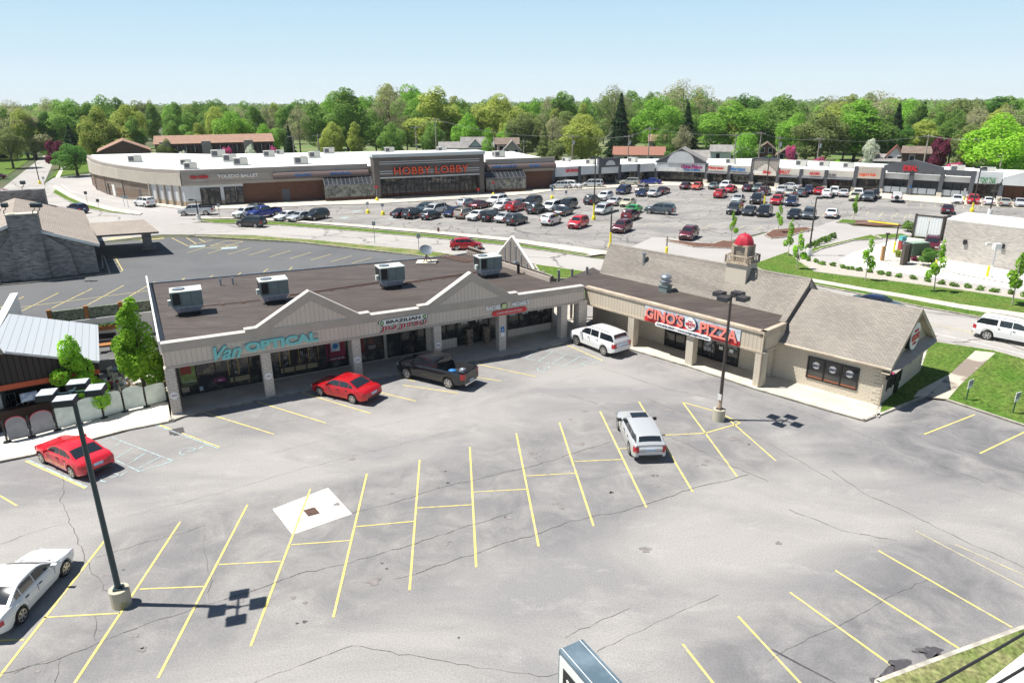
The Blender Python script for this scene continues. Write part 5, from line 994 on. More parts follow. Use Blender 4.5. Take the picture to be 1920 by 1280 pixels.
p=B_(xc,LEN-2,7.2); f4=flood(47,355,7.2,'floodlight on the far stone chimney'); f4.location=(p.x+1.2,p.y,7.2)
pc_=thing('entrance_canopy','drive through canopy with tan roof on one stone pier beside the stone building','canopy')
q=[G(176,442,3),G(298,434,3),G(272,414,3),G(160,420,3)]; m1=(q[0]+q[3])/2+Vector((0,0,.85)); m2=(q[1]+q[2])/2+Vector((-.9,0,.85))
mb=MB(); mb.slab([q[0],q[1],m2,m1],.15); mb.slab([q[3],q[2],m2+Vector((0,0,.001)),m1+Vector((0,0,.001))],.15); mb.slab([q[1],q[2],m2],.12); mb.build('roof',SHING2,pc_)
mb=MB(); c=G(279,467); mb.box((c.x,c.y,1.5),(1.1,1.1,3.0),FB.a); mb.box((c.x,c.y,.2),(1.7,1.7,.4),FB.a); mb.build('stone_pier',BRICKG,pc_)
mb=MB(); mb.face([q[0]-Vector((0,0,.25)),q[1]-Vector((0,0,.25)),q[2]-Vector((0,0,.25)),q[3]-Vector((0,0,.25))]); mb.build('soffit',WHITEP,pc_)
sheet('planter_kerb',[(0,536),(70,530),(208,514),(196,480),(190,480),(192,505),(60,520),(0,524)],.13,mat('dark_planting',(.05,.055,.04),.95,c2=(.12,.12,.09),scale=3),1)
t=thing('awning_dome','dark red domed fabric awning at the left edge behind the stone gable','awning',G(4,395,0)); 
t.location=(*G(-14,372,3.2).xy,0); g=MB(); g.lathe((0,0,2.2),[(5,0),(4.8,.8),(4.1,1.5),(3.0,2.1),(1.6,2.5),(.1,2.6)],14); g.build('fabric',mat('maroon_fabric',(.10,.012,.012),.7),t,smooth=True,ang=60); g=MB()
for k in range(7): a_=k*math.pi*2/7; g.tube([(5.05*math.cos(a_),5.05*math.sin(a_),2.2),(4.15*math.cos(a_),4.15*math.sin(a_),3.75),(1.6*math.cos(a_),1.6*math.sin(a_),4.75)],.08,5)
g.cyl((0,0,0),(0,0,2.3),.2,.2,6); g.build('white_ribs',WHITEP,t)
# ---------------- bank building at right ----------------
bz=4.9; K=[G(1776,410,bz),G(1920,427,bz)+(G(1920,427,bz)-G(1776,410,bz))*.8]; d_=(K[1]-K[0]).normalized(); n_=Vector((-d_.y,d_.x,0)); n_=n_ if n_.y>0 else -n_
bank=thing('bank_building','tan block building with white roof and sign band at right','building')
P=[K[0],K[1],K[1]+n_*9,K[0]+n_*9.0]; P[3]=G(1812,398,bz); P[3]=Vector((P[3].x,P[3].y,0)); P[2]=P[1]+(P[3]-P[0])
mb=MB(); mb.prism(P,0,bz-.1,0); mb.build('wall',BRICKW,bank); mb=MB(); mb.prism([p for p in P],bz-.1,bz+.02,0); mb.build('roof',WROOF,bank)
for s_,x in enumerate((0,)): pass
FK=Fac(K[0],K[1])
for u,lb in ((1810,'left of two wall lights on the tan block wall'),(1880,'right of two wall lights on the tan block wall')):
    x,z=FK.at(u,455 if u<1850 else 463); l=thing('wall_light',lb,'lamp',FK.P(x,.0,z),FK.a); g=MB(); g.box((0,-.12,.1),(.35,.3,.5)); g.build('housing',BLK,l); g=MB(); g.box((0,-.12,-.2),(.22,.2,.12)); g.build('lens',METAL,l)
def bollard(u,v,h,lb,r=.14,name='bollard'):
    p=G(u,v); g=MB(); g.cyl((0,0,0),(0,0,h-.1),r,r,10); g.cyl((0,0,h-.1),(0,0,h),r,r*.5,10); o=tag(g.build(name,YPOST),lb,'bollard','yellow bollards'); o.location=p; return o
bollard(1850,520,1.3,'tall yellow bollard standing against the tan block wall'); bollard(1753,505,1.1,'yellow bollard beside the dark green shrub'); bollard(1675,474,1.5,'yellow bollard near the drive through pay post',.12)
p=G(1856,521); t=thing('conduit_light','white pipe mast with white box at the tan block wall','mast',p); g=MB(); g.cyl((0,0,0),(0,0,3.3),.09,.09,8); g.build('pipe',WHITEP,t); g=MB(); g.box((0,0,3.5),(.7,.5,.6)); g.build('white_box',WHITEP,t); g=MB(); g.cyl((0,0,3.6),(-.9,0,3.8),.06,.06,6); g.box((-1.0,0,3.8),(.5,.25,.25)); g.build('arm',WHITEP,t)
# corrugated gate enclosure
FGt=Fac(G(1710,444),G(1764,450)); gt=thing('bin_enclosure','pair of tall corrugated white gates in a dark frame beside the tan building','gate'); CORR=brickmat('corrugated_white',(.66,.69,.70),(.69,.72,.73),(.52,.55,.57),.35,60,.04,.5)
g=MB(); FGt.box(g,.2,FGt.L/2-.05,0,.08,.2,3.0); g.build('gate_leaf',CORR,gt); g=MB(); FGt.box(g,FGt.L/2+.05,FGt.L-.2,0,.08,.2,3.0); g.build('gate_leaf',CORR,gt)
g=MB(); FGt.box(g,-.05,.2,-.1,.2,0,3.3); FGt.box(g,FGt.L-.2,FGt.L+.05,-.1,.2,0,3.3); FGt.box(g,0,FGt.L,-.1,.12,3.02,3.2); FGt.box(g,FGt.L-.1,FGt.L+.1,-3.5,-.1,0,3.2); g.build('frame',POLEB,gt)
# ATM island posts
t=thing('height_bar','drive through height post with long yellow clearance bar','barrier',G(1676,472)); g=MB(); g.cyl((0,0,0),(0,0,3.6),.08,.08,6); g.build('post',POLEB,t); g=MB(); d=(G(1642,434)-G(1676,472)); a_=G(1682,439,3.5)-G(1676,472); b_=G(1642,434,3.5)-G(1676,472); g.cyl((0,0,3.5),(0,0,3.5),.01) if 0 else None; v1=Vector((-3.2,1.6,3.7)); g.cyl((0,0,3.5),v1,.09,.09,8); g.build('yellow_bar',YPOST,t)
t=thing('menu_post','dark slim camera post with tan base in the drive through island','post',G(1656,489)); g=MB(); g.cyl((0,0,0),(0,0,3.2),.09,.09,6); g.box((0,0,3.3),(.4,.3,.2)); g.build('post',POLEB,t); g=MB(); g.box((-.2,0,.9),(.35,.35,1.8)); g.build('tan_base',mat('tan_post',(.42,.25,.12),.7),t)
t=thing('menu_board','dark double panel standing on the drive through island','kiosk',G(1693,497),.5); g=MB(); g.box((0,0,1.3),(.9,.35,2.4)); g.build('cabinet',mat('brown_cabinet',(.09,.075,.065),.6),t); g=MB(); g.box((.75,.25,1.4),(.3,.9,2.2)); g.build('side_panel',BLKP,t)
t=thing('cash_machine','red and teal cash machine kiosk on the island','kiosk',G(1689,468),.3); g=MB(); g.box((0,0,.6),(.7,.55,1.2)); g.build('body',mat('dull_red',(.28,.04,.035),.5),t); g=MB(); g.box((0,0,1.5),(.75,.6,.55)); g.build('header',mat('teal_header',(.12,.42,.42),.5),t); g=MB(); g.box((0,-.36,1.0),(.5,.03,.5)); g.build('screen',BPAN,t)
t=thing('utility_box','green transformer box behind the dark menu panel','utility box',G(1716,478),.2); g=MB(); g.box((0,0,.8),(2.2,1.3,1.6)); g.build('cabinet',mat('green_box',(.035,.075,.045),.5),t); g=MB(); g.box((0,0,1.64),(2.3,1.4,.1)); g.build('lid',mat('pale_green_lid',(.30,.40,.32),.5),t); g=MB(); g.box((1.35,.0,.7),(.4,.9,1.4)); g.build('side_cabinet',mat('green_box',(.03,.07,.04)),t)
# ---------------- vehicles ----------------
def lerp(a,b,t): return a+(b-a)*t
def interp(P,x):
    if x<=P[0][0]: return P[0][1]
    for (a,b),(c,d) in zip(P,P[1:]):
        if x<=c:
            t=(x-a)/(c-a) if c>a else 0; return b+(d-b)*t
    return P[-1][1]
def sint(P,x):
    "smooth interpolation"
    if x<=P[0][0]: return P[0][1]
    n=len(P)
    for i in range(n-1):
        if x<=P[i+1][0]:
            x0,y0=P[i];x1,y1=P[i+1]; t=(x-x0)/(x1-x0)
            m0=(y1-P[i-1][1])/(x1-P[i-1][0]) if i>0 else (y1-y0)/(x1-x0); m1=(P[i+2][1]-y0)/(P[i+2][0]-x0) if i+2<n else (y1-y0)/(x1-x0)
            h=x1-x0; return (2*t**3-3*t*t+1)*y0+(t**3-2*t*t+t)*h*m0+(-2*t**3+3*t*t)*y1+(t**3-t*t)*h*m1
    return P[-1][1]
# profiles: x from front (0) to rear (1) as fraction of length
CT={
'sedan':dict(L=4.85,W=1.84,H=1.45,wb=2.8,wx=.19,r=.33,deck=[(0,.62),(.04,.74),(.10,.80),(.27,.95),(.34,.98),(.80,1.0),(.90,.99),(.96,.95),(1,.78)],roof=[(.27,.94),(.34,1.17),(.42,1.38),(.50,1.445),(.60,1.45),(.68,1.41),(.76,1.25),(.86,1.0)],bx=(.27,.86),ws=.42,rs=.69,pill=(.54,.70),tail='w'),
'fast':dict(L=5.0,W=1.89,H=1.46,wb=3.05,wx=.18,r=.36,deck=[(0,.66),(.03,.80),(.10,.86),(.29,.99),(.34,1.02),(.78,1.06),(.90,1.04),(.96,1.0),(1,.82)],roof=[(.28,.98),(.36,1.2),(.44,1.40),(.52,1.46),(.62,1.45),(.72,1.36),(.82,1.15),(.88,1.03)],bx=(.28,.88),ws=.44,rs=.71,pill=(.57,.72),tail='w'),
'wagon':dict(L=5.02,W=1.88,H=1.48,wb=3.05,wx=.17,r=.37,deck=[(0,.68),(.03,.84),(.10,.88),(.27,1.0),(.34,1.04),(.90,1.08),(.96,1.06),(1,.85)],roof=[(.27,.99),(.34,1.22),(.41,1.42),(.48,1.49),(.62,1.5),(.80,1.47),(.90,1.43),(.95,1.22),(.985,1.06)],bx=(.27,.985),ws=.41,rs=.90,pill=(.54,.72),tail='s'),
'hatch':dict(L=4.3,W=1.77,H=1.52,wb=2.6,wx=.20,r=.32,deck=[(0,.60),(.05,.76),(.12,.84),(.26,1.0),(.34,1.02),(.90,1.04),(.96,1.0),(1,.75)],roof=[(.23,.96),(.32,1.22),(.41,1.44),(.50,1.51),(.64,1.52),(.80,1.46),(.88,1.36),(.94,1.15),(.975,1.0)],bx=(.23,.975),ws=.41,rs=.86,pill=(.53,.72),tail='s'),
'suv':dict(L=4.7,W=1.88,H=1.72,wb=2.75,wx=.19,r=.36,deck=[(0,.70),(.03,.90),(.09,.98),(.25,1.10),(.32,1.13),(.92,1.14),(.97,1.08),(1,.85)],roof=[(.24,1.08),(.31,1.34),(.38,1.60),(.46,1.69),(.62,1.72),(.82,1.69),(.91,1.62),(.95,1.38),(.98,1.12)],bx=(.24,.98),ws=.38,rs=.90,pill=(.52,.70),tail='s'),
'bigsuv':dict(L=5.2,W=2.0,H=1.86,wb=3.1,wx=.19,r=.40,deck=[(0,.78),(.03,1.0),(.09,1.10),(.24,1.20),(.31,1.24),(.93,1.26),(.97,1.2),(1,.95)],roof=[(.23,1.18),(.30,1.46),(.36,1.72),(.44,1.83),(.60,1.87),(.84,1.84),(.92,1.77),(.955,1.5),(.98,1.22)],bx=(.23,.98),ws=.36,rs=.91,pill=(.49,.66,.68),tail='s'),
'van':dict(L=5.05,W=1.97,H=1.76,wb=3.0,wx=.19,r=.34,deck=[(0,.66),(.04,.82),(.10,.92),(.17,1.05),(.30,1.10),(.94,1.08),(.98,1.02),(1,.85)],roof=[(.15,1.02),(.22,1.24),(.31,1.58),(.38,1.71),(.55,1.76),(.85,1.73),(.94,1.65),(.97,1.35),(.985,1.06)],bx=(.15,.985),ws=.31,rs=.93,pill=(.45,.66),tail='s'),
'jeep':dict(L=4.3,W=1.85,H=1.82,wb=2.6,wx=.16,r=.40,deck=[(0,.95),(.02,1.08),(.10,1.14),(.28,1.18),(.33,1.2),(.95,1.2),(1,1.15)],roof=[(.30,1.18),(.34,1.5),(.37,1.76),(.42,1.81),(.6,1.82),(.9,1.81),(.965,1.76),(.98,1.5),(.99,1.2)],bx=(.30,.99),ws=.37,rs=.955,pill=(.52,.70),tail='s'),
'pickup':dict(L=5.9,W=2.03,H=1.92,wb=3.65,wx=.165,r=.41,deck=[(0,.80),(.02,1.06),(.08,1.16),(.22,1.24),(.28,1.27),(.62,1.30),(.99,1.32),(1,1.2)],roof=[(.205,1.24),(.26,1.50),(.32,1.82),(.38,1.91),(.50,1.92),(.58,1.88),(.605,1.75),(.62,1.28)],bx=(.205,.62),ws=.32,rs=.595,pill=(.42,),tail='p'),
}
def make_car_meshes(kind):
    c=CT[kind]; L,W=c['L'],c['W']; xw1=L*c['wx']; xw2=xw1+c['wb']; r=c['r']; hw=W/2
    X=lambda x:L/2-x   # front toward +x
    zb0=.24 if kind not in('pickup','bigsuv','jeep') else .36
    st=sorted(set([0,.03,.08,.16]+[round(k*L/26,3) for k in range(1,26)]+[L-.16,L-.08,L-.03,L]+[round(xw+s*(r+.06)*math.cos(a),3) for xw in (xw1,xw2) for s in (1,) for a in [math.pi*k/10 for k in range(11)]]))
    st=[x for i,x in enumerate(st) if i==0 or x-st[i-1]>.012 or x==L]
    def halfw(x):
        t=x/L; a=1
        if t<.14: a=1-.20*(1-t/.14)**2.2
        if t>.9: a=1-.12*((t-.9)/.1)**2
        return hw*a
    def zbot(x):
        z=zb0
        if x<.35: z=zb0+.10*(1-x/.35)
        if x>L-.45: z=zb0+.16*((x-(L-.45))/.45)
        for xw in (xw1,xw2):
            d=abs(x-xw); R=r+.06
            if d<R: z=max(z,r+math.sqrt(max(0,R*R-d*d)))
        return z
    bed=(kind=='pickup')
    secs=[]
    for x in st:
        t=x/L; w_=halfw(x); zb=zbot(x); zt=sint(c['deck'],t); zsh=zt-.05; zm=lerp(zb,zsh,.55)
        zb=min(zb,zsh-.12)
        zk=max(zb+.04,zm-.10)
        cr=.055 if .05<t<.95 else .03
        flare=.025 if min(abs(x-xw1),abs(x-xw2))<r+.1 else 0
        s_=[(0,zb),(w_*.80,zb),(w_*.965+flare,zb+.02),(w_+flare,zk),(w_,max(zk+.02,zm+.06)),(w_*.975,zsh-.04),(w_*.93,zt-.01),(w_*.6,zt+cr*.7),(0,zt+cr)]
        secs.append([(X(x),y,z) for y,z in s_])
    mb=MB(); n=len(secs[0])
    vs=[];
    for s_ in secs:
        vs+=s_+[(p[0],-p[1],p[2]) for p in s_]
    fs=[]; N=2*n
    for i in range(len(secs)-1):
        for j in range(n-1):
            a=i*N+j; b=a+N
            if bed and j>=6 and (st[i]+st[i+1])/2/L>.632 and (st[i]+st[i+1])/2/L<.975: continue
            fs.append((a,a+1,b+1,b)); fs.append((a+n,b+n,b+n+1,a+n+1))
    for i in (0,len(secs)-1):
        o=i*N; fs.append(tuple(o+j for j in range(n))+tuple(o+n+j for j in range(n-2,0,-1)))
    mb.raw(vs,fs,0)
    out={}
    # greenhouse
    wb_=hw*.93; zroof=max(z for _,z in c['roof']); tum=.17 if kind not in('van','bigsuv','jeep','pickup') else .12
    belt=lambda t: sint(c['deck'],t)-.02
    x0,x1=c['bx'][0]*L,c['bx'][1]*L
    bz=min(belt(c['bx'][0]),belt(c['bx'][1]))
    def sy(z,t): return wb_*(1-(.05 if t>.85 else 0))-(max(0,z-bz)/(zroof-bz))*tum
    m_=22; gs_=[x0+(x1-x0)*k/m_ for k in range(m_+1)]; G_=[]
    for x in gs_:
        t=x/L; zr=sint(c['roof'],t); zl=min(belt(t)-.06,zr-.02); ys=sy(zr,t)
        G_.append([(X(x),sy(zl,t),zl),(X(x),lerp(sy(zl,t),ys,.97),lerp(zl,zr,.95)),(X(x),ys-.05,zr-.004),(X(x),ys*.5,zr+.022),(X(x),0,zr+.03)])
    vs=[];fs=[];n=5;N=10
    for s_ in G_: vs+=s_+[(p[0],-p[1],p[2]) for p in s_]
    for i in range(m_):
        for j in range(4): a=i*N+j;b=a+N; fs.append((a,b,b+1,a+1)); fs.append((a+5,a+6,b+6,b+5))
    for i in (0,m_):
        o=i*N; fs.append((o,o+1,o+2,o+3,o+4,o+8,o+7,o+6,o+5))
    mb.raw(vs,fs,0)
    if bed: # bed liner tub
        xa,xb=.632*L,.975*L; yb=hw*.80; zf=.78; zt=1.31
        mb.face([(X(xa),-yb,zf),(X(xb),-yb,zf),(X(xb),yb,zf),(X(xa),yb,zf)],1)
        for s_ in (-1,1): mb.face([(X(xa),s_*yb,zf),(X(xb),s_*yb,zf),(X(xb),s_*hw*.93,zt),(X(xa),s_*hw*.93,zt)],1)
        mb.face([(X(xa),-yb,zf),(X(xa),yb,zf),(X(xa),hw*.93,zt),(X(xa),-hw*.93,zt)],1); mb.face([(X(xb),-yb,zf),(X(xb),yb,zf),(X(xb),hw*.93,zt+.02),(X(xb),-hw*.93,zt+.02)],1)
    out['body']=mb.mesh('body',[WHITEP,BLKP],True,38)
    # glass: follows the surfaces, 6 mm proud
    def side_glass(ta,tb,s_,cut0=False):
        g=MB(); k=max(3,int((tb-ta)*26)); P=[]
        for i in range(k+1):
            t=lerp(ta,tb,i/k); zr=sint(c['roof'],t); zl=belt(t)+.045; zu=min(zr-.07,zroof-.10); zu=max(zu,zl+.01)
            P.append((X(t*L),(sy(zl,t)+.008)*s_,zl,(sy(zu,t)+.008)*s_,zu))
        for a,b in zip(P,P[1:]): g.face([(a[0],a[1],a[2]),(b[0],b[1],b[2]),(b[0],b[3],b[4]),(a[0],a[3],a[4])])
        return g
    def span(ta,tb,ins0,ins1):
        g=MB(); k=5; P=[]
        for i in range(k+1):
            t=lerp(ta,tb,i/k); zr=sint(c['roof'],t); ys=sy(zr,t)-lerp(ins0,ins1,i/k)
            dz=.012; P.append([(X(t*L)+(.01 if tb<.5 else -.01),ys*f_,zr+dz+.028*(1-f_*f_)) for f_ in (-1,-.5,0,.5,1)])
        for a,b in zip(P,P[1:]):
            for j in range(4): g.face([a[j],a[j+1],b[j+1],b[j]])
        return g
    b0,b1=c['bx']; ws,rs=c['ws'],c['rs']
    out['windscreen']=span(b0+.02,ws-.005,.10,.09).mesh('windscreen',[CGL],True,60)
    out['rear_window']=span(rs+.01,b1-.03 if c['tail']!='p' else b1-.004,.10,.12).mesh('rear_window',[CGL],True,60)
    tl=[b0+.055]+list(c['pill'])+[(rs+.055 if c['tail'] in('s',) else rs+.06)]
    if c['tail']=='w': tl[-1]=min(b1-.05,rs+.08)
    if c['tail']=='p': tl[-1]=b1-.03
    g=MB()
    sides={1:[],-1:[]}
    for s_ in (1,-1):
        for a,b in zip(tl,tl[1:]):
            if b-a<.03: continue
            g2_=side_glass(a+.006,b-.006,s_); sides[s_].append(g2_.mesh('side_window',[CGL]))
    out['side']=sides[1]+sides[-1]
    # wheel
    g=MB(); 
    for w_ in (0,): pass
    t_=MB(); t_.cyl((0,-.11,0),(0,.11,0),r,r,20,0); out['tyre']=t_.mesh('tyre',[TYRE],True,40)
    h=MB(); h.cyl((0,.112,0),(0,.118,0),r*.70,r*.70,20,1); 
    h.cyl((0,.118,0),(0,.135,0),r*.16,r*.14,10,0)
    for k in range(6):
        a=k*math.pi/3; d=Vector((math.cos(a),0,math.sin(a))); e=Vector((-d.z,0,d.x)); o=Vector((0,.124,0)); q=[o+d*r*.1-e*r*.10,o+d*r*.1+e*r*.10,o+d*r*.66+e*r*.13,o+d*r*.66-e*r*.13]; h.face(q,0)
    P=[Vector((r*math.cos(a),.126,r*math.sin(a))) for a in [2*math.pi*k/20 for k in range(21)]]
    for a,b in zip(P,P[1:]): h.face([a*.74+Vector((0,.126*.26,0)),b*.74+Vector((0,.126*.26,0)),b*.64+Vector((0,.126*.36,0)),a*.64+Vector((0,.126*.36,0))],0)
    out['rim']=h.mesh('rim',[RIM,BLKP])
    # lights and details hugging the corners
    zf=sint(c['deck'],.03); zr_=sint(c['deck'],.97)
    def patch(xs,y0,y1,z0,z1,front,s_,off=.012):
        "patch on the end face wrapping the corner"
        g=MB(); 
        if front: pts=[(0.0,y0),(0.005,.5*(y0+y1)),(.02,y1)]; wrap=(.30,)
        else: pts=[(L,y0),(L-.003,.5*(y0+y1)),(L-.015,y1)]; wrap=(L-.26,)
        x_=[X(p[0])+(off if front else -off) for p in pts]; Q=[(x_[i],pts[i][1]*s_) for i in range(3)]
        w0=halfw(0 if front else L); w1=halfw(wrap[0]); Q.append((X(.04 if front else L-.04)+(off if front else -off)*.3,(w0+.035)*s_ if front else (w0+.03)*s_)); Q.append((X(wrap[0]),(w1+.012)*s_))
        for a,b in zip(Q,Q[1:]): g.face([(a[0],a[1],z0),(b[0],b[1],z0),(b[0],b[1],z1),(a[0],a[1],z1)])
        return g
    w0=halfw(0)
    out['hl']=[patch(0,w0*.55,w0*.97,zf-.20,zf-.03,True,s_).mesh('headlight',[HLM]) for s_ in (1,-1)]
    if c['tail']=='w': za,zb_=zr_-.26,zr_-.06
    elif c['tail']=='p': za,zb_=zr_-.50,zr_-.08
    else: za,zb_=zr_-.38,zr_-.04
    w1=halfw(L); ins=.60 if c['tail']=='w' else .78
    out['tl']=[patch(0,w1*ins,w1*.98,za,zb_,False,s_).mesh('taillight',[TLR]) for s_ in (1,-1)]
    g=MB(); g.box((X(0)+.004,0,zf-.20),(.03,w0*1.0,.17)); g.box((X(0)-.0,0,zf-.40),(.05,w0*1.5,.12)); out['grille']=g.mesh('grille',[BLKP])
    g=MB(); zp=zr_-.22 if c['tail']!='p' else .62; g.box((X(L)-.012,0,zp),(.02,.50,.15)); out['plate']=g.mesh('number_plate',[PLATE])
    g=MB(); g.box((X(L)-.006,0,.44),(.05,w1*1.6,.12)) ; out['bumper']=g.mesh('rear_bumper',[BLKP if c['tail']!='p' else CHROME])
    mz=belt(b0+.06)+.07; out['mir']=[]
    for s_ in (1,-1):
        g=MB(); g.box((X((b0+.075)*L),s_*(hw+.10),mz),(.14,.22,.15)); g.box((X((b0+.075)*L),s_*(hw-.03),mz-.05),(.06,.12,.05)); out['mir'].append(g.mesh('mirror',[BLKP]))
    g=MB()
    g.box((X((b0-.006)*L),0,sint(c['deck'],b0-.006)+.028),(.10,W*.66,.02))
    if c['tail']=='w': g.box((X((b1+.012)*L),0,sint(c['deck'],b1+.012)+.028),(.015,W*.62,.012))
    g.box((X(L)-.003,0,sint(c['deck'],.97)-.30 if c['tail']!='p' else .72),(.02,W*.7,.014))
    for s_ in (1,-1):
        for xx in [c['pill'][0]*L,(tl[1] if len(tl)>2 else tl[0])*L+.0]+([tl[0]*L]):
            z0_=zb0+.05; zz=belt(xx/L)
            ok=min(abs(xx-xw1),abs(xx-xw2))>r+.08
            if ok: 
                zk=lerp(zbot(xx),zz-.05,.5); g.box((X(xx),s_*(halfw(xx)+.001),(zk+zz-.08)/2+.0),(.014,.012,zz-.10-zk)); 
        for xx in ((c['pill'][0]-.035)*L,(c['pill'][-1]-.03)*L): g.box((X(xx),s_*(halfw(xx)+.004),belt(xx/L)-.14),(.18,.03,.035))
    out['seams']=g.mesh('door_seam',[BLKP])
    if kind in('suv','bigsuv','van'):
        g=MB()
        for s_ in (1,-1): g.tube([(X(t*L),s_*(sy(sint(c['roof'],t),t)-.12),sint(c['roof'],t)+.06) for t in (.42,.55,.7,.86)],.02,4)
        out['rails']=g.mesh('roof_rail',[BLKP])
    return out
CARM={}
PAINT={}
def paint(nm,c,metal=.25,rough=.28):
    if nm not in PAINT: PAINT[nm]=mat('paint_'+nm,c,rough,metal,coat=.7)
    return PAINT[nm]
for nm,c,me_,ro in [('white',(.74,.75,.75),0,.3),('silver',(.56,.58,.59),.3,.3),('black',(.012,.013,.016),.1,.2),('charcoal',(.045,.05,.056),.3,.28),('slate',(.09,.115,.135),.35,.28),('navy',(.015,.025,.075),.2,.22),('blue',(.012,.03,.24),.2,.22),('maroon',(.12,.012,.022),.25,.25),('plum',(.06,.012,.025),.25,.25),('red',(.42,.012,.02),.1,.25),('brightred',(.60,.02,.035),.05,.25),('candyred',(.50,.008,.015),.15,.18),('tan',(.38,.33,.27),.35,.3),('cream',(.60,.57,.42),.2,.3),('green',(.02,.45,.06),.05,.25),('orange',(.58,.09,.05),.05,.3),('champagne',(.42,.42,.37),.35,.3),('teal',(.05,.10,.12),.3,.25),('greygreen',(.12,.16,.155),.35,.28)]: paint(nm,c,me_,ro)
NM={'sedan':'sedan','fast':'sedan','wagon':'station_wagon','hatch':'hatchback','suv':'suv_car','bigsuv':'suv_car','van':'minivan','jeep':'off_road_car','pickup':'pickup_truck'}
CATN={'sedan':'car','fast':'car','wagon':'car','hatch':'car','suv':'car','bigsuv':'car','van':'minivan','jeep':'car','pickup':'pickup truck'}
def lk(name,me,parent,loc=None,rot=None,m=None):
    o=bpy.data.objects.new(name,me); COL.objects.link(o); o.parent=parent
    if loc is not None: o.location=loc
    if rot: o.rotation_euler=rot
    if m: o.material_slots[0].link='OBJECT'; o.material_slots[0].material=m
    return o
def car(kind,col,x,y,head,label,detail=True,group='cars parked and driving around the shops',sc=1.0):
    if kind not in CARM: CARM[kind]=make_car_meshes(kind)
    M=CARM[kind]; c=CT[kind]; L,W,r=c['L'],c['W'],c['r']; pm=PAINT[col]
    t=thing(NM[kind],label,CATN[kind],(x,y,.012),head,group); t.scale=(sc,)*3
    b=lk('body',M['body'],t,m=pm)
    lk('windscreen',M['windscreen'],t); lk('rear_window',M['rear_window'],t)
    for m_ in M['side']: lk('side_window',m_,t)
    for m_ in M['hl']: lk('headlight',m_,t)
    for m_ in M['tl']: lk('taillight',m_,t)
    lk('grille',M['grille'],t); lk('number_plate',M['plate'],t); lk('rear_bumper',M['bumper'],t)
    for m_ in M['mir']:
        lk('mirror',m_,t,m=(pm if col not in('silver',) else None))
    if detail: lk('door_seam',M['seams'],t)
    if 'rails' in M: lk('roof_rail',M['rails'],t)
    for xw in (L/2-L*c['wx'],L/2-L*c['wx']-c['wb']):
        for s_ in (1,-1):
            w_=bpy.data.objects.new('wheel',None); COL.objects.link(w_); w_.parent=t; w_.location=(xw,s_*(W/2-.115),r); w_.rotation_euler=(0,0,0 if s_>0 else math.pi)
            lk('tyre',M['tyre'],w_); lk('rim',M['rim'],w_)
    return t
def carpx(kind,col,pr,pf,label,side=1,**k):
    "near car located by rear and front wheel contact on its visible side; side=+1 when that side is the car's left"
    c=CT[kind]; a=G(*pr); b=G(*pf); d=(b-a).normalized(); nl=Vector((-d.y,d.x,0)); mid=(a+b)/2 - nl*side*(c['W']/2-.02)
    off=(c['L']/2-c['L']*c['wx']-c['wb']/2); mid=mid-d*off
    return car(kind,col,mid.x,mid.y,math.atan2(d.y,d.x),label,**k)
carpx('sedan','white',(47.5,1164),(125,1079),'white sedan with silver spoke wheels at the lower left corner, nose to upper right',-1)
carpx('fast','brightred',(136,896),(81,869),'bright red sedan behind the near lamp post, by the patio',1)
carpx('sedan','candyred',(661,757),(600,742.5),'glossy deep red sedan parked at the shop kerb left of the black pickup',1)
tr=carpx('pickup','black',(841,729),(762,710),'black crew cab pickup truck parked at the shop kerb',1)
carpx('bigsuv','white',(1131,667),(1080,647),'large white suv with sunroof parked at the inner corner of the shops',1)
wg=carpx('wagon','silver',(1179,851),(1158,805),'silver station wagon with dark sunroof parked in the middle of the lot',1)
g=MB(); g.box((.42,0,1.525),(.62,.95,.02)); g.build('sunroof',CGL,wg)
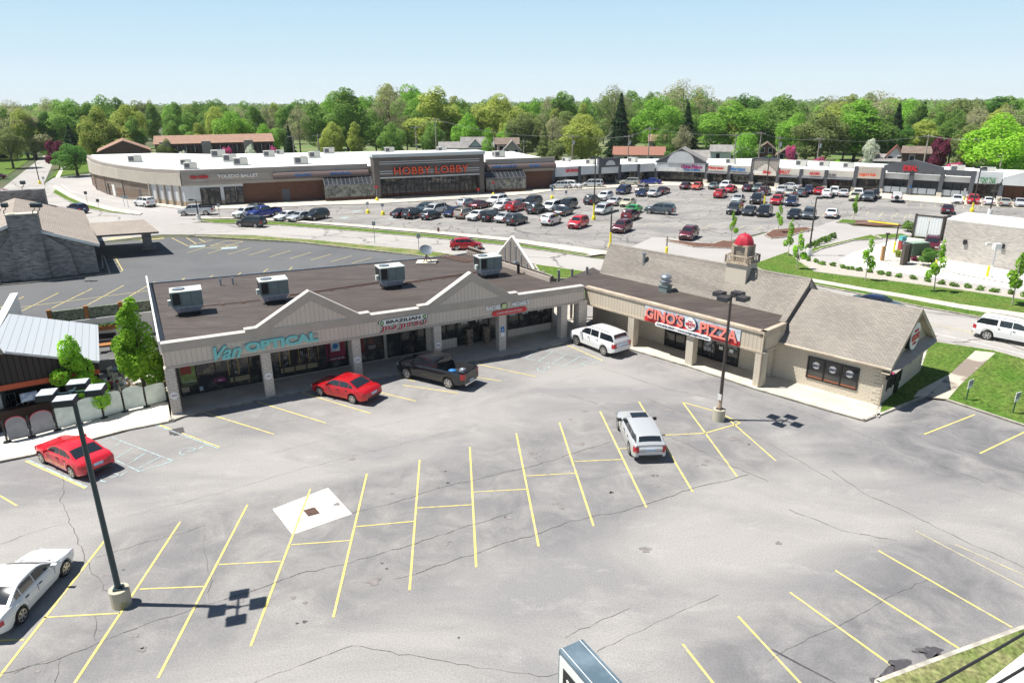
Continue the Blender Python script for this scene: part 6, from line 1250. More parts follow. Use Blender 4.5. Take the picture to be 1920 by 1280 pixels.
# load in the pickup bed
for (dx,dy,m_,s_,lb,nm,ct) in ((-1.5,.2,BLUEL,.34,'blue plastic bag lying in the bed of the black pickup','bag','bag'),(-2.0,-.35,METAL,.3,'grey round tub lying in the bed of the black pickup','tub','tub')):
    p=tr.matrix_basis@Vector((dx,dy,.80)); g=MB(); g.lathe((0,0,0),[(s_*.6,0),(s_,.12),(s_*.8,.28),(s_*.2,.36)],9); o=tag(g.build(nm,m_),lb,ct); o.location=p
e=60
CL=[
('sedan','black',755,406,e,'black sedan at the left end of the front row before the big entrance block'),
('suv','charcoal',776,408,e,'dark grey suv between the black sedan and the small dark hatchback'),
('suv','teal',797,399,240,'dark teal suv facing the camera behind the small dark hatchback'),
('hatch','charcoal',808,410,e,'small dark hatchback with bright rims, third in the front row at left'),
('van','silver',816,400,240,'silver minivan facing camera behind the small dark hatchback'),
('sedan','slate',829,397,e,'grey blue car half hidden behind the silver minivan'),
('hatch','navy',850,405,240,'navy hatchback facing camera beside the tan suv'),
('suv','tan',872,408,e,'tan suv seen from behind next to the navy hatchback'),
('suv','silver',876,388,e,'pale blue grey suv in the second row left of the wine red sedan'),
('sedan','maroon',900,390,e,'wine red sedan in the second row before the entrance doors'),
('bigsuv','white',932,384,240,'white suv in the rear row nearest the yellow bollard base'),
('hatch','white',948,387,e,'white hatchback squeezed beside the white suv in the rear row'),
('hatch','white',941,393,240,'white hatchback facing camera, left of the dark red suv'),
('suv','red',967,395,e,'dark red suv in the middle of the second row'),
('sedan','slate',975,388,240,'slate sedan behind the dark red suv'),
('bigsuv','black',998,387,240,'black suv behind the charcoal box shaped suv'),
('suv','charcoal',1005,399,e,'charcoal boxy suv left of the long white minivan'),
('sedan','white',895,411,240,'white sedan facing camera right of the tan suv'),
('suv','black',921,413,e,'black suv right of the front row white sedan'),
('sedan','silver',948,415,e,'silver sedan tucked behind the big dark crossover'),
('suv','charcoal',968,420,56,'big dark crossover nearest the road in the left cluster'),
('suv','white',1033,420,e,'white suv with black wheels parked alone left of the bright red jeep style car'),
('van','white',1035,394,240,'long white minivan facing camera in the second row'),
('bigsuv','black',1064,392,240,'black suv facing camera at the right end of the second row'),
('sedan','charcoal',1057,403,e,'dark sedan with red lamps in front of the black suv'),
('suv','brightred',1084,426,240,'bright red boxy suv facing camera near the road'),
('suv','silver',1050,354,176,'silver crossover parked along the kerb at the left end of the small shops'),
('van','white',1070,353,-24,'small white van pointing right in front of the first small shop'),
('van','silver',1111,351,172,'silver minivan parked along the kerb left of the arched shop front'),
('suv','charcoal',1110,382,e,'dark grey suv beside the tall lamp post with yellow foot'),
('suv','white',1134,375,240,'white crossover facing camera behind the lamp post'),
('sedan','silver',1154,384,e,'silver white sedan left of the cream sedan'),
('sedan','cream',1177,386,240,'cream sedan facing camera in the middle of the lot'),
('van','silver',1131,400,240,'silver grey minivan right of the tall lamp post foot'),
('fast','green',1187,400,240,'bright green coupe facing camera'),
('suv','maroon',1182,411,e,'maroon suv parked nose to nose before the green coupe'),
('suv','maroon',1166,434,240,'wine coloured suv with shiny grille nearest the short lamp post'),
('bigsuv','slate',1237,401,151,'slate blue suv driving left across the lot, pennant behind'),
('van','navy',1169,363,240,'dark blue minivan facing camera left of the tan suv'),
('suv','tan',1203,361,240,'tan suv behind the navy sedan'),
('sedan','navy',1205,367,240,'navy sedan in front of the tan suv'),
('sedan','silver',1227,368,e,'silver sedan right of the navy sedan'),
('sedan','plum',1243,363,e,'near black sedan behind the silver one'),
('suv','champagne',1181,347,165,'champagne suv parked along the kerb before the small shops'),
('fast','blue',1220,345.5,165,'vivid blue coupe parked along the kerb left of the grey gable'),
('sedan','plum',1286,354,e,'plum sedan parked left of the orange red hatchback'),
('hatch','orange',1307,355,240,'orange red hatchback with open tailgate under the grey gable'),
('sedan','greygreen',1339,354,e,'grey green sedan behind the dark red sedan'),
('suv','white',1360,354,240,'white suv facing camera behind the dark red sedan'),
('sedan','red',1370,360,e,'dark red sedan in front of the white suv before the blue lettering'),
('suv','red',1350,370,e,'red suv alone below the grey green sedan'),
('sedan','silver',1383,379,240,'silver sedan facing camera above the dark grey van row'),
('bigsuv','black',1419,381,240,'black suv left of the lamp post yellow foot'),
('bigsuv','charcoal',1377,400,240,'dark grey suv at the left of the three facing camera, behind a young tree'),
('sedan','charcoal',1405,402,240,'dark grey sedan in the middle of the three facing camera'),
('van','black',1433,404,240,'black minivan at the right of the three facing camera'),
('sedan','plum',1402,358,e,'very dark plum sedan below the stepped shop front'),
('suv','greygreen',1421,359,240,'dark green suv beside the plum sedan'),
('suv','plum',1433,365,e,'dark plum crossover just left of the tall thin lamp post'),
('suv','red',1456,383,240,'red crossover right of the yellow lamp foot'),
('suv','navy',1484,385,240,'dark navy crossover right of the red crossover'),
('sedan','black',1489,408,240,'black sedan beside the slate suv at the corner of the lot'),
('suv','slate',1516,409,240,'slate suv just behind the leaning lamp post'),
('sedan','white',1559,407,e,'white sedan alone left of the grass island'),
('sedan','silver',1479,355,150,'long silver car parked along the kerb under the bold red sign'),
('sedan','silver',1465,362,240,'silver sedan facing camera left of the champagne sedan'),
('sedan','champagne',1481,367,e,'champagne sedan between silver sedan and grey suv'),
('suv','slate',1502,368,e,'slate grey suv left of the blue one'),
('suv','navy',1515,363,240,'navy blue suv facing camera before the thin red sign'),
('sedan','red',1536,364,e,'red sedan beside the white suv'),
('suv','white',1550,370,e,'white suv seen from behind right of the red sedan'),
('suv','white',1563,366,240,'white crossover facing camera behind the white suv'),
('sedan','silver',1582,368,e,'silver blue sedan before the dark lettering sign'),
('suv','white',1608,370,240,'white suv behind the cream car left of the slate van'),
('sedan','cream',1602,375,240,'cream car above the young tree by the grass island'),
('bigsuv','slate',1627,376,240,'slate blue boxy suv facing camera'),
('suv','black',1638,371,240,'black suv behind the slate blue boxy one'),
('suv','plum',1668,361,e,'plum suv at the kerb before the dark gable'),
('sedan','white',1698,362,e,'white sedan at the kerb, middle of the dark gable'),
('hatch','champagne',1726,363,240,'champagne hatchback at the kerb, right of the dark gable'),
('suv','silver',1787,367,240,'silver suv at the kerb beside the yellow bollard sign'),
('hatch','white',1793,381,240,'white blue hatchback facing camera left of the red crossover'),
('fast','plum',1775,399,e,'dark plum coupe parked alone before the white roofed tan building'),
('suv','red',1823,382,240,'cherry red crossover facing camera beside the right lamp post'),
('sedan','maroon',1846,370,e,'maroon sedan below the green lettered shop'),
('sedan','white',1852,384,e,'white sedan right of the cherry red crossover'),
('sedan','champagne',1882,386,e,'champagne sedan second from the right edge of the lot'),
('pickup','black',1906,373,240,'black pickup at the kerb at the far right edge'),
('sedan','silver',1911,387,240,'pale silver sedan at the right edge of the lot'),
('bigsuv','white',273,387,146,'white suv beside the curved brick wall'),
('suv','white',462,407,236,'white suv left of the blue pickup truck'),
('suv','charcoal',476,402,236,'dark suv mostly hidden behind the blue pickup'),
('sedan','white',539,412,240,'white sedan at the left of the three by the roadside verge'),
('sedan','silver',564,413,240,'silver sedan between white sedan and black suv by the verge'),
('suv','black',594,411,240,'black crossover at the right of the three by the verge'),
('suv','charcoal',472,425,166,'dark grey suv driving left along the road'),
('suv','navy',146,399,150,'dark navy car on the road behind the stone building roof'),
('suv','maroon',1745,468,238,'maroon suv waiting at the drive through lane'),
('suv','maroon',1291,447,240,'dark red suv facing camera by the entrance drive and mulch strip'),
('sedan','maroon',-6,336,200,'dark red car parked by the far left lawn'),
]
for k,cc,u,v,h,lb in CL:
    p=G(u,v); far=p.length>75; car(k,cc,p.x,p.y,R_(h),lb,detail=not far)
p=G(370,403); car('pickup','silver',p.x,p.y,R_(190),'silver pickup truck crossing before the pale shop doors')
p=G(497,406.5); car('pickup','blue',p.x,p.y,R_(232),'deep blue pickup truck facing camera in the left part of the lot')
p=G(1680,378); jp=car('jeep','white',p.x,p.y,R_(62),'white off road car with black spare wheel seen from behind'); g=MB(); g.cyl((-2.15,0,1.0),(-2.38,0,1.0),.38,.38,16); g.build('spare_wheel',TYRE,jp)
carpx('hatch','red',(859,470),(891,469),'red hatchback driving right along the road behind the shop roof',-1)
carpx('bigsuv','white',(1857,639),(1925,652),'white crossover driving right on the street at the right edge',-1)
p=G(1648,556,1.35); car('sedan','navy',p.x,p.y,R_(-46),'dark blue car whose roof shows over the pizza roof ridge')
# ---------------- trees and shrubs ----------------
def leafmat(name,c1,c2,c3=None):
    m=bpy.data.materials.new(name); m.use_nodes=True; n=m.node_tree; b=n.nodes['Principled BSDF']; b.inputs['Roughness'].default_value=.75; b.inputs['Specular IOR Level'].default_value=.2
    oi=n.nodes.new('ShaderNodeObjectInfo'); tc=n.nodes.new('ShaderNodeTexCoord'); t=n.nodes.new('ShaderNodeTexNoise'); t.inputs['Scale'].default_value=.4; t.inputs['Detail'].default_value=3; n.links.new(tc.outputs['Object'],t.inputs['Vector'])
    g=n.nodes.new('ShaderNodeNewGeometry'); ad=n.nodes.new('ShaderNodeMath'); ad.operation='MULTIPLY_ADD'; n.links.new(g.outputs['Random Per Island'],ad.inputs[0]); ad.inputs[1].default_value=.3; n.links.new(t.outputs[0],ad.inputs[2])
    r=n.nodes.new('ShaderNodeMapRange'); r.inputs[1].default_value=.35; r.inputs[2].default_value=.85; n.links.new(ad.outputs[0],r.inputs[0])
    x=n.nodes.new('ShaderNodeMix'); x.data_type='RGBA'; x.inputs[6].default_value=(*c1,1); x.inputs[7].default_value=(*c2,1); n.links.new(r.outputs[0],x.inputs[0])
    hs=n.nodes.new('ShaderNodeHueSaturation'); mr=n.nodes.new('ShaderNodeMapRange'); mr.inputs[3].default_value=1.3; mr.inputs[4].default_value=1.85; n.links.new(oi.outputs['Random'],mr.inputs[0]); n.links.new(mr.outputs[0],hs.inputs['Value']); n.links.new(x.outputs[2],hs.inputs['Color'])
    n.links.new(hs.outputs[0],b.inputs['Base Color'])
    tr=n.nodes.new('ShaderNodeBsdfTranslucent'); n.links.new(hs.outputs[0],tr.inputs[0]); mx=n.nodes.new('ShaderNodeMixShader'); mx.inputs[0].default_value=.45; n.links.new(b.outputs[0],mx.inputs[1]); n.links.new(tr.outputs[0],mx.inputs[2]); n.links.new(mx.outputs[0],n.nodes['Material Output'].inputs[0]); return m
LV={'mid':leafmat('mid_green_leaves',(0.085, 0.155, 0.035),(0.17, 0.28, 0.06)),'bright':leafmat('bright_green_leaves',(0.11, 0.22, 0.03),(0.21, 0.38, 0.055)),'yellow':leafmat('yellow_green_leaves',(0.17, 0.22, 0.04),(0.3, 0.34, 0.085)),'dark':leafmat('dark_conifer_needles',(0.018, 0.045, 0.022),(0.05, 0.09, 0.04)),'brown':leafmat('budding_brown_leaves',(0.19, 0.19, 0.1),(0.3, 0.3, 0.17)),'plum':leafmat('plum_leaves',(0.059,0.013,0.025),(0.143,0.033,0.057)),'pink':leafmat('pink_blossom',(0.261,0.044,0.114),(0.499,0.121,0.240)),'white':leafmat('white_blossom',(0.309,0.374,0.253),(0.594,0.605,0.531)),'deep':leafmat('deep_green_leaves',(0.05, 0.12, 0.025),(0.11, 0.23, 0.045)),'lime':leafmat('lime_leaves',(0.13, 0.26, 0.02),(0.27, 0.47, 0.045)),'olive':leafmat('olive_leaves',(0.1, 0.13, 0.045),(0.19, 0.23, 0.08))}
BARK=mat('grey_bark',(.13,.105,.085),.95,c2=(.08,.065,.05),scale=4); BARKL=mat('pale_young_bark',(.42,.38,.32),.9)
def crown(seed,n,leaf,rx,rz,z0,lobes=9,shape='round',hole=.0):
    r=random.Random(seed); vs=[];fs=[]
    L=[]
    if shape=='round':
        for k in range(lobes):
            a=r.uniform(0,6.28); h=r.random(); rr=rx*(.55*math.sin(math.pi*min(.95,h*.85+.12))+.05); L.append((Vector((math.cos(a)*rr,math.sin(a)*rr,z0+rz*(.15+.75*h))),rx*r.uniform(.34,.55)*(1.1-.45*h),rz*r.uniform(.13,.22)))
        L.append((Vector((0,0,z0+rz*.55)),rx*.62,rz*.36))
    elif shape=='up':
        for k in range(lobes):
            a=r.uniform(0,6.28); h=k/(lobes-1); rr=rx*(.65*(1-h)**.8+.05)*r.uniform(.4,1.1); L.append((Vector((math.cos(a)*rr,math.sin(a)*rr,z0+rz*(.10+.82*h*r.uniform(.8,1.05)))),rx*r.uniform(.30,.42)*(1.05-.6*h),rz*r.uniform(.12,.2)))
    elif shape=='oval':
        for k in range(lobes):
            a=r.uniform(0,6.28); h=(k+.5)/lobes; rr=rx*.62*math.sin(math.pi*(.16+.78*h))*r.uniform(.5,1.1); L.append((Vector((math.cos(a)*rr,math.sin(a)*rr,z0+rz*(.12+.80*h))),rx*r.uniform(.32,.5)*(1.05-.3*h),rz*r.uniform(.10,.16)))
    W=[l[1]**2 for l in L]
    if shape=='cone':
        for k in range(n):
            h=1-math.sqrt(r.random())*.98; lay=(h*9)%1; rr=rx*(1-h)*(.55+.45*(1-lay))*math.sqrt(r.uniform(.35,1)); a=r.uniform(0,6.28); p=Vector((math.cos(a)*rr,math.sin(a)*rr,z0+rz*h-.25*rr)); d=Vector((math.cos(a),math.sin(a),-.35)); _leaf(r,vs,fs,p,d,leaf)
    else:
        C=r.choices(L,W,k=n)
        for c,rh,rv in C:
            d=Vector((r.gauss(0,1),r.gauss(0,1),r.gauss(0,1)+.25)).normalized(); q=r.uniform(.55,1.0)**.5
            p=c+Vector((d.x*rh*q,d.y*rh*q,d.z*rv*q)); 
            if hole and mn.noise(p*.9/leaf*.25+Vector((seed,0,0)))>hole: continue
            _leaf(r,vs,fs,p,d,leaf)
    me=bpy.data.meshes.new('crown'); me.from_pydata(vs,[],fs); me.update(); return me,L
def _leaf(r,vs,fs,p,d,s):
    nrm=(d+Vector((r.uniform(-.8,.8),r.uniform(-.8,.8),r.uniform(-.4,.9)))).normalized(); x=nrm.orthogonal().normalized(); a=r.uniform(0,3.1); y=nrm.cross(x); x,y=x*math.cos(a)+y*math.sin(a),y*math.cos(a)-x*math.sin(a)
    w=s*r.uniform(.55,1.15); h=w*r.uniform(.5,.8); i=len(vs)
    for q in (p-x*w*.5,p-y*h*.5+nrm*w*.08,p+x*w*.5,p+y*h*.5+nrm*w*.08): vs.append(tuple(q))
    fs.append((i,i+1,i+2,i+3))
def trunkmesh(seed,h,r0,L=None,n=7,bare=0):
    r=random.Random(seed); g=MB(); top=Vector((r.uniform(-.3,.3),r.uniform(-.3,.3),h)); g.cyl((0,0,-.1),top*.5,r0,r0*.7,8); g.cyl(top*.5,top,r0*.7,r0*.25,7)
    for c,rh,rv in (L or [])[:n]:
        b=top*r.uniform(.35,.75); m=b.lerp(c,.55)+Vector((r.uniform(-.2,.2),r.uniform(-.2,.2),.2)); g.cyl(b,m,r0*.35,r0*.2,5); g.cyl(m,c,r0*.2,r0*.07,4)
        if bare:
            for k in range(bare):
                e=c+Vector((r.uniform(-1,1)*rh,r.uniform(-1,1)*rh,r.uniform(.2,1)*rv)); g.cyl(c,e,r0*.07,r0*.02,3,caps=False)
    return g.mesh('trunk',[BARK])
PRO={}
def proto(key,n,leaf,rx,rz,z0,shape='round',lobes=11,hole=0,bare=0,r0=.3,bark=None,seeds=3):
    PRO[key]=[]
    for s_ in range(seeds):
        sd=hash(key)%1000 if False else sum(map(ord,key))+s_*17; me,L=crown(sd,n,leaf,rx,rz,z0,lobes,shape,hole); me.materials.append(LV['mid'])
        tm=trunkmesh(sd,z0+rz*(.6 if shape!='cone' else .9),r0,L,9,bare)
        if bark: tm.materials[0]=bark
        PRO[key].append((me,tm))
proto('oak',11500,.55,6.3,14.5,2.5,lobes=20,hole=.42); proto('tall',10000,.52,4.9,17.5,2.5,'oval',20,.38); proto('bare',4200,.4,5.4,13,5,lobes=18,bare=8,hole=.35); proto('fir',4200,.75,3.6,17,1,'cone'); proto('bush',1600,.32,2.0,2.6,.2,lobes=7,r0=.1); proto('shade',6500,.42,4.2,8,1.9,lobes=15,hole=.4,seeds=2)
proto('young',750,.24,.85,3.1,1.25,'up',8,r0=.05,bark=BARKL); proto('maple',9000,.22,1.75,5.2,1.0,'up',17,.6,r0=.13,seeds=2); proto('smallshrub',380,.16,.48,.62,.02,lobes=5,r0=.04)
NA={'oak':('broad_tree','tree'),'tall':('tall_tree','tree'),'bare':('budding_tree','tree'),'fir':('conifer','tree'),'bush':('bush','bush'),'shade':('shade_tree','tree'),'young':('young_tree','tree'),'maple':('patio_tree','tree'),'smallshrub':('juniper_shrub','shrub')}
_c=[0]
def tree(key,leaf,x,y,s,label,group=None,sz=None,z=0):
    i=_c[0]; _c[0]+=1; me,tm=PRO[key][i%len(PRO[key])]
    t=thing(NA[key][0],label,NA[key][1],(x,y,z),(i*2.39)%6.28,group); t.scale=(s,s,sz or s)
    c=bpy.data.objects.new('crown',me); COL.objects.link(c); c.parent=t; c.material_slots[0].link='OBJECT'; c.material_slots[0].material=LV[leaf]
    k=bpy.data.objects.new('trunk',tm); COL.objects.link(k); k.parent=t; return t
def ipl(P,x):
    if x<=P[0][0]: return P[0][1]
    for (a,b),(c,d) in zip(P,P[1:]):
        if x<=c: return b+(d-b)*(x-a)/(c-a)
    return P[-1][1]
DM=[(150,0),(180,214),(290,212),(430,204),(650,196),(850,199),(1036,194),(1230,199),(1321,204),(1640,196),(1900,182)]
def dmin(u): return ipl(DM,u) if u>178 else 0
SKY_=[(0,192),(160,186),(320,187),(480,190),(600,190),(640,178),(700,170),(740,162),(830,170),(880,195),(930,182),(1000,190),(1050,176),(1100,186),(1150,165),(1200,182),(1280,160),(1330,178),(1400,182),(1500,188),(1620,174),(1680,190),(1760,195),(1850,184),(1920,190)]
def tpx(key,leaf,u,vtop,dist,label,wpx=None,group=None):
    dist=max(dist,dmin(u)+3+(0 if key=='bush' else 5))
    "tree whose top shows at (u,vtop), standing dist metres out"
    d=ray(u,300); p=Vector((d.x,d.y)).normalized()*dist; H=Zat(p,vtop); base={'oak':17,'tall':20,'bare':18,'fir':18,'shade':9.9,'bush':2.9}[key]; sz=H/base
    wid={'oak':13,'tall':9.5,'bare':12,'fir':7.5,'shade':9.5,'bush':5}[key]; s=(wpx*dist/1290/wid) if wpx else sz
    return tree(key,leaf,p.x,p.y,s,label,group,sz)
# near trees
p=G(160,780); tree('maple','lime',p.x,p.y,1.0,'bright green maple in front of the patio bar, behind the lamp heads',None,.86)
p=G(274,746); tree('maple','lime',p.x,p.y,1.08,'tall bright green tree against the left end of the shop',None,1.14); p=G(266,716); tree('maple','lime',p.x,p.y,.68,'slimmer green tree touching the left side of the taller one',None,.62)
for u,v,s_,lb in [(1371,452,1.0,'young tree in the mulch bed left of the cupola'),(1458,437,.98,'young tree in the mulch island behind the dark cars'),(1477,482,1.05,'young tree at the left tip of the corner lawn'),(1494,507,1.1,'young tree at the shrub row beside the lamp post base'),(1622,528,1.15,'young tree midway along the shrub row'),(1751,549,1.22,'young tree in the lawn before the tan block wall'),(1897,574,1.35,'young tree at the right end of the lawn'),(1600,414,1.0,'young tree at the grass tip of the mulch strip')]:
    p=G(u,v); tree('young','lime',p.x,p.y,s_,lb)
JS=[(1515,491),(1529,494),(1542,498),(1562,501),(1580,505),(1594,507),(1611,510),(1630,513),(1650,516),(1665,519),(1685,522),(1710,525),(1737,530),(1765,535),(1787,539),(1812,542),(1837,546),(1864,550),(1894,554),(1918,558)]
for i,(u,v) in enumerate(JS): p=G(u,v); tree('smallshrub','mid',p.x,p.y,1.0+.2*(i%3)*.5,'low dark green shrub in the gravel row beside the drive through lane','shrub row by the drive through',.95)
for i in range(9): p=G(1515+i*6,468-i*2.6); tree('smallshrub','mid',p.x,p.y,1.1,'low green shrub in the short row left of the drive through lane','short shrub row at the lane bend',1.4)
p=G(1745,500); tree('bush','deep',p.x,p.y,.8,'dark green rounded shrub beside the yellow bollard'); p=G(1702,434); tree('bush','mid',p.x,p.y,.6,'green bush left of the white corrugated gates'); p=G(1738,482); tree('smallshrub','yellow',p.x,p.y,1.5,'yellow green shrub right of the green transformer box'); p=G(1682,482); tree('smallshrub','yellow',p.x,p.y,1.6,'yellow green shrub left of the dark menu panel')
p=G(1712,489); o=tree('smallshrub','plum',p.x,p.y,1.6,'dark red low hedge behind the dark menu panel',None,.9)
def TB(u,v): return G(u,v).length
# left street trees
for key,leaf,u,v,dist,wpx,lb in [('shade','deep',140,271,TB(141,331),72,'round deep green tree standing on the corner lawn beside the white roof'),('bush','plum',108,258,TB(108,318),44,'plum leaved tree behind the round deep green tree'),('shade','yellow',215,228,258,120,'broad yellow green tree behind the left end of the white roof'),('bush','white',62,272,TB(62,291),38,'white flowering shrub on the far left lawn'),('shade','olive',22,240,TB(22,316),56,'dark olive tree at the far left lawn edge'),('oak','bright',120,195,330,90,'large yellow green tree over the end of the left street'),('tall','brown',66,215,300,70,'thin pale tree beside the left street'),('fir','dark',0,225,TB(0,300),30,'dark conifer at the left edge'),('fir','dark',140,232,280,46,'dark conifer left of the broad yellow green tree'),('bush','mid',88,281,TB(88,292),20,'clipped green shrub by the left driveway'),
 ('bush','pink',428,271,176,28,'pink blossom tree left before the brown apartment block'),('bush','white',470,268,178,34,'pale green rounded shrub before the brown apartment block'),('bush','pink',515,268,182,30,'pink blossom tree at the right end of the brown apartment block'),('bush','white',345,279,172,24,'white green shrub at the left end of the apartment block'),('shade','olive',315,262,176,40,'brown green tree between the two apartment blocks'),
 ('bare','brown',565,195,260,60,'pale budding tree right of the apartment block'),('tall','mid',655,165,250,90,'tall green tree behind the left part of the entrance block'),('bare','brown',735,158,262,100,'tall budding tree left of centre skyline'),('tall','yellow',815,165,255,110,'tall yellow green tree behind the entrance block'),('oak','mid',870,190,270,80,'green tree right of the tall yellow green one'),
 ('oak','yellow',935,178,270,110,'yellow green tree with open crown above the cottages'),('oak','olive',985,212,240,90,'olive tree above the right cottages'),('tall','mid',1050,172,300,70,'tall green tree left of the golden tree'),('oak','yellow',1092,217,205,95,'golden green tree in front of the tall dark spruce'),('bare','olive',1150,158,270,110,'tall sparse tree behind the dark spruce'),('fir','dark',1160,172,225,72,'tall dark spruce standing above the arched shop front'),('oak','bright',1230,182,255,100,'round bright green tree right of the spruce'),('bare','brown',1280,147,290,130,'tallest sparse tree on the skyline'),('fir','dark',1283,190,260,60,'dark evergreen behind the big grey gable'),
 ('oak','bright',1365,190,250,130,'large green tree right of the evergreen'),('tall','deep',1390,178,300,70,'deep green crown above the large green tree'),('oak','mid',1450,182,265,110,'mid green tree behind the white house'),('oak','olive',1530,210,225,110,'olive tree above the bold red shop sign'),('bare','brown',1540,178,300,90,'bare topped tree on the skyline right of centre'),('tall','bright',1600,187,230,90,'tall bright green tree left of the gabled houses'),('bare','brown',1630,170,260,110,'brown budding tree above the dark gable'),('fir','dark',1670,192,240,56,'dark spruce above the gabled houses'),('tall','yellow',1720,225,235,70,'yellow green tree right of the dark spruce'),('fir','dark',1715,190,290,60,'dark pine on the skyline at right'),
 ('oak','olive',1790,186,300,110,'olive green tree on the right skyline'),('bush','plum',1762,250,200,50,'plum tree above the dark gable shop'),('shade','olive',1810,236,186,66,'brown green conifer like tree behind the right utility pole'),('bare','brown',1820,205,240,110,'grey budding tree on the right'),('oak','lime',1875,218,175,120,'vivid lime green tree at the right edge'),('tall','deep',1850,182,330,90,'deep green crown on the far right skyline'),('bush','pink',1790,300,162,50,'pink blossom bush behind the tall white roof units'),('fir','dark',1910,205,210,40,'dark conifer at the right edge'),
 ('bush','bright',1440,288,165,30,'bright green clipped bush above the stepped shop front'),('bush','bright',1475,292,170,30,'round green bush above the bold red sign'),('bush','pink',1480,268,190,30,'red flowering tree above the bold red sign'),('bush','pink',1537,292,190,44,'pink blossom shrub above the thin red sign'),('shade','bright',1395,250,185,60,'fresh green tree right of the white house'),('bush','deep',1260,280,185,50,'green shrub behind the left slope of the grey gable'),('bush','lime',1570,297,175,30,'lime bush left of the dark gable shop'),('shade','olive',1040,262,180,50,'grey green willow like bush left of the golden tree'),('fir','olive',1020,232,205,50,'dull green conifer beside the willow like bush'),('tall','bright',917,240,200,30,'small fresh green tree between the cottages'),('shade','white',1630,262,165,34,'pale grey green tree left of the blue grey gabled house'),('fir','dark',1880,140,4000,1,'x')]:
    if dist>3000: continue
    tpx(key,leaf,u,v,dist,lb,wpx)
# belt of woodland: countable trees that nothing tells apart
rr_=random.Random(11); GRP='trees of the woodland belt behind the shops'
KD=[('oak','mid','mid green broad tree in the woodland belt'),('oak','bright','bright green broad tree in the woodland belt'),('tall','mid','tall mid green tree in the woodland belt'),('oak','yellow','yellow green broad tree in the woodland belt'),('bare','brown','brown budding tree in the woodland belt'),('oak','olive','olive broad tree in the woodland belt'),('tall','deep','tall deep green tree in the woodland belt'),('fir','dark','dark conifer in the woodland belt'),('tall','yellow','tall yellow green tree in the woodland belt')]
row=[]
for (d0,d1,n,v0,v1) in ((215,250,34,214,240),(255,290,46,198,222),(295,345,58,190,206),(350,430,64,189,200)):
    for k in range(n):
        u=-60+(2040)*(k+rr_.uniform(.1,.9))/n; dd=rr_.uniform(d0,d1)
        if d0<230 and (u<300 and u>50): dd+=40
        q=rr_.choices(KD,[24,20,16,10,12,5,6,1,9])[0]
        dr=ray(u,300); px_=Vector((dr.x,dr.y)).normalized()*dd
        dd=max(dd,(300 if u<175 else 0),dmin(u)+(34 if 180<u<530 or 820<u<980 or 1140<u<1250 or u>1600 else 12)); px_=px_.normalized()*dd; H=min(27,max(9,Zat(px_,max(rr_.uniform(v0,v1)+(12 if d0<230 and q[0]=='fir' else 0),ipl(SKY_,u)) if d0<280 else ipl(SKY_,u)+rr_.uniform(1,16)))); base={'oak':17,'tall':20,'bare':18,'fir':18}[q[0]]; s=H/base
        tree(q[0],q[1],px_.x,px_.y,s*rr_.uniform(1.05,1.4),q[2],GRP,s*1.06)
# far wood that reads as one mass
vs=[];fs=[]; r=random.Random(5)
for k in range(26000):
    dd=r.uniform(460,1500); u=r.uniform(-250,2170); d=ray(u,300); p=Vector((d.x,d.y,0)).normalized()*dd
    hh=13.5+3.5*mn.noise(Vector((p.x*.02,p.y*.02,0)))+1.5*mn.noise(Vector((p.x*.11,p.y*.11,3))); p.z=hh*r.uniform(.35,1)**.6
    _leaf(r,vs,fs,p,Vector((0,-.7,.6)),r.uniform(2.5,4.2))
me=bpy.data.meshes.new('far_wood'); me.from_pydata(vs,[],fs); me.materials.append(LV['mid']); me.materials.append(LV['olive']); me.materials.append(LV['bright'])
me.polygons.foreach_set('material_index',[int(2.99*abs(mn.noise(Vector((vs[f[0]][0]*.03,vs[f[0]][1]*.03,9)))*1.6)%3) for f in fs])
o=bpy.data.objects.new('far_wood',me); COL.objects.link(o); tag(o,'distant green woodland reaching to the horizon behind everything','wood',kind='stuff')

HZ=MB(); HZ.box((0,1600,29.5),(5040,3840,61)); hz=HZ.build('haze',[])
hm=bpy.data.materials.new('thin_air'); hm.use_nodes=True; n=hm.node_tree; n.nodes.remove(n.nodes['Principled BSDF']); pv=n.nodes.new('ShaderNodeVolumePrincipled'); pv.inputs['Color'].default_value=(.86,.92,1,1); pv.inputs['Density'].default_value=.00009; n.links.new(pv.outputs[0],n.nodes['Material Output'].inputs['Volume']); hz.data.materials.clear(); hz.data.materials.append(hm); tag(hz,'thin pale haze filling the air over the whole scene','haze',kind='stuff')
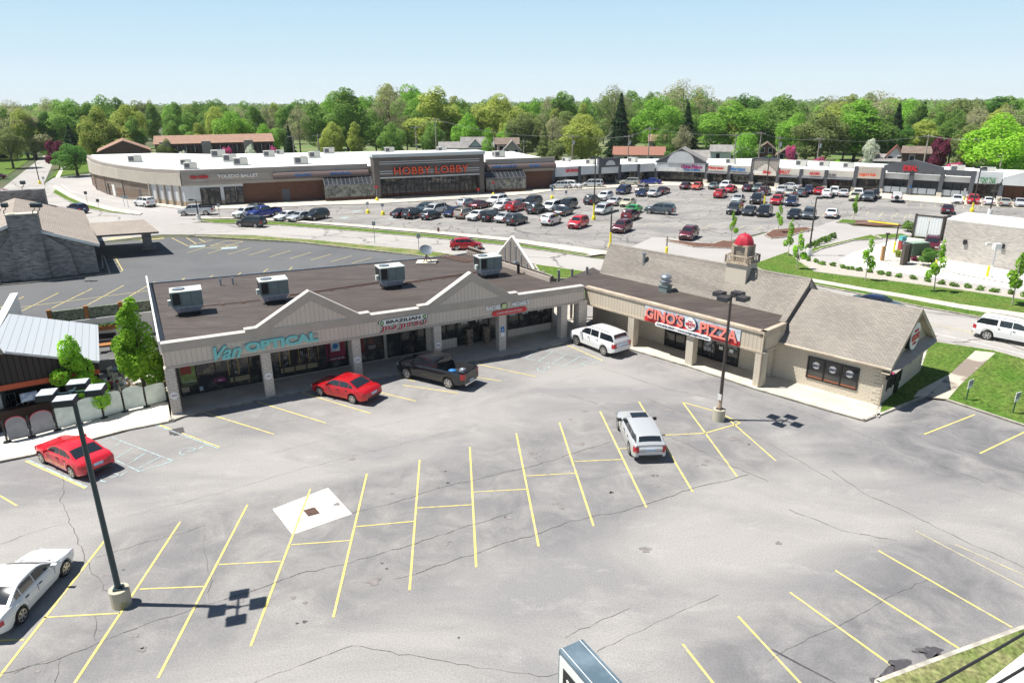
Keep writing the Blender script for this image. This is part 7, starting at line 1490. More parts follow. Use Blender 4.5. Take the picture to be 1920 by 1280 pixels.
# ---------------- lamp posts ----------------
def quad_lamp(u,v,h,rot,label,pm,basem,band=False):
    p=G(u,v); t=thing('parking_lot_lamp',label,'lamp post',p,rot,None)
    g=MB(); g.cyl((0,0,0),(0,0,.75),.37,.37,22); g.build('concrete_base',basem,t)
    g=MB(); g.box((0,0,.79),(.34,.34,.07)); g.cyl((0,0,.8),(0,0,h-.05),.115,.075,12); g.build('pole',pm,t)
    if band: g=MB(); g.cyl((0,0,.83),(0,0,1.75),.125,.122,12); g.build('painted_band',mat('tan_band',(.48,.36,.27),.7),t); g=MB(); g.box((-.16,0,1.6),(.02,.22,.38),.2); g.build('notice_plate',WLET,t)
    for k in range(4):
        a=k*math.pi/2; d=Vector((math.cos(a),math.sin(a),0)); g=MB(); g.box(d*.28+Vector((0,0,h)),(.5,.07,.07),a); g.cyl((0,0,h-.1),(0,0,h+.08),.1,.1,8) if k==0 else None; g.build('arm',pm,t)
        g=MB(); c=d*.76+Vector((0,0,h)); g.box(c,(.56,.66,.22),a,0); hd=g.build('lamp_head',LAMPH,t)
        g=MB(); g.box(c+Vector((0,0,.12)),(.52,.62,.02),a); g.build('top_plate',LAMPT if not band else POLEB,hd)
        g=MB(); g.box(c-Vector((0,0,.115)),(.44,.5,.02),a); g.build('lens',mat('lamp_lens',(.55,.55,.5),.3),hd)
    return t
quad_lamp(229,1132,9.15,.28,'tall dark four headed lamp post on a round base at lower left',POLE,BASEC)
quad_lamp(1347,787,7.95,.75,'four headed lamp post with tan painted foot before the pizza sign',POLEB,BASEC,True)
def lamp1(u,v,h,label,yel=0,heads=2,base='y',hr=0,arm=.6):
    p=G(u,v); t=thing('lamp_post',label,'lamp post',p,hr); bm=YPOST if base=='y' else WHITEP
    g=MB(); g.lathe((0,0,0),[(.33,0),(.33,.4),(.2,.7),(.15,.75)] if base=='y' else [(.35,0),(.35,.9)],12); g.build('base',bm,t)
    z=.8
    if yel: g=MB(); g.cyl((0,0,.8),(0,0,yel),.16,.14,8); g.build('yellow_sleeve',YPOST,t); z=yel
    g=MB(); g.cyl((0,0,z),(0,0,h),.12,.08,8); g.build('pole',POLEB,t)
    for k in range(heads):
        s_=1 if k==0 else -1; g=MB(); g.box((s_*arm*.5,0,h-.05),(arm,.08,.08)); g.box((s_*arm,0,h-.02),(.65,.42,.24)); g.build('lamp_head',LAMPH,t)
    return t
lamp1(1113,412,9.9,'tall twin headed lamp post with long yellow foot amid the parked cars',2.6)
lamp1(1432,390,8.9,'thin twin headed lamp post with yellow foot in front of the stepped shop front',2.2)
lamp1(1822,397,7.4,'lamp post with yellow foot behind the white roofed tan building, left one',1.6)
lamp1(1855,402,5.0,'thin dark lamp post just right of the yellow footed one at far right',0,1,'w')
lamp1(1144,466,5.0,'short lamp post with yellow sleeve by the road, box head on top',2.2,1)
lamp1(1516,479,7.2,'bronze lamp post on a white base beside the drive through lane',0,1,'w',arm=.4)
lamp1(373,413,3.4,'short shoebox lamp on white base by the left road verge',0,1,'w',math.pi,.8)
t=lamp1(75,345,7.2,'cobra arm street light with yellow foot by the left street',0.9,1,'y',math.pi,1.4)
def small_sign(u,v,h,label,board,w_=.45,bh=.6,yel=False,rot=.4,name='sign_post',pm=METAL,pl=True,txt=None):
    p=G(u,v); t=thing(name,label,'sign',p,rot); g=MB(); g.cyl((0,0,0),(0,0,h),.04,.04,6); g.build('post',pm,t)
    if yel: g=MB(); g.lathe((0,0,0),[(.38,0),(.30,.5),(.1,.75)],10); g.build('yellow_base',YPOST,t)
    if pl:
        g=MB(); g.box((0,-.05,h-bh/2),(w_,.03,bh)); b=g.build('board',board,t)
        if txt:
            for k,tt in enumerate(txt): text_obj('lettering',tt,NAVY,b,Matrix.Translation((0,-.075,h-.12-k*.13))@Matrix.Rotation(math.pi/2,4,'X'),width=w_*.8,height=.08,depth=.01)
    return t
small_sign(1811,752,1.55,'left of two white parking notices on green posts in the lawn',WLET,.5,.62,rot=.45,pm=mat('green_post',(.03,.09,.05)),txt=('CUSTOMER','PARKING','ONLY'))
small_sign(1898,777,1.55,'right of two white parking notices on green posts in the lawn',WLET,.5,.62,rot=.45,pm=MATS['green_post'],txt=('CUSTOMER','PARKING','ONLY'))
for u,v,h,lb,bd,ye in [(703,457,3.1,'grey back of a stop sign between road and back lot',METAL,0),(786,476,2.6,'thin post sign on the verge behind the satellite dish',METAL,0),(1035,373,2.2,'blue parking sign on yellow base before the brick end wall',BLUEL,1),(690,400,2.0,'left post with yellow base before the left greenhouse window',METAL,1),(718,403,2.0,'right post with yellow base before the left greenhouse window',METAL,1),(1061,377,2.0,'bare post on yellow base right of the blue parking sign',METAL,1),(897,380,2.8,'pink red sign on a tall post before the entrance doors',REDP,0),(707,377,3.0,'red sign on yellow base at the left pier of the entrance block',REDP,1),(925,368,3.0,'red sign on yellow base at the right pier of the entrance block',REDP,1),(187,396,2.2,'grey sign by the curved driveway near the stone building',SLATE,0),(166,389,3.0,'green sign before the curved brick wall',SLATE,0),(234,388,2.2,'left thin post by the driveway behind the canopy',METAL,0),(241,389,2.2,'right thin post by the driveway behind the canopy',METAL,0),(85,352,2.5,'street sign by the far left corner lawn',METAL,0),(413,411,2.6,'thin post on the verge right of the shoebox lamp',METAL,0),(483,410,2.6,'thin post on the verge before the blue pickup',METAL,0),(1704,368,2.2,'blue sign at the pillar of the dark gable shop',BLUEL,0),(1805,376,2.3,'white round sign on yellow base at the dark shop row',WLET,1)]:
    small_sign(u,v,h,lb,bd,.5,.55,bool(ye))
p=G(822,436); t=thing('fire_hydrant','dark red fire hydrant on the pale sidewalk','hydrant',p); g=MB(); g.lathe((0,0,0),[(.18,0),(.14,.1),(.13,.5),(.19,.55),(.16,.7),(.05,.8)],10); g.build('barrel',mat('hydrant_red',(.10,.03,.03),.6),t); g=MB(); g.cyl((-.25,0,.42),(.25,0,.42),.07,.07,8); g.build('side_caps',METAL,t)
bollard(1249,480,1.2,'stubby yellow brown post behind the pizza roof',.18); 
t=thing('timber_post','bare timber post carrying a low rust rail by the mulch bed','post',G(1249,478)); g=MB(); g.box((0,0,1.2),(.16,.16,2.4)); g.build('post',POLEG,t)
for i,(u,v) in enumerate([(1019,514),(1048,512),(1073,510),(1101,506)]):
    p=G(u,v-6,4.7); p.z=0; g=MB(); g.box((0,0,2.35),(.22,.22,4.7)); o=tag(g.build('fence_post',mat('weathered_post',(.36,.34,.32),.9)),['first','second','third','fourth'][i]+' weathered post from the left above the linking roof','post','row of posts behind the linking roof'); o.location=p
# ---------------- cabinet sign in the foreground ----------------
sg=thing('cabinet_sign','blue grey metal cabinet sign with white lettered black panel at bottom edge','sign')
zt=7.0; A=G(1048,1217,zt); B=G(1092,1197,zt); C=G(1163,1274,zt); dl=(C-B).normalized(); th_=(B-A); LN=2.7; D_=A+dl*LN; C=B+dl*LN
BGM=mat('blue_grey_sheet',(.11,.165,.205),.4,.2,c2=(.20,.27,.32),scale=1.6,detail=3,lo=.45,hi=.75)
g=MB(); g.prism([A,B,C,D_],zt-2.2,zt,0); g.build('cabinet',BGM,sg)
g=MB(); 
for f_ in (.12,.88): a=A.lerp(B,f_)+Vector((0,0,.003)); g.box(a+dl*LN/2,(LN,.012,.012),math.atan2(dl.y,dl.x))
g.build('seam',WLET,sg)
FS_=Fac(A,D_); 
g=MB(); FS_.box(g,.06,LN-.06,0,.02,zt-2.1,zt-.12); pf=g.build('white_face',WLET,sg); g=MB(); FS_.box(g,.22,LN-.2,.02,.03,zt-2.0,zt-.34); pb=g.build('black_panel',BLK,pf)
text_obj('lettering','VAN',WLET,pf,fmat(FS_,LN*.42,.04,zt-.95),width=1.5,height=.85,depth=.02); text_obj('lettering','OPTICAL',WLET,pf,fmat(FS_,LN*.5,.04,zt-1.75),width=2.1,height=.35,depth=.02)
g=MB(); m_=(A+C)/2; g.cyl((m_.x,m_.y,0),(m_.x,m_.y,zt-2.2),.18,.18,12); g.build('mast',METAL,sg)
for (a,b,lb) in (((1640,1345),(2050,1110),'upper black power cable crossing the lower right corner'),((1760,1345),(2050,1170),'lower black power cable crossing the lower right corner')):
    P0,P1=G(*a,8.2),G(*b,8.2); d=(P1-P0); g=MB(); pts=[P0-d*1.5+d*4*t-Vector((0,0,.0+.6*math.sin(math.pi*t)-.55)) for t in [k/14 for k in range(15)]]; g.tube(pts,.03,6); tag(g.build('power_cable',BLKP),lb,'cable')
# ---------------- houses behind ----------------
def house(u0,u1,vtop,veave,dist,wall,roof,label,gable=False,cat='house',name='house',nw=2,deep=9):
    P=[]; dist=max(dist,dmin((u0+u1)/2)+(10 if cat=='house' else 14))
    for u in (u0,u1): d=ray(u,300); P.append(Vector((d.x,d.y)).normalized()*dist)
    a,b=P; F=Fac(b,a) if False else Fac(a,b); ze=Zat((a+b)/2,veave); zr=Zat((a+b)/2,vtop); W_h=F.L; h=thing(name,label,cat,(0,0,0))
    g=MB(); g.prism([F.P(0,0,0),F.P(W_h,0,0),F.P(W_h,-deep,0),F.P(0,-deep,0)],0,ze,0)
    if gable: g.face([F.P(0,0,ze),F.P(W_h,0,ze),F.P(W_h/2,0,zr-.1)])
    else: g.face([F.P(0,0,ze),F.P(0,-deep/2,zr-.1),F.P(0,-deep,ze)]); g.face([F.P(W_h,0,ze),F.P(W_h,-deep,ze),F.P(W_h,-deep/2,zr-.1)])
    g.build('wall',wall,h); g=MB()
    if gable:
        g.slab([F.P(-.4,.4,ze-.1),F.P(W_h/2,.4,zr+.1),F.P(W_h/2,-deep-.3,zr+.1),F.P(-.4,-deep-.3,ze-.1)],.15); g.slab([F.P(W_h+.4,.4,ze-.1),F.P(W_h/2,.4,zr+.1),F.P(W_h/2,-deep-.3,zr+.1),F.P(W_h+.4,-deep-.3,ze-.1)],.15)
    else:
        g.slab([F.P(-.4,.5,ze-.1),F.P(W_h+.4,.5,ze-.1),F.P(W_h+.4,-deep/2,zr+.1),F.P(-.4,-deep/2,zr+.1)],.15); g.slab([F.P(-.4,-deep-.5,ze-.1),F.P(W_h+.4,-deep-.5,ze-.1),F.P(W_h+.4,-deep/2,zr+.1),F.P(-.4,-deep/2,zr+.1)],.15)
    g.build('roof',roof,h)
    for k in range(nw):
        x=W_h*(k+.5)/nw; z1=(ze-.6 if not gable else ze+.35); g=MB(); F.box(g,x-.5,x+.5,.0,.06,z1-1.3,z1); o=g.build('window',GLASS,h); g=MB(); F.box(g,x-.62,x+.62,-.01,.03,z1-1.42,z1+.12); g.build('frame',WHITEP,o)
    return h,F,ze,zr
WB=mat('pale_blue_clapboard',(.55,.60,.64),.8); WW=mat('white_clapboard',(.74,.74,.72),.8); WT=mat('tan_clapboard',(.45,.40,.33),.8); BRH=mat('brown_board',(.14,.09,.065),.85)
APW=mat('dark_brown_board',(.07,.05,.045),.8,c2=(.11,.08,.07),scale=1)
h,F,ze,zr=house(295,516,255,267,192,APW,SHINGR,'long brown roofed two storey apartment block behind the white roof',False,'apartment block','apartment_block',0,14)
for k in range(14):
    x=F.L*(k+.5)/14; g=MB(); F.box(g,x-.8,x+.8,0,.06,ze-2.4,ze-.8); o=g.build('window',GLASS,h); g=MB(); F.box(g,x-.05,x+.05,.06,.1,ze-2.4,ze-.8); g.build('frame',WHITEP,o)
for f_ in (.08,.42,.78): g=MB(); F.box(g,F.L*f_-1.2,F.L*f_+1.2,0,1.6,0,ze+.5); g.build('stair_tower',TAUPE,h)
h,F,ze,zr=house(187,285,264,283,186,BRH,SHINGR,'brown hip roofed block peeking over the left end of the white roof',True,'apartment block','apartment_block',0,16)
for a in [(825,862,268,277,215,WB,SHINGG,'grey roofed cottage left of the white gabled cottage',0),(866,925,259,277,205,WW,SHINGG,'white and blue gabled cottage above the white store roof',0),(877,906,262,279,203,WB,SHINGG,'pale blue gable end of the white cottage',1),(893,932,274,287,196,WT,SHINGB,'brown roofed garage in front of the white cottage',0),(930,972,260,270,215,WT,SHINGB,'brown roofed cottage right of the fresh green tree',0),(944,976,265,283,208,WT,SHINGG,'tan cottage gable right of the brown roofed one',1),(876,905,234,246,300,BRH,SHINGB,'dark brown house half hidden in the trees left of centre',1),
 (1150,1245,277,290,182,CREAM2,mat('terracotta_roof',(.28,.13,.09),.85),'low cream house with terracotta roof behind the arched shop front',0),(1215,1255,254,264,240,WT,SHINGR,'brown roofed house in the trees above the terracotta roof',0),(1290,1345,284,296,186,SHINGG,SHINGG,'grey roofed shed right of the big grey gable',0),(1331,1388,274,284,178,WW,SHINGG,'white clapboard house with grey roof behind the shops',0),(1375,1412,277,290,172,WW,WROOF,'white gabled annex right of the white house',1),(1455,1495,277,292,200,BRH,SHINGB,'dark brown gabled house behind the bold red sign',1),(1420,1450,268,280,225,BRH,SHINGB,'dark house gable between trees',1),
 (1613,1662,281,305,158,WB,SHINGB,'blue grey gabled house left of the dark gable',1),(1660,1694,275,296,170,WW,mat('red_brown_roof',(.17,.06,.045),.85),'white gabled house with red trimmed roof',1),(1690,1768,277,287,176,BRH,SHINGB,'long brown ranch house behind the dark gable',0),(1640,1770,293,303,160,SHINGG,SHINGG,'long grey roofed garage block behind the dark gable',0),(1900,1990,300,312,168,WW,SHINGG,'pale house at the right edge behind the shops',1),(235,270,236,246,330,WT,SHINGB,'distant tan house behind the left trees',1)]:
    house(*a[:8],gable=bool(a[8]))
# ---------------- utility poles and wires ----------------
def upole(u,vtop,dist,label,tr=False):
    dist=max(dist,dmin(u)+3); d=ray(u,300); p=Vector((d.x,d.y,0)).normalized()*dist; h=Zat(p,vtop); t=thing('utility_pole',label,'utility pole',p,0,None); g=MB(); g.cyl((0,0,0),(0,0,h),.2,.13,8); g.build('pole',POLEG,t); g=MB(); g.box((0,0,h-.5),(2.6,.14,.16),.2); g.build('crossarm',POLEG,t)
    for k in (-1,0,1): g=MB(); g.cyl((k*1.1,k*.2,h-.42),(k*1.1,k*.2,h-.15),.06,.05,6); g.build('insulator',METAL,t)
    if tr: g=MB(); g.cyl((.35,-.2,h-2.6),(.35,-.2,h-1.5),.28,.28,10); g.build('transformer',METAL,t)
    return p,h
PP=[upole(*a) for a in [(553,253,200,'utility pole right of the long apartment block',False),(600,251,205,'utility pole among the trees left of the entrance block',False),(782,236,190,'left tall utility pole behind the entrance block',False),(819,222,196,'right tall utility pole behind the entrance block',False),(982,262,182,'short pale pole right of the tan cottage',False),(1073,253,178,'utility pole with transformer before the golden tree',True),(1177,253,176,'utility pole before the terracotta roof, left one',True),(1215,238,180,'taller utility pole before the terracotta roof',False),(1376,251,182,'thin pole behind the white annex',False),(1422,247,185,'utility pole above the stepped shop front',False),(1458,256,172,'utility pole with transformer above the bold red sign',True),(1532,258,170,'double pole platform above the thin red sign',True),(1733,252,190,'pole behind the long ranch house',False),(1828,258,150,'leaning utility pole with transformers at right',True),(1878,289,150,'short bare pole right of the leaning one',False)]]
g=MB()
for i,j in ((2,3),(3,5),(5,6),(6,7),(7,9),(9,10),(10,11),(11,12),(12,13)):
    (a,ha),(b,hb)=PP[i],PP[j]
    for k in (-.4,.4):
        A_=a+Vector((0,k,ha-.3)); B_2=b+Vector((0,k,hb-.3)); L_=(B_2-A_).length; g.tube([A_.lerp(B_2,t)-Vector((0,0,L_*.02*math.sin(math.pi*t)*2)) for t in [q/8 for q in range(9)]],.03,3)
(a,ha)=PP[13]; g.tube([a+Vector((0,0,ha-.3)),a+Vector((70,-40,ha-.5))],.03,3)
tag(g.build('overhead_wires',mat('grey_wire',(.25,.25,.25),.6)),'overhead wires strung between the utility poles behind the shops','wires')
# ---------------- patio bar at left ----------------
PT=[G(u,v) for u,v in [(15,832),(61,822),(109,809),(150,798),(196,786),(235,774),(276,765),(315,754)]]
RIMR=mat('red_screen_edge',(.45,.03,.06),.5); DSC=mat('tinted_screen',(.16,.17,.20),.2,c2=(.24,.25,.27),scale=.8)
LBS=['dark tinted patio screen farthest left','second dark tinted patio screen with red rim','frosted patio screen just left of the lamp pole','frosted patio screen right behind the lamp pole','frosted patio screen left of the middle post pair','round topped frosted patio screen left of the last one','frosted patio screen beside the brick column']
for i in range(7):
    F=Fac(PT[i],PT[i+1]); t=thing('patio_screen',LBS[i],'screen',(0,0,0),0,'arched patio screens'); t.location=(0,0,.12)
    x0,x1=(.10,F.L-.10) if i<2 else (.06,F.L-.06); zs=1.05 if i<2 else 1.3; rr0=(x1-x0)/2; n=10
    P=[(x0,.08),(x1,.08),(x1,zs)]+[((x0+x1)/2+rr0*math.cos(a),zs+(.42 if i<2 else .28 if i<6 else .1)*math.sin(a)) for a in [math.pi*k/n for k in range(1,n)]]+[(x0,zs)]
    g=MB(); F.poly(g,P,-.012,.012); g.build('panel',DSC if i<2 else FROST,t)
    if i<2: g=MB(); g.tube([F.P(x,0,z) for x,z in P[2:]],.02,4); g.build('red_rim',RIMR,t)
for i,p in enumerate(PT):
    t=thing('screen_post','black patio screen post, number %s from the left, on a round foot'%['one','two','three','four','five','six','seven','eight'][i],'post',p+Vector((0,0,.12)),0,'patio screen posts'); g=MB(); g.cyl((0,0,0),(0,0,1.35),.045,.045,8); 
    for k in range(6): g.cyl((0,0,.2+k*.2),(0,0,.26+k*.2),.07,.07,8)
    g.build('post',BLK,t); g=MB(); g.cyl((0,0,0),(0,0,.06),.22,.20,12); g.build('foot',BLK,t)
Pr=G(183,677,3.3); dr=Vector((math.cos(R_(39)),math.sin(R_(39)),0)); FR=Fac(Vector((Pr.x,Pr.y,0))-dr*9,Vector((Pr.x,Pr.y,0)))
xl,zl_=FR.at(9,658); xo,zo=FR.at(15,718); xr,zr_=FR.at(183,677)
bar=thing('patio_bar','dark open fronted bar with white ribbed metal roof and orange band at left','building')
bkr=G(184,609,3.3); pl_n=(FR.P(xr,0,zr_)-FR.P(xl,0,zl_)).cross(bkr-FR.P(xl,0,zl_)).normalized()
def onplane(u,v):
    d=ray(u,v); C0=Vector((0,0,CH)); t=(FR.P(xl,0,zl_)-C0).dot(pl_n)/d.dot(pl_n); return C0+d*t
g=MB(); g.slab([FR.P(xl,.05,zl_),FR.P(xr+.1,.05,zr_),bkr,onplane(17,588),onplane(-12,632)],.14); g.build('roof',METR,bar)
g=MB(); FR.poly(g,[(xl-2,zo),(xr,2.75),(xr,zr_-.16),(xl,zl_-.16),(xl-2,zl_-.2)],-.15,-.03); g.build('dark_fascia',brickmat('black_board',(.035,.03,.028),(.045,.038,.035),(.012,.011,.011),.3,60,.03,.8),bar)
g=MB(); FR.poly(g,[(xl-2,zo-.33),(xr,2.45),(xr,2.78),(xl-2,zo)],-.13,.03); g.build('orange_band',ORB,bar)
g=MB(); FR.box(g,xl-4,xr-.05,-4.2,-4.0,.1,3.0); FR.box(g,xr-.2,xr-.05,-4.0,-.3,.1,2.6); FR.box(g,xl-4,xr-.2,-4.0,-.2,2.55,2.65); FR.box(g,xl-4,xr-.2,-4,.0,.125,.135); g.build('dark_interior_wall',mat('dark_wall',(.02,.017,.016),.8),bar)
g=MB(); FR.box(g,xl-2,xr-1,-1.2,-.6,.12,1.15); g.build('bar_counter',mat('dark_wood',(.05,.022,.013),.5),bar)
x,z=FR.at(50,725,-.55); g=MB(); FR.box(g,x-.45,x+.45,-.62,-.55,1.5,2.05); g.build('tv_screen',mat('tv_face',(.25,.33,.50),.3,c2=(.6,.65,.75),scale=3),bar)
w1=G(27,551,4.7); w2=G(-30,655,4.7); t=thing('white_wall','tall white parapet wall at the left edge beside the ribbed roof','wall'); g=MB(); wallseg(g,w1,w2,0,4.7,.35); g.build('wall',WHITEP,t); g=MB(); wallseg(g,w1,w2,4.7,4.78,.5); g.build('coping',WHITEP,t)
t=thing('blade_sign','white lettered blade sign at the left edge under the ribbed roof','sign'); a=G(2,700,2.3); FBs=Fac(Vector((a.x-.9,a.y-.7,0)),Vector((a.x+.7,a.y+.9,0))); g=MB(); FBs.box(g,.2,2.0,-.08,0,1.9,3.4); g.build('board',BLK,t); text_obj('lettering','INGS',WLET,t,fmat(FBs,1.1,.03,2.65),width=1.6,height=1.2,depth=.05,bold=.05)
for i,(u,v) in enumerate(((46,790),(67,786),(30,770))):
    p=G(u,v,.12); t=thing('bar_stool','black metal bar stool behind the tinted screens','stool',p,.7,'bar stools behind the tinted screens'); g=MB(); g.box((0,0,.75),(.38,.38,.05)); g.build('seat',BLKP,t)
    for sx_ in (-1,1):
        for sy_ in (-1,1): g=MB(); g.cyl((sx_*.2,sy_*.2,0),(sx_*.15,sy_*.15,.74),.018,.018,5); g.build('leg',METAL,t)
    g=MB(); g.tube([(-.17,.17,.75),(-.18,.2,1.15),(.18,.2,1.15),(.17,.17,.75)],.018,5); g.build('backrest',METAL,t)
# patio back wall, planted panels and timber posts
zf=3.0; Q=[G(u,v,zf) for u,v in [(88,583),(157,575),(222,567),(286,560)]]; Fw=Fac(Q[0],Q[3])
t=thing('planted_fence','orange timber framed fence with grey green leafy panels behind the patio','fence')
HEDGE=mat('leafy_panel',(.10,.13,.085),.9,c2=(.24,.27,.20),scale=5,detail=6,fine=.4,fscale=9,bump=.08,bscale=8)
for i in range(3):
    a=(Q[i]-Fw.O).dot(Fw.e); b=(Q[i+1]-Fw.O).dot(Fw.e); g=MB(); Fw.box(g,a+.25,b-.05,-.2,.05,1.2,2.9); g.build('leaf_panel',HEDGE,t)
for i in range(4):
    a=(Q[i]-Fw.O).dot(Fw.e); g=MB(); Fw.box(g,a-.05,a+.25,-.25,.12,0,3.05); g.build('timber_post',WOOD,t)
g=MB(); Fw.box(g,0,Fw.L,-.22,.08,1.05,1.2); g.build('rail',WOOD,t)
t=thing('patio_wall','white rendered patio wall with timber planter box','wall'); g=MB(); Fw.box(g,.2,Fw.L+.5,.15,.35,.1,2.0); g.build('wall',WHITEP,t)
a=Fw.at(200,620,.4)[0]; g=MB(); Fw.box(g,a-.9,a+.9,.36,.7,1.0,1.35); g.build('planter',WOOD,t); g=MB()
for k in range(30): 
    _p=Fw.P(a-.85+1.7*rnd.random(),.4+.25*rnd.random(),1.42); g.box(_p,(.12,.12,.14),rnd.random()*3,0,rnd.random())
tag(g.build('planter_herbs',LV['deep']),'x',None); g_=bpy.data.objects['planter_herbs']; g_.parent=t; del g_['label']
WHC=mat('white_chair_paint',(.62,.62,.60),.5)
def chair_proto():
    t=thing('patio_chair','x','chair',(0,0,.12),0,'white patio chairs'); g=MB(); g.box((0,0,.45),(.44,.44,.04)); g.build('seat',WHC,t)
    for sx_ in (-1,1):
        for sy_ in (-1,1): g=MB(); g.cyl((sx_*.2,sy_*.2,0),(sx_*.18,sy_*.18,.44),.02,.02,5); g.build('leg',WHC,t)
    g=MB()
    for k in range(5): g.box((-.18+k*.09,.22,.70),(.035,.02,.46))
    g.box((0,.22,.93),(.44,.03,.06)); g.build('backrest',WHC,t); return t
cp_=chair_proto()
CH_=[(219,662,.3,'white chair left of the rear round table'),(235,672,3.3,'white chair before the rear round table'),(247,668,1.9,'white chair right of the rear round table'),(230,655,.1,'white chair behind the rear round table'),(214,712,1.2,'white chair left of the middle dark table'),(222,720,3.2,'white chair before the middle dark table'),(236,704,5.0,'white chair right of the middle dark table'),(212,742,1.1,'white chair at the left of the front table'),(229,742,.0,'white chair in the middle of the front table'),(243,737,4.6,'white chair right of the front table'),(238,690,2.6,'white chair between the two dark tables'),(214,684,.8,'white chair behind the grey sofa'),(204,722,2.2,'white chair at the bar side of the dark tables'),(250,720,4.2,'white chair at the tree side of the dark tables'),(262,690,5.2,'white chair tucked under the tall green tree'),(202,758,2.8,'white chair nearest the middle screen'),(256,752,3.9,'white chair close behind the round topped screen')]
for i,(u,v,r_,lb) in enumerate(CH_):
    o=cp_ if i==0 else copy_tree(cp_); p=G(u,v,.12); o.location=p; o.rotation_euler=(0,0,r_); o['label']=lb
def table(u,v,top,lb,rnd_=True):
    p=G(u,v,.12); t=thing('patio_table',lb,'table',p,.4); g=MB(); 
    if rnd_: g.cyl((0,0,.70),(0,0,.74),.5,.5,18)
    else: g.box((0,0,.5),(1.1,.7,.07))
    g.build('table_top',top,t); g=MB()
    if rnd_: g.cyl((0,0,0),(0,0,.7),.05,.05,8); g.cyl((0,0,0),(0,0,.04),.26,.24,12)
    else:
        for a,b in ((-1,-1),(1,-1),(1,1),(-1,1)): g.cyl((a*.48,b*.28,0),(a*.48,b*.28,.48),.035,.035,5)
    g.build('base',BLK,t)
table(231,659,METAL,'round grey table at the rear of the patio'); table(222,708,mat('dark_table',(.06,.08,.11),.4),'round dark table in the middle of the patio'); table(226,738,mat('dark_table',(.06,.08,.11)),'round dark table nearest the screens'); table(196,657,WOOD,'low timber coffee table before the black sofa',False)
def sofa(u,v,m,r_,lb):
    p=G(u,v,.12); t=thing('sofa',lb,'sofa',p,r_); g=MB(); g.box((0,0,.25),(1.6,.75,.35)); g.build('seat',m,t); g=MB(); g.box((0,.33,.6),(1.6,.15,.5)); g.build('backrest',m,t)
    for s_ in (-1,1): g=MB(); g.box((s_*.78,0,.45),(.12,.75,.35)); g.build('armrest',m,t)
sofa(198,645,BLK,.3,'black sofa against the white patio wall'); sofa(200,692,mat('grey_cushion',(.22,.23,.26),.8),3.4,'grey sofa facing the black one'); 
p=G(307,722,.12); t=thing('potted_plant','leafy potted plant beside the brick column','plant',p); g=MB(); g.lathe((0,0,0),[(.2,0),(.28,.5),(.25,.5)],10); g.build('pot',TRIMC,t); g=MB()
for k in range(60): a=rnd.uniform(0,6.3); g.face([(0,0,.5),(.05*math.cos(a+1),.05*math.sin(a+1),.9),(rnd.uniform(.15,.45)*math.cos(a),rnd.uniform(.15,.45)*math.sin(a),rnd.uniform(.8,1.6)),(.05*math.cos(a-1),.05*math.sin(a-1),.9)])
g.build('leaves',LV['yellow'],t)
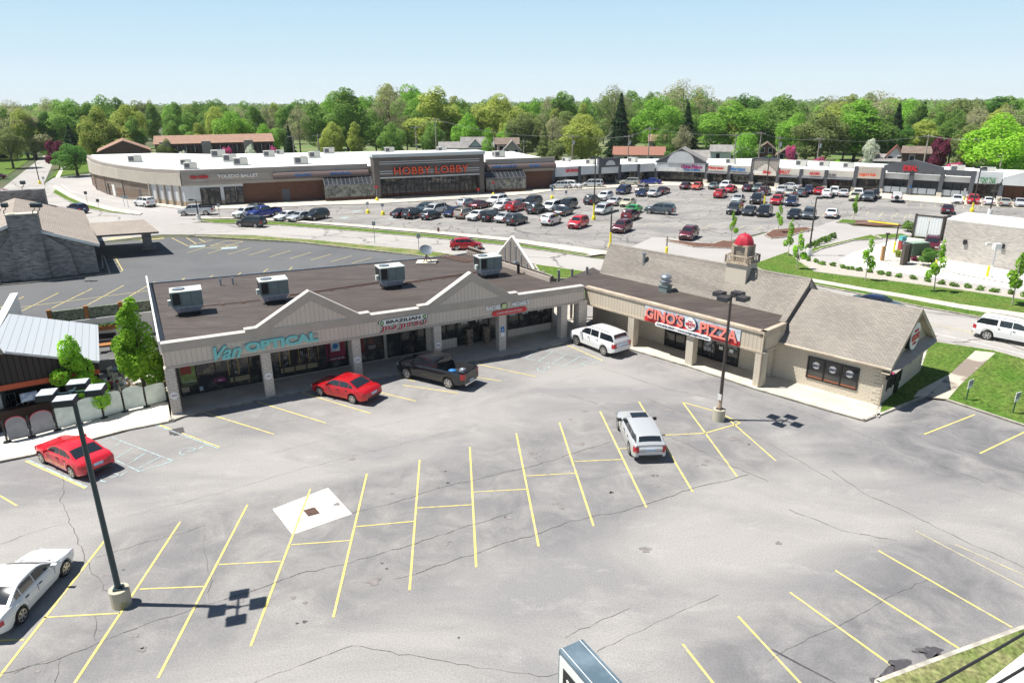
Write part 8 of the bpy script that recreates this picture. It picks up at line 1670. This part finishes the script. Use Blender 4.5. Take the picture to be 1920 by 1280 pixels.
# seated people behind the screens
def person(p,rot,shirt,label,hair,hat=None):
    K={'pel':(0,0,.50,.135),'chest':(0,.02,.88,.15),'neck':(0,0,1.06,.055),'hd':(0,-.02,1.20,.095),'top':(0,-.01,1.30,.075)}
    V=[];E_=[];Rd=[]
    def av(p_,r): V.append(p_); Rd.append(r); return len(V)-1
    a=av((0,0,.52),.14); b=av((0,.02,.72),.13); c=av((0,.02,.93),.15); n_=av((0,0,1.07),.055); h=av((0,-.02,1.16),.07); h2=av((0,-.02,1.25),.10); h3=av((0,-.01,1.33),.07); E_+=[(a,b),(b,c),(c,n_),(n_,h),(h,h2),(h2,h3)]
    for s_ in (-1,1):
        sh=av((s_*.19,.01,.97),.06); el=av((s_*.25,-.10,.72),.045); wr=av((s_*.16,-.34,.76),.032); hn=av((s_*.14,-.42,.77),.035); E_+=[(c,sh),(sh,el),(el,wr),(wr,hn)]
        hp=av((s_*.10,-.02,.50),.10); kn=av((s_*.13,-.45,.50),.07); an=av((s_*.13,-.47,.10),.045); tt=av((s_*.13,-.62,.05),.04); E_+=[(a,hp),(hp,kn),(kn,an),(an,tt)]
        for k in range(4): f0=av((s_*(.115+.018*k),-.47,.77),.009); f1=av((s_*(.115+.018*k),-.52+.006*k,.755),.008); E_+=[(hn,f0),(f0,f1)]
        th=av((s_*.10,-.44,.785),.010); E_+=[(hn,th)]
    me=bpy.data.meshes.new('b'); me.from_pydata(V,E_,[]); o=bpy.data.objects.new('b',me); COL.objects.link(o); sm=o.modifiers.new('s','SKIN'); 
    for i,r in enumerate(Rd): me.skin_vertices[0].data[i].radius=(r,r)
    me.skin_vertices[0].data[0].use_root=True; ss=o.modifiers.new('u','SUBSURF'); ss.levels=1
    dg=bpy.context.evaluated_depsgraph_get(); m2=bpy.data.meshes.new_from_object(o.evaluated_get(dg)); bpy.data.objects.remove(o)
    for mm in (SKINM,shirt,mat('dark_jeans',(.03,.045,.09),.8)): m2.materials.append(mm)
    for f_ in m2.polygons:
        z=f_.center.z; y=f_.center.y; f_.use_smooth=True
        f_.material_index=0 if z>1.05 or (y<-.2 and z>.66) else (1 if z>.57 else 2)
    t=thing('person',label,'person',p,rot); bo=bpy.data.objects.new('body',m2); COL.objects.link(bo); bo.parent=t
    g=MB(); g.lathe((0,.01,1.22),[(.108,0),(.118,.06),(.10,.12),(.05,.155),(.01,.16)],12); g.build('hair',hair,t,smooth=True,ang=60)
    for s_ in (-1,1): g=MB(); g.cyl((s_*.035,-.115,1.25),(s_*.035,-.122,1.25),.012,.012,6); g.build('eye',BLK,t)
    g=MB(); g.cyl((0,-.11,1.235),(0,-.135,1.21),.008,.016,5); g.build('nose',SKINM,t)
    return t
HR=mat('dark_hair',(.03,.018,.012),.7); HG=mat('grey_hair',(.35,.33,.31),.8)
person(G(211,742,.12),4.4,mat('maroon_shirt',(.16,.03,.05),.8),'seated person with dark hair in a maroon top behind the frosted screen',HR)
person(G(226,748,.12),5.6,mat('pale_shirt',(.60,.58,.56),.8),'seated person with reddish hair in a pale top behind the frosted screens',mat('red_hair',(.22,.06,.03),.7))
person(G(245,742,.12),1.9,mat('tan_shirt',(.45,.33,.24),.8),'seated person in a tan top at the right end of the front table',HG)
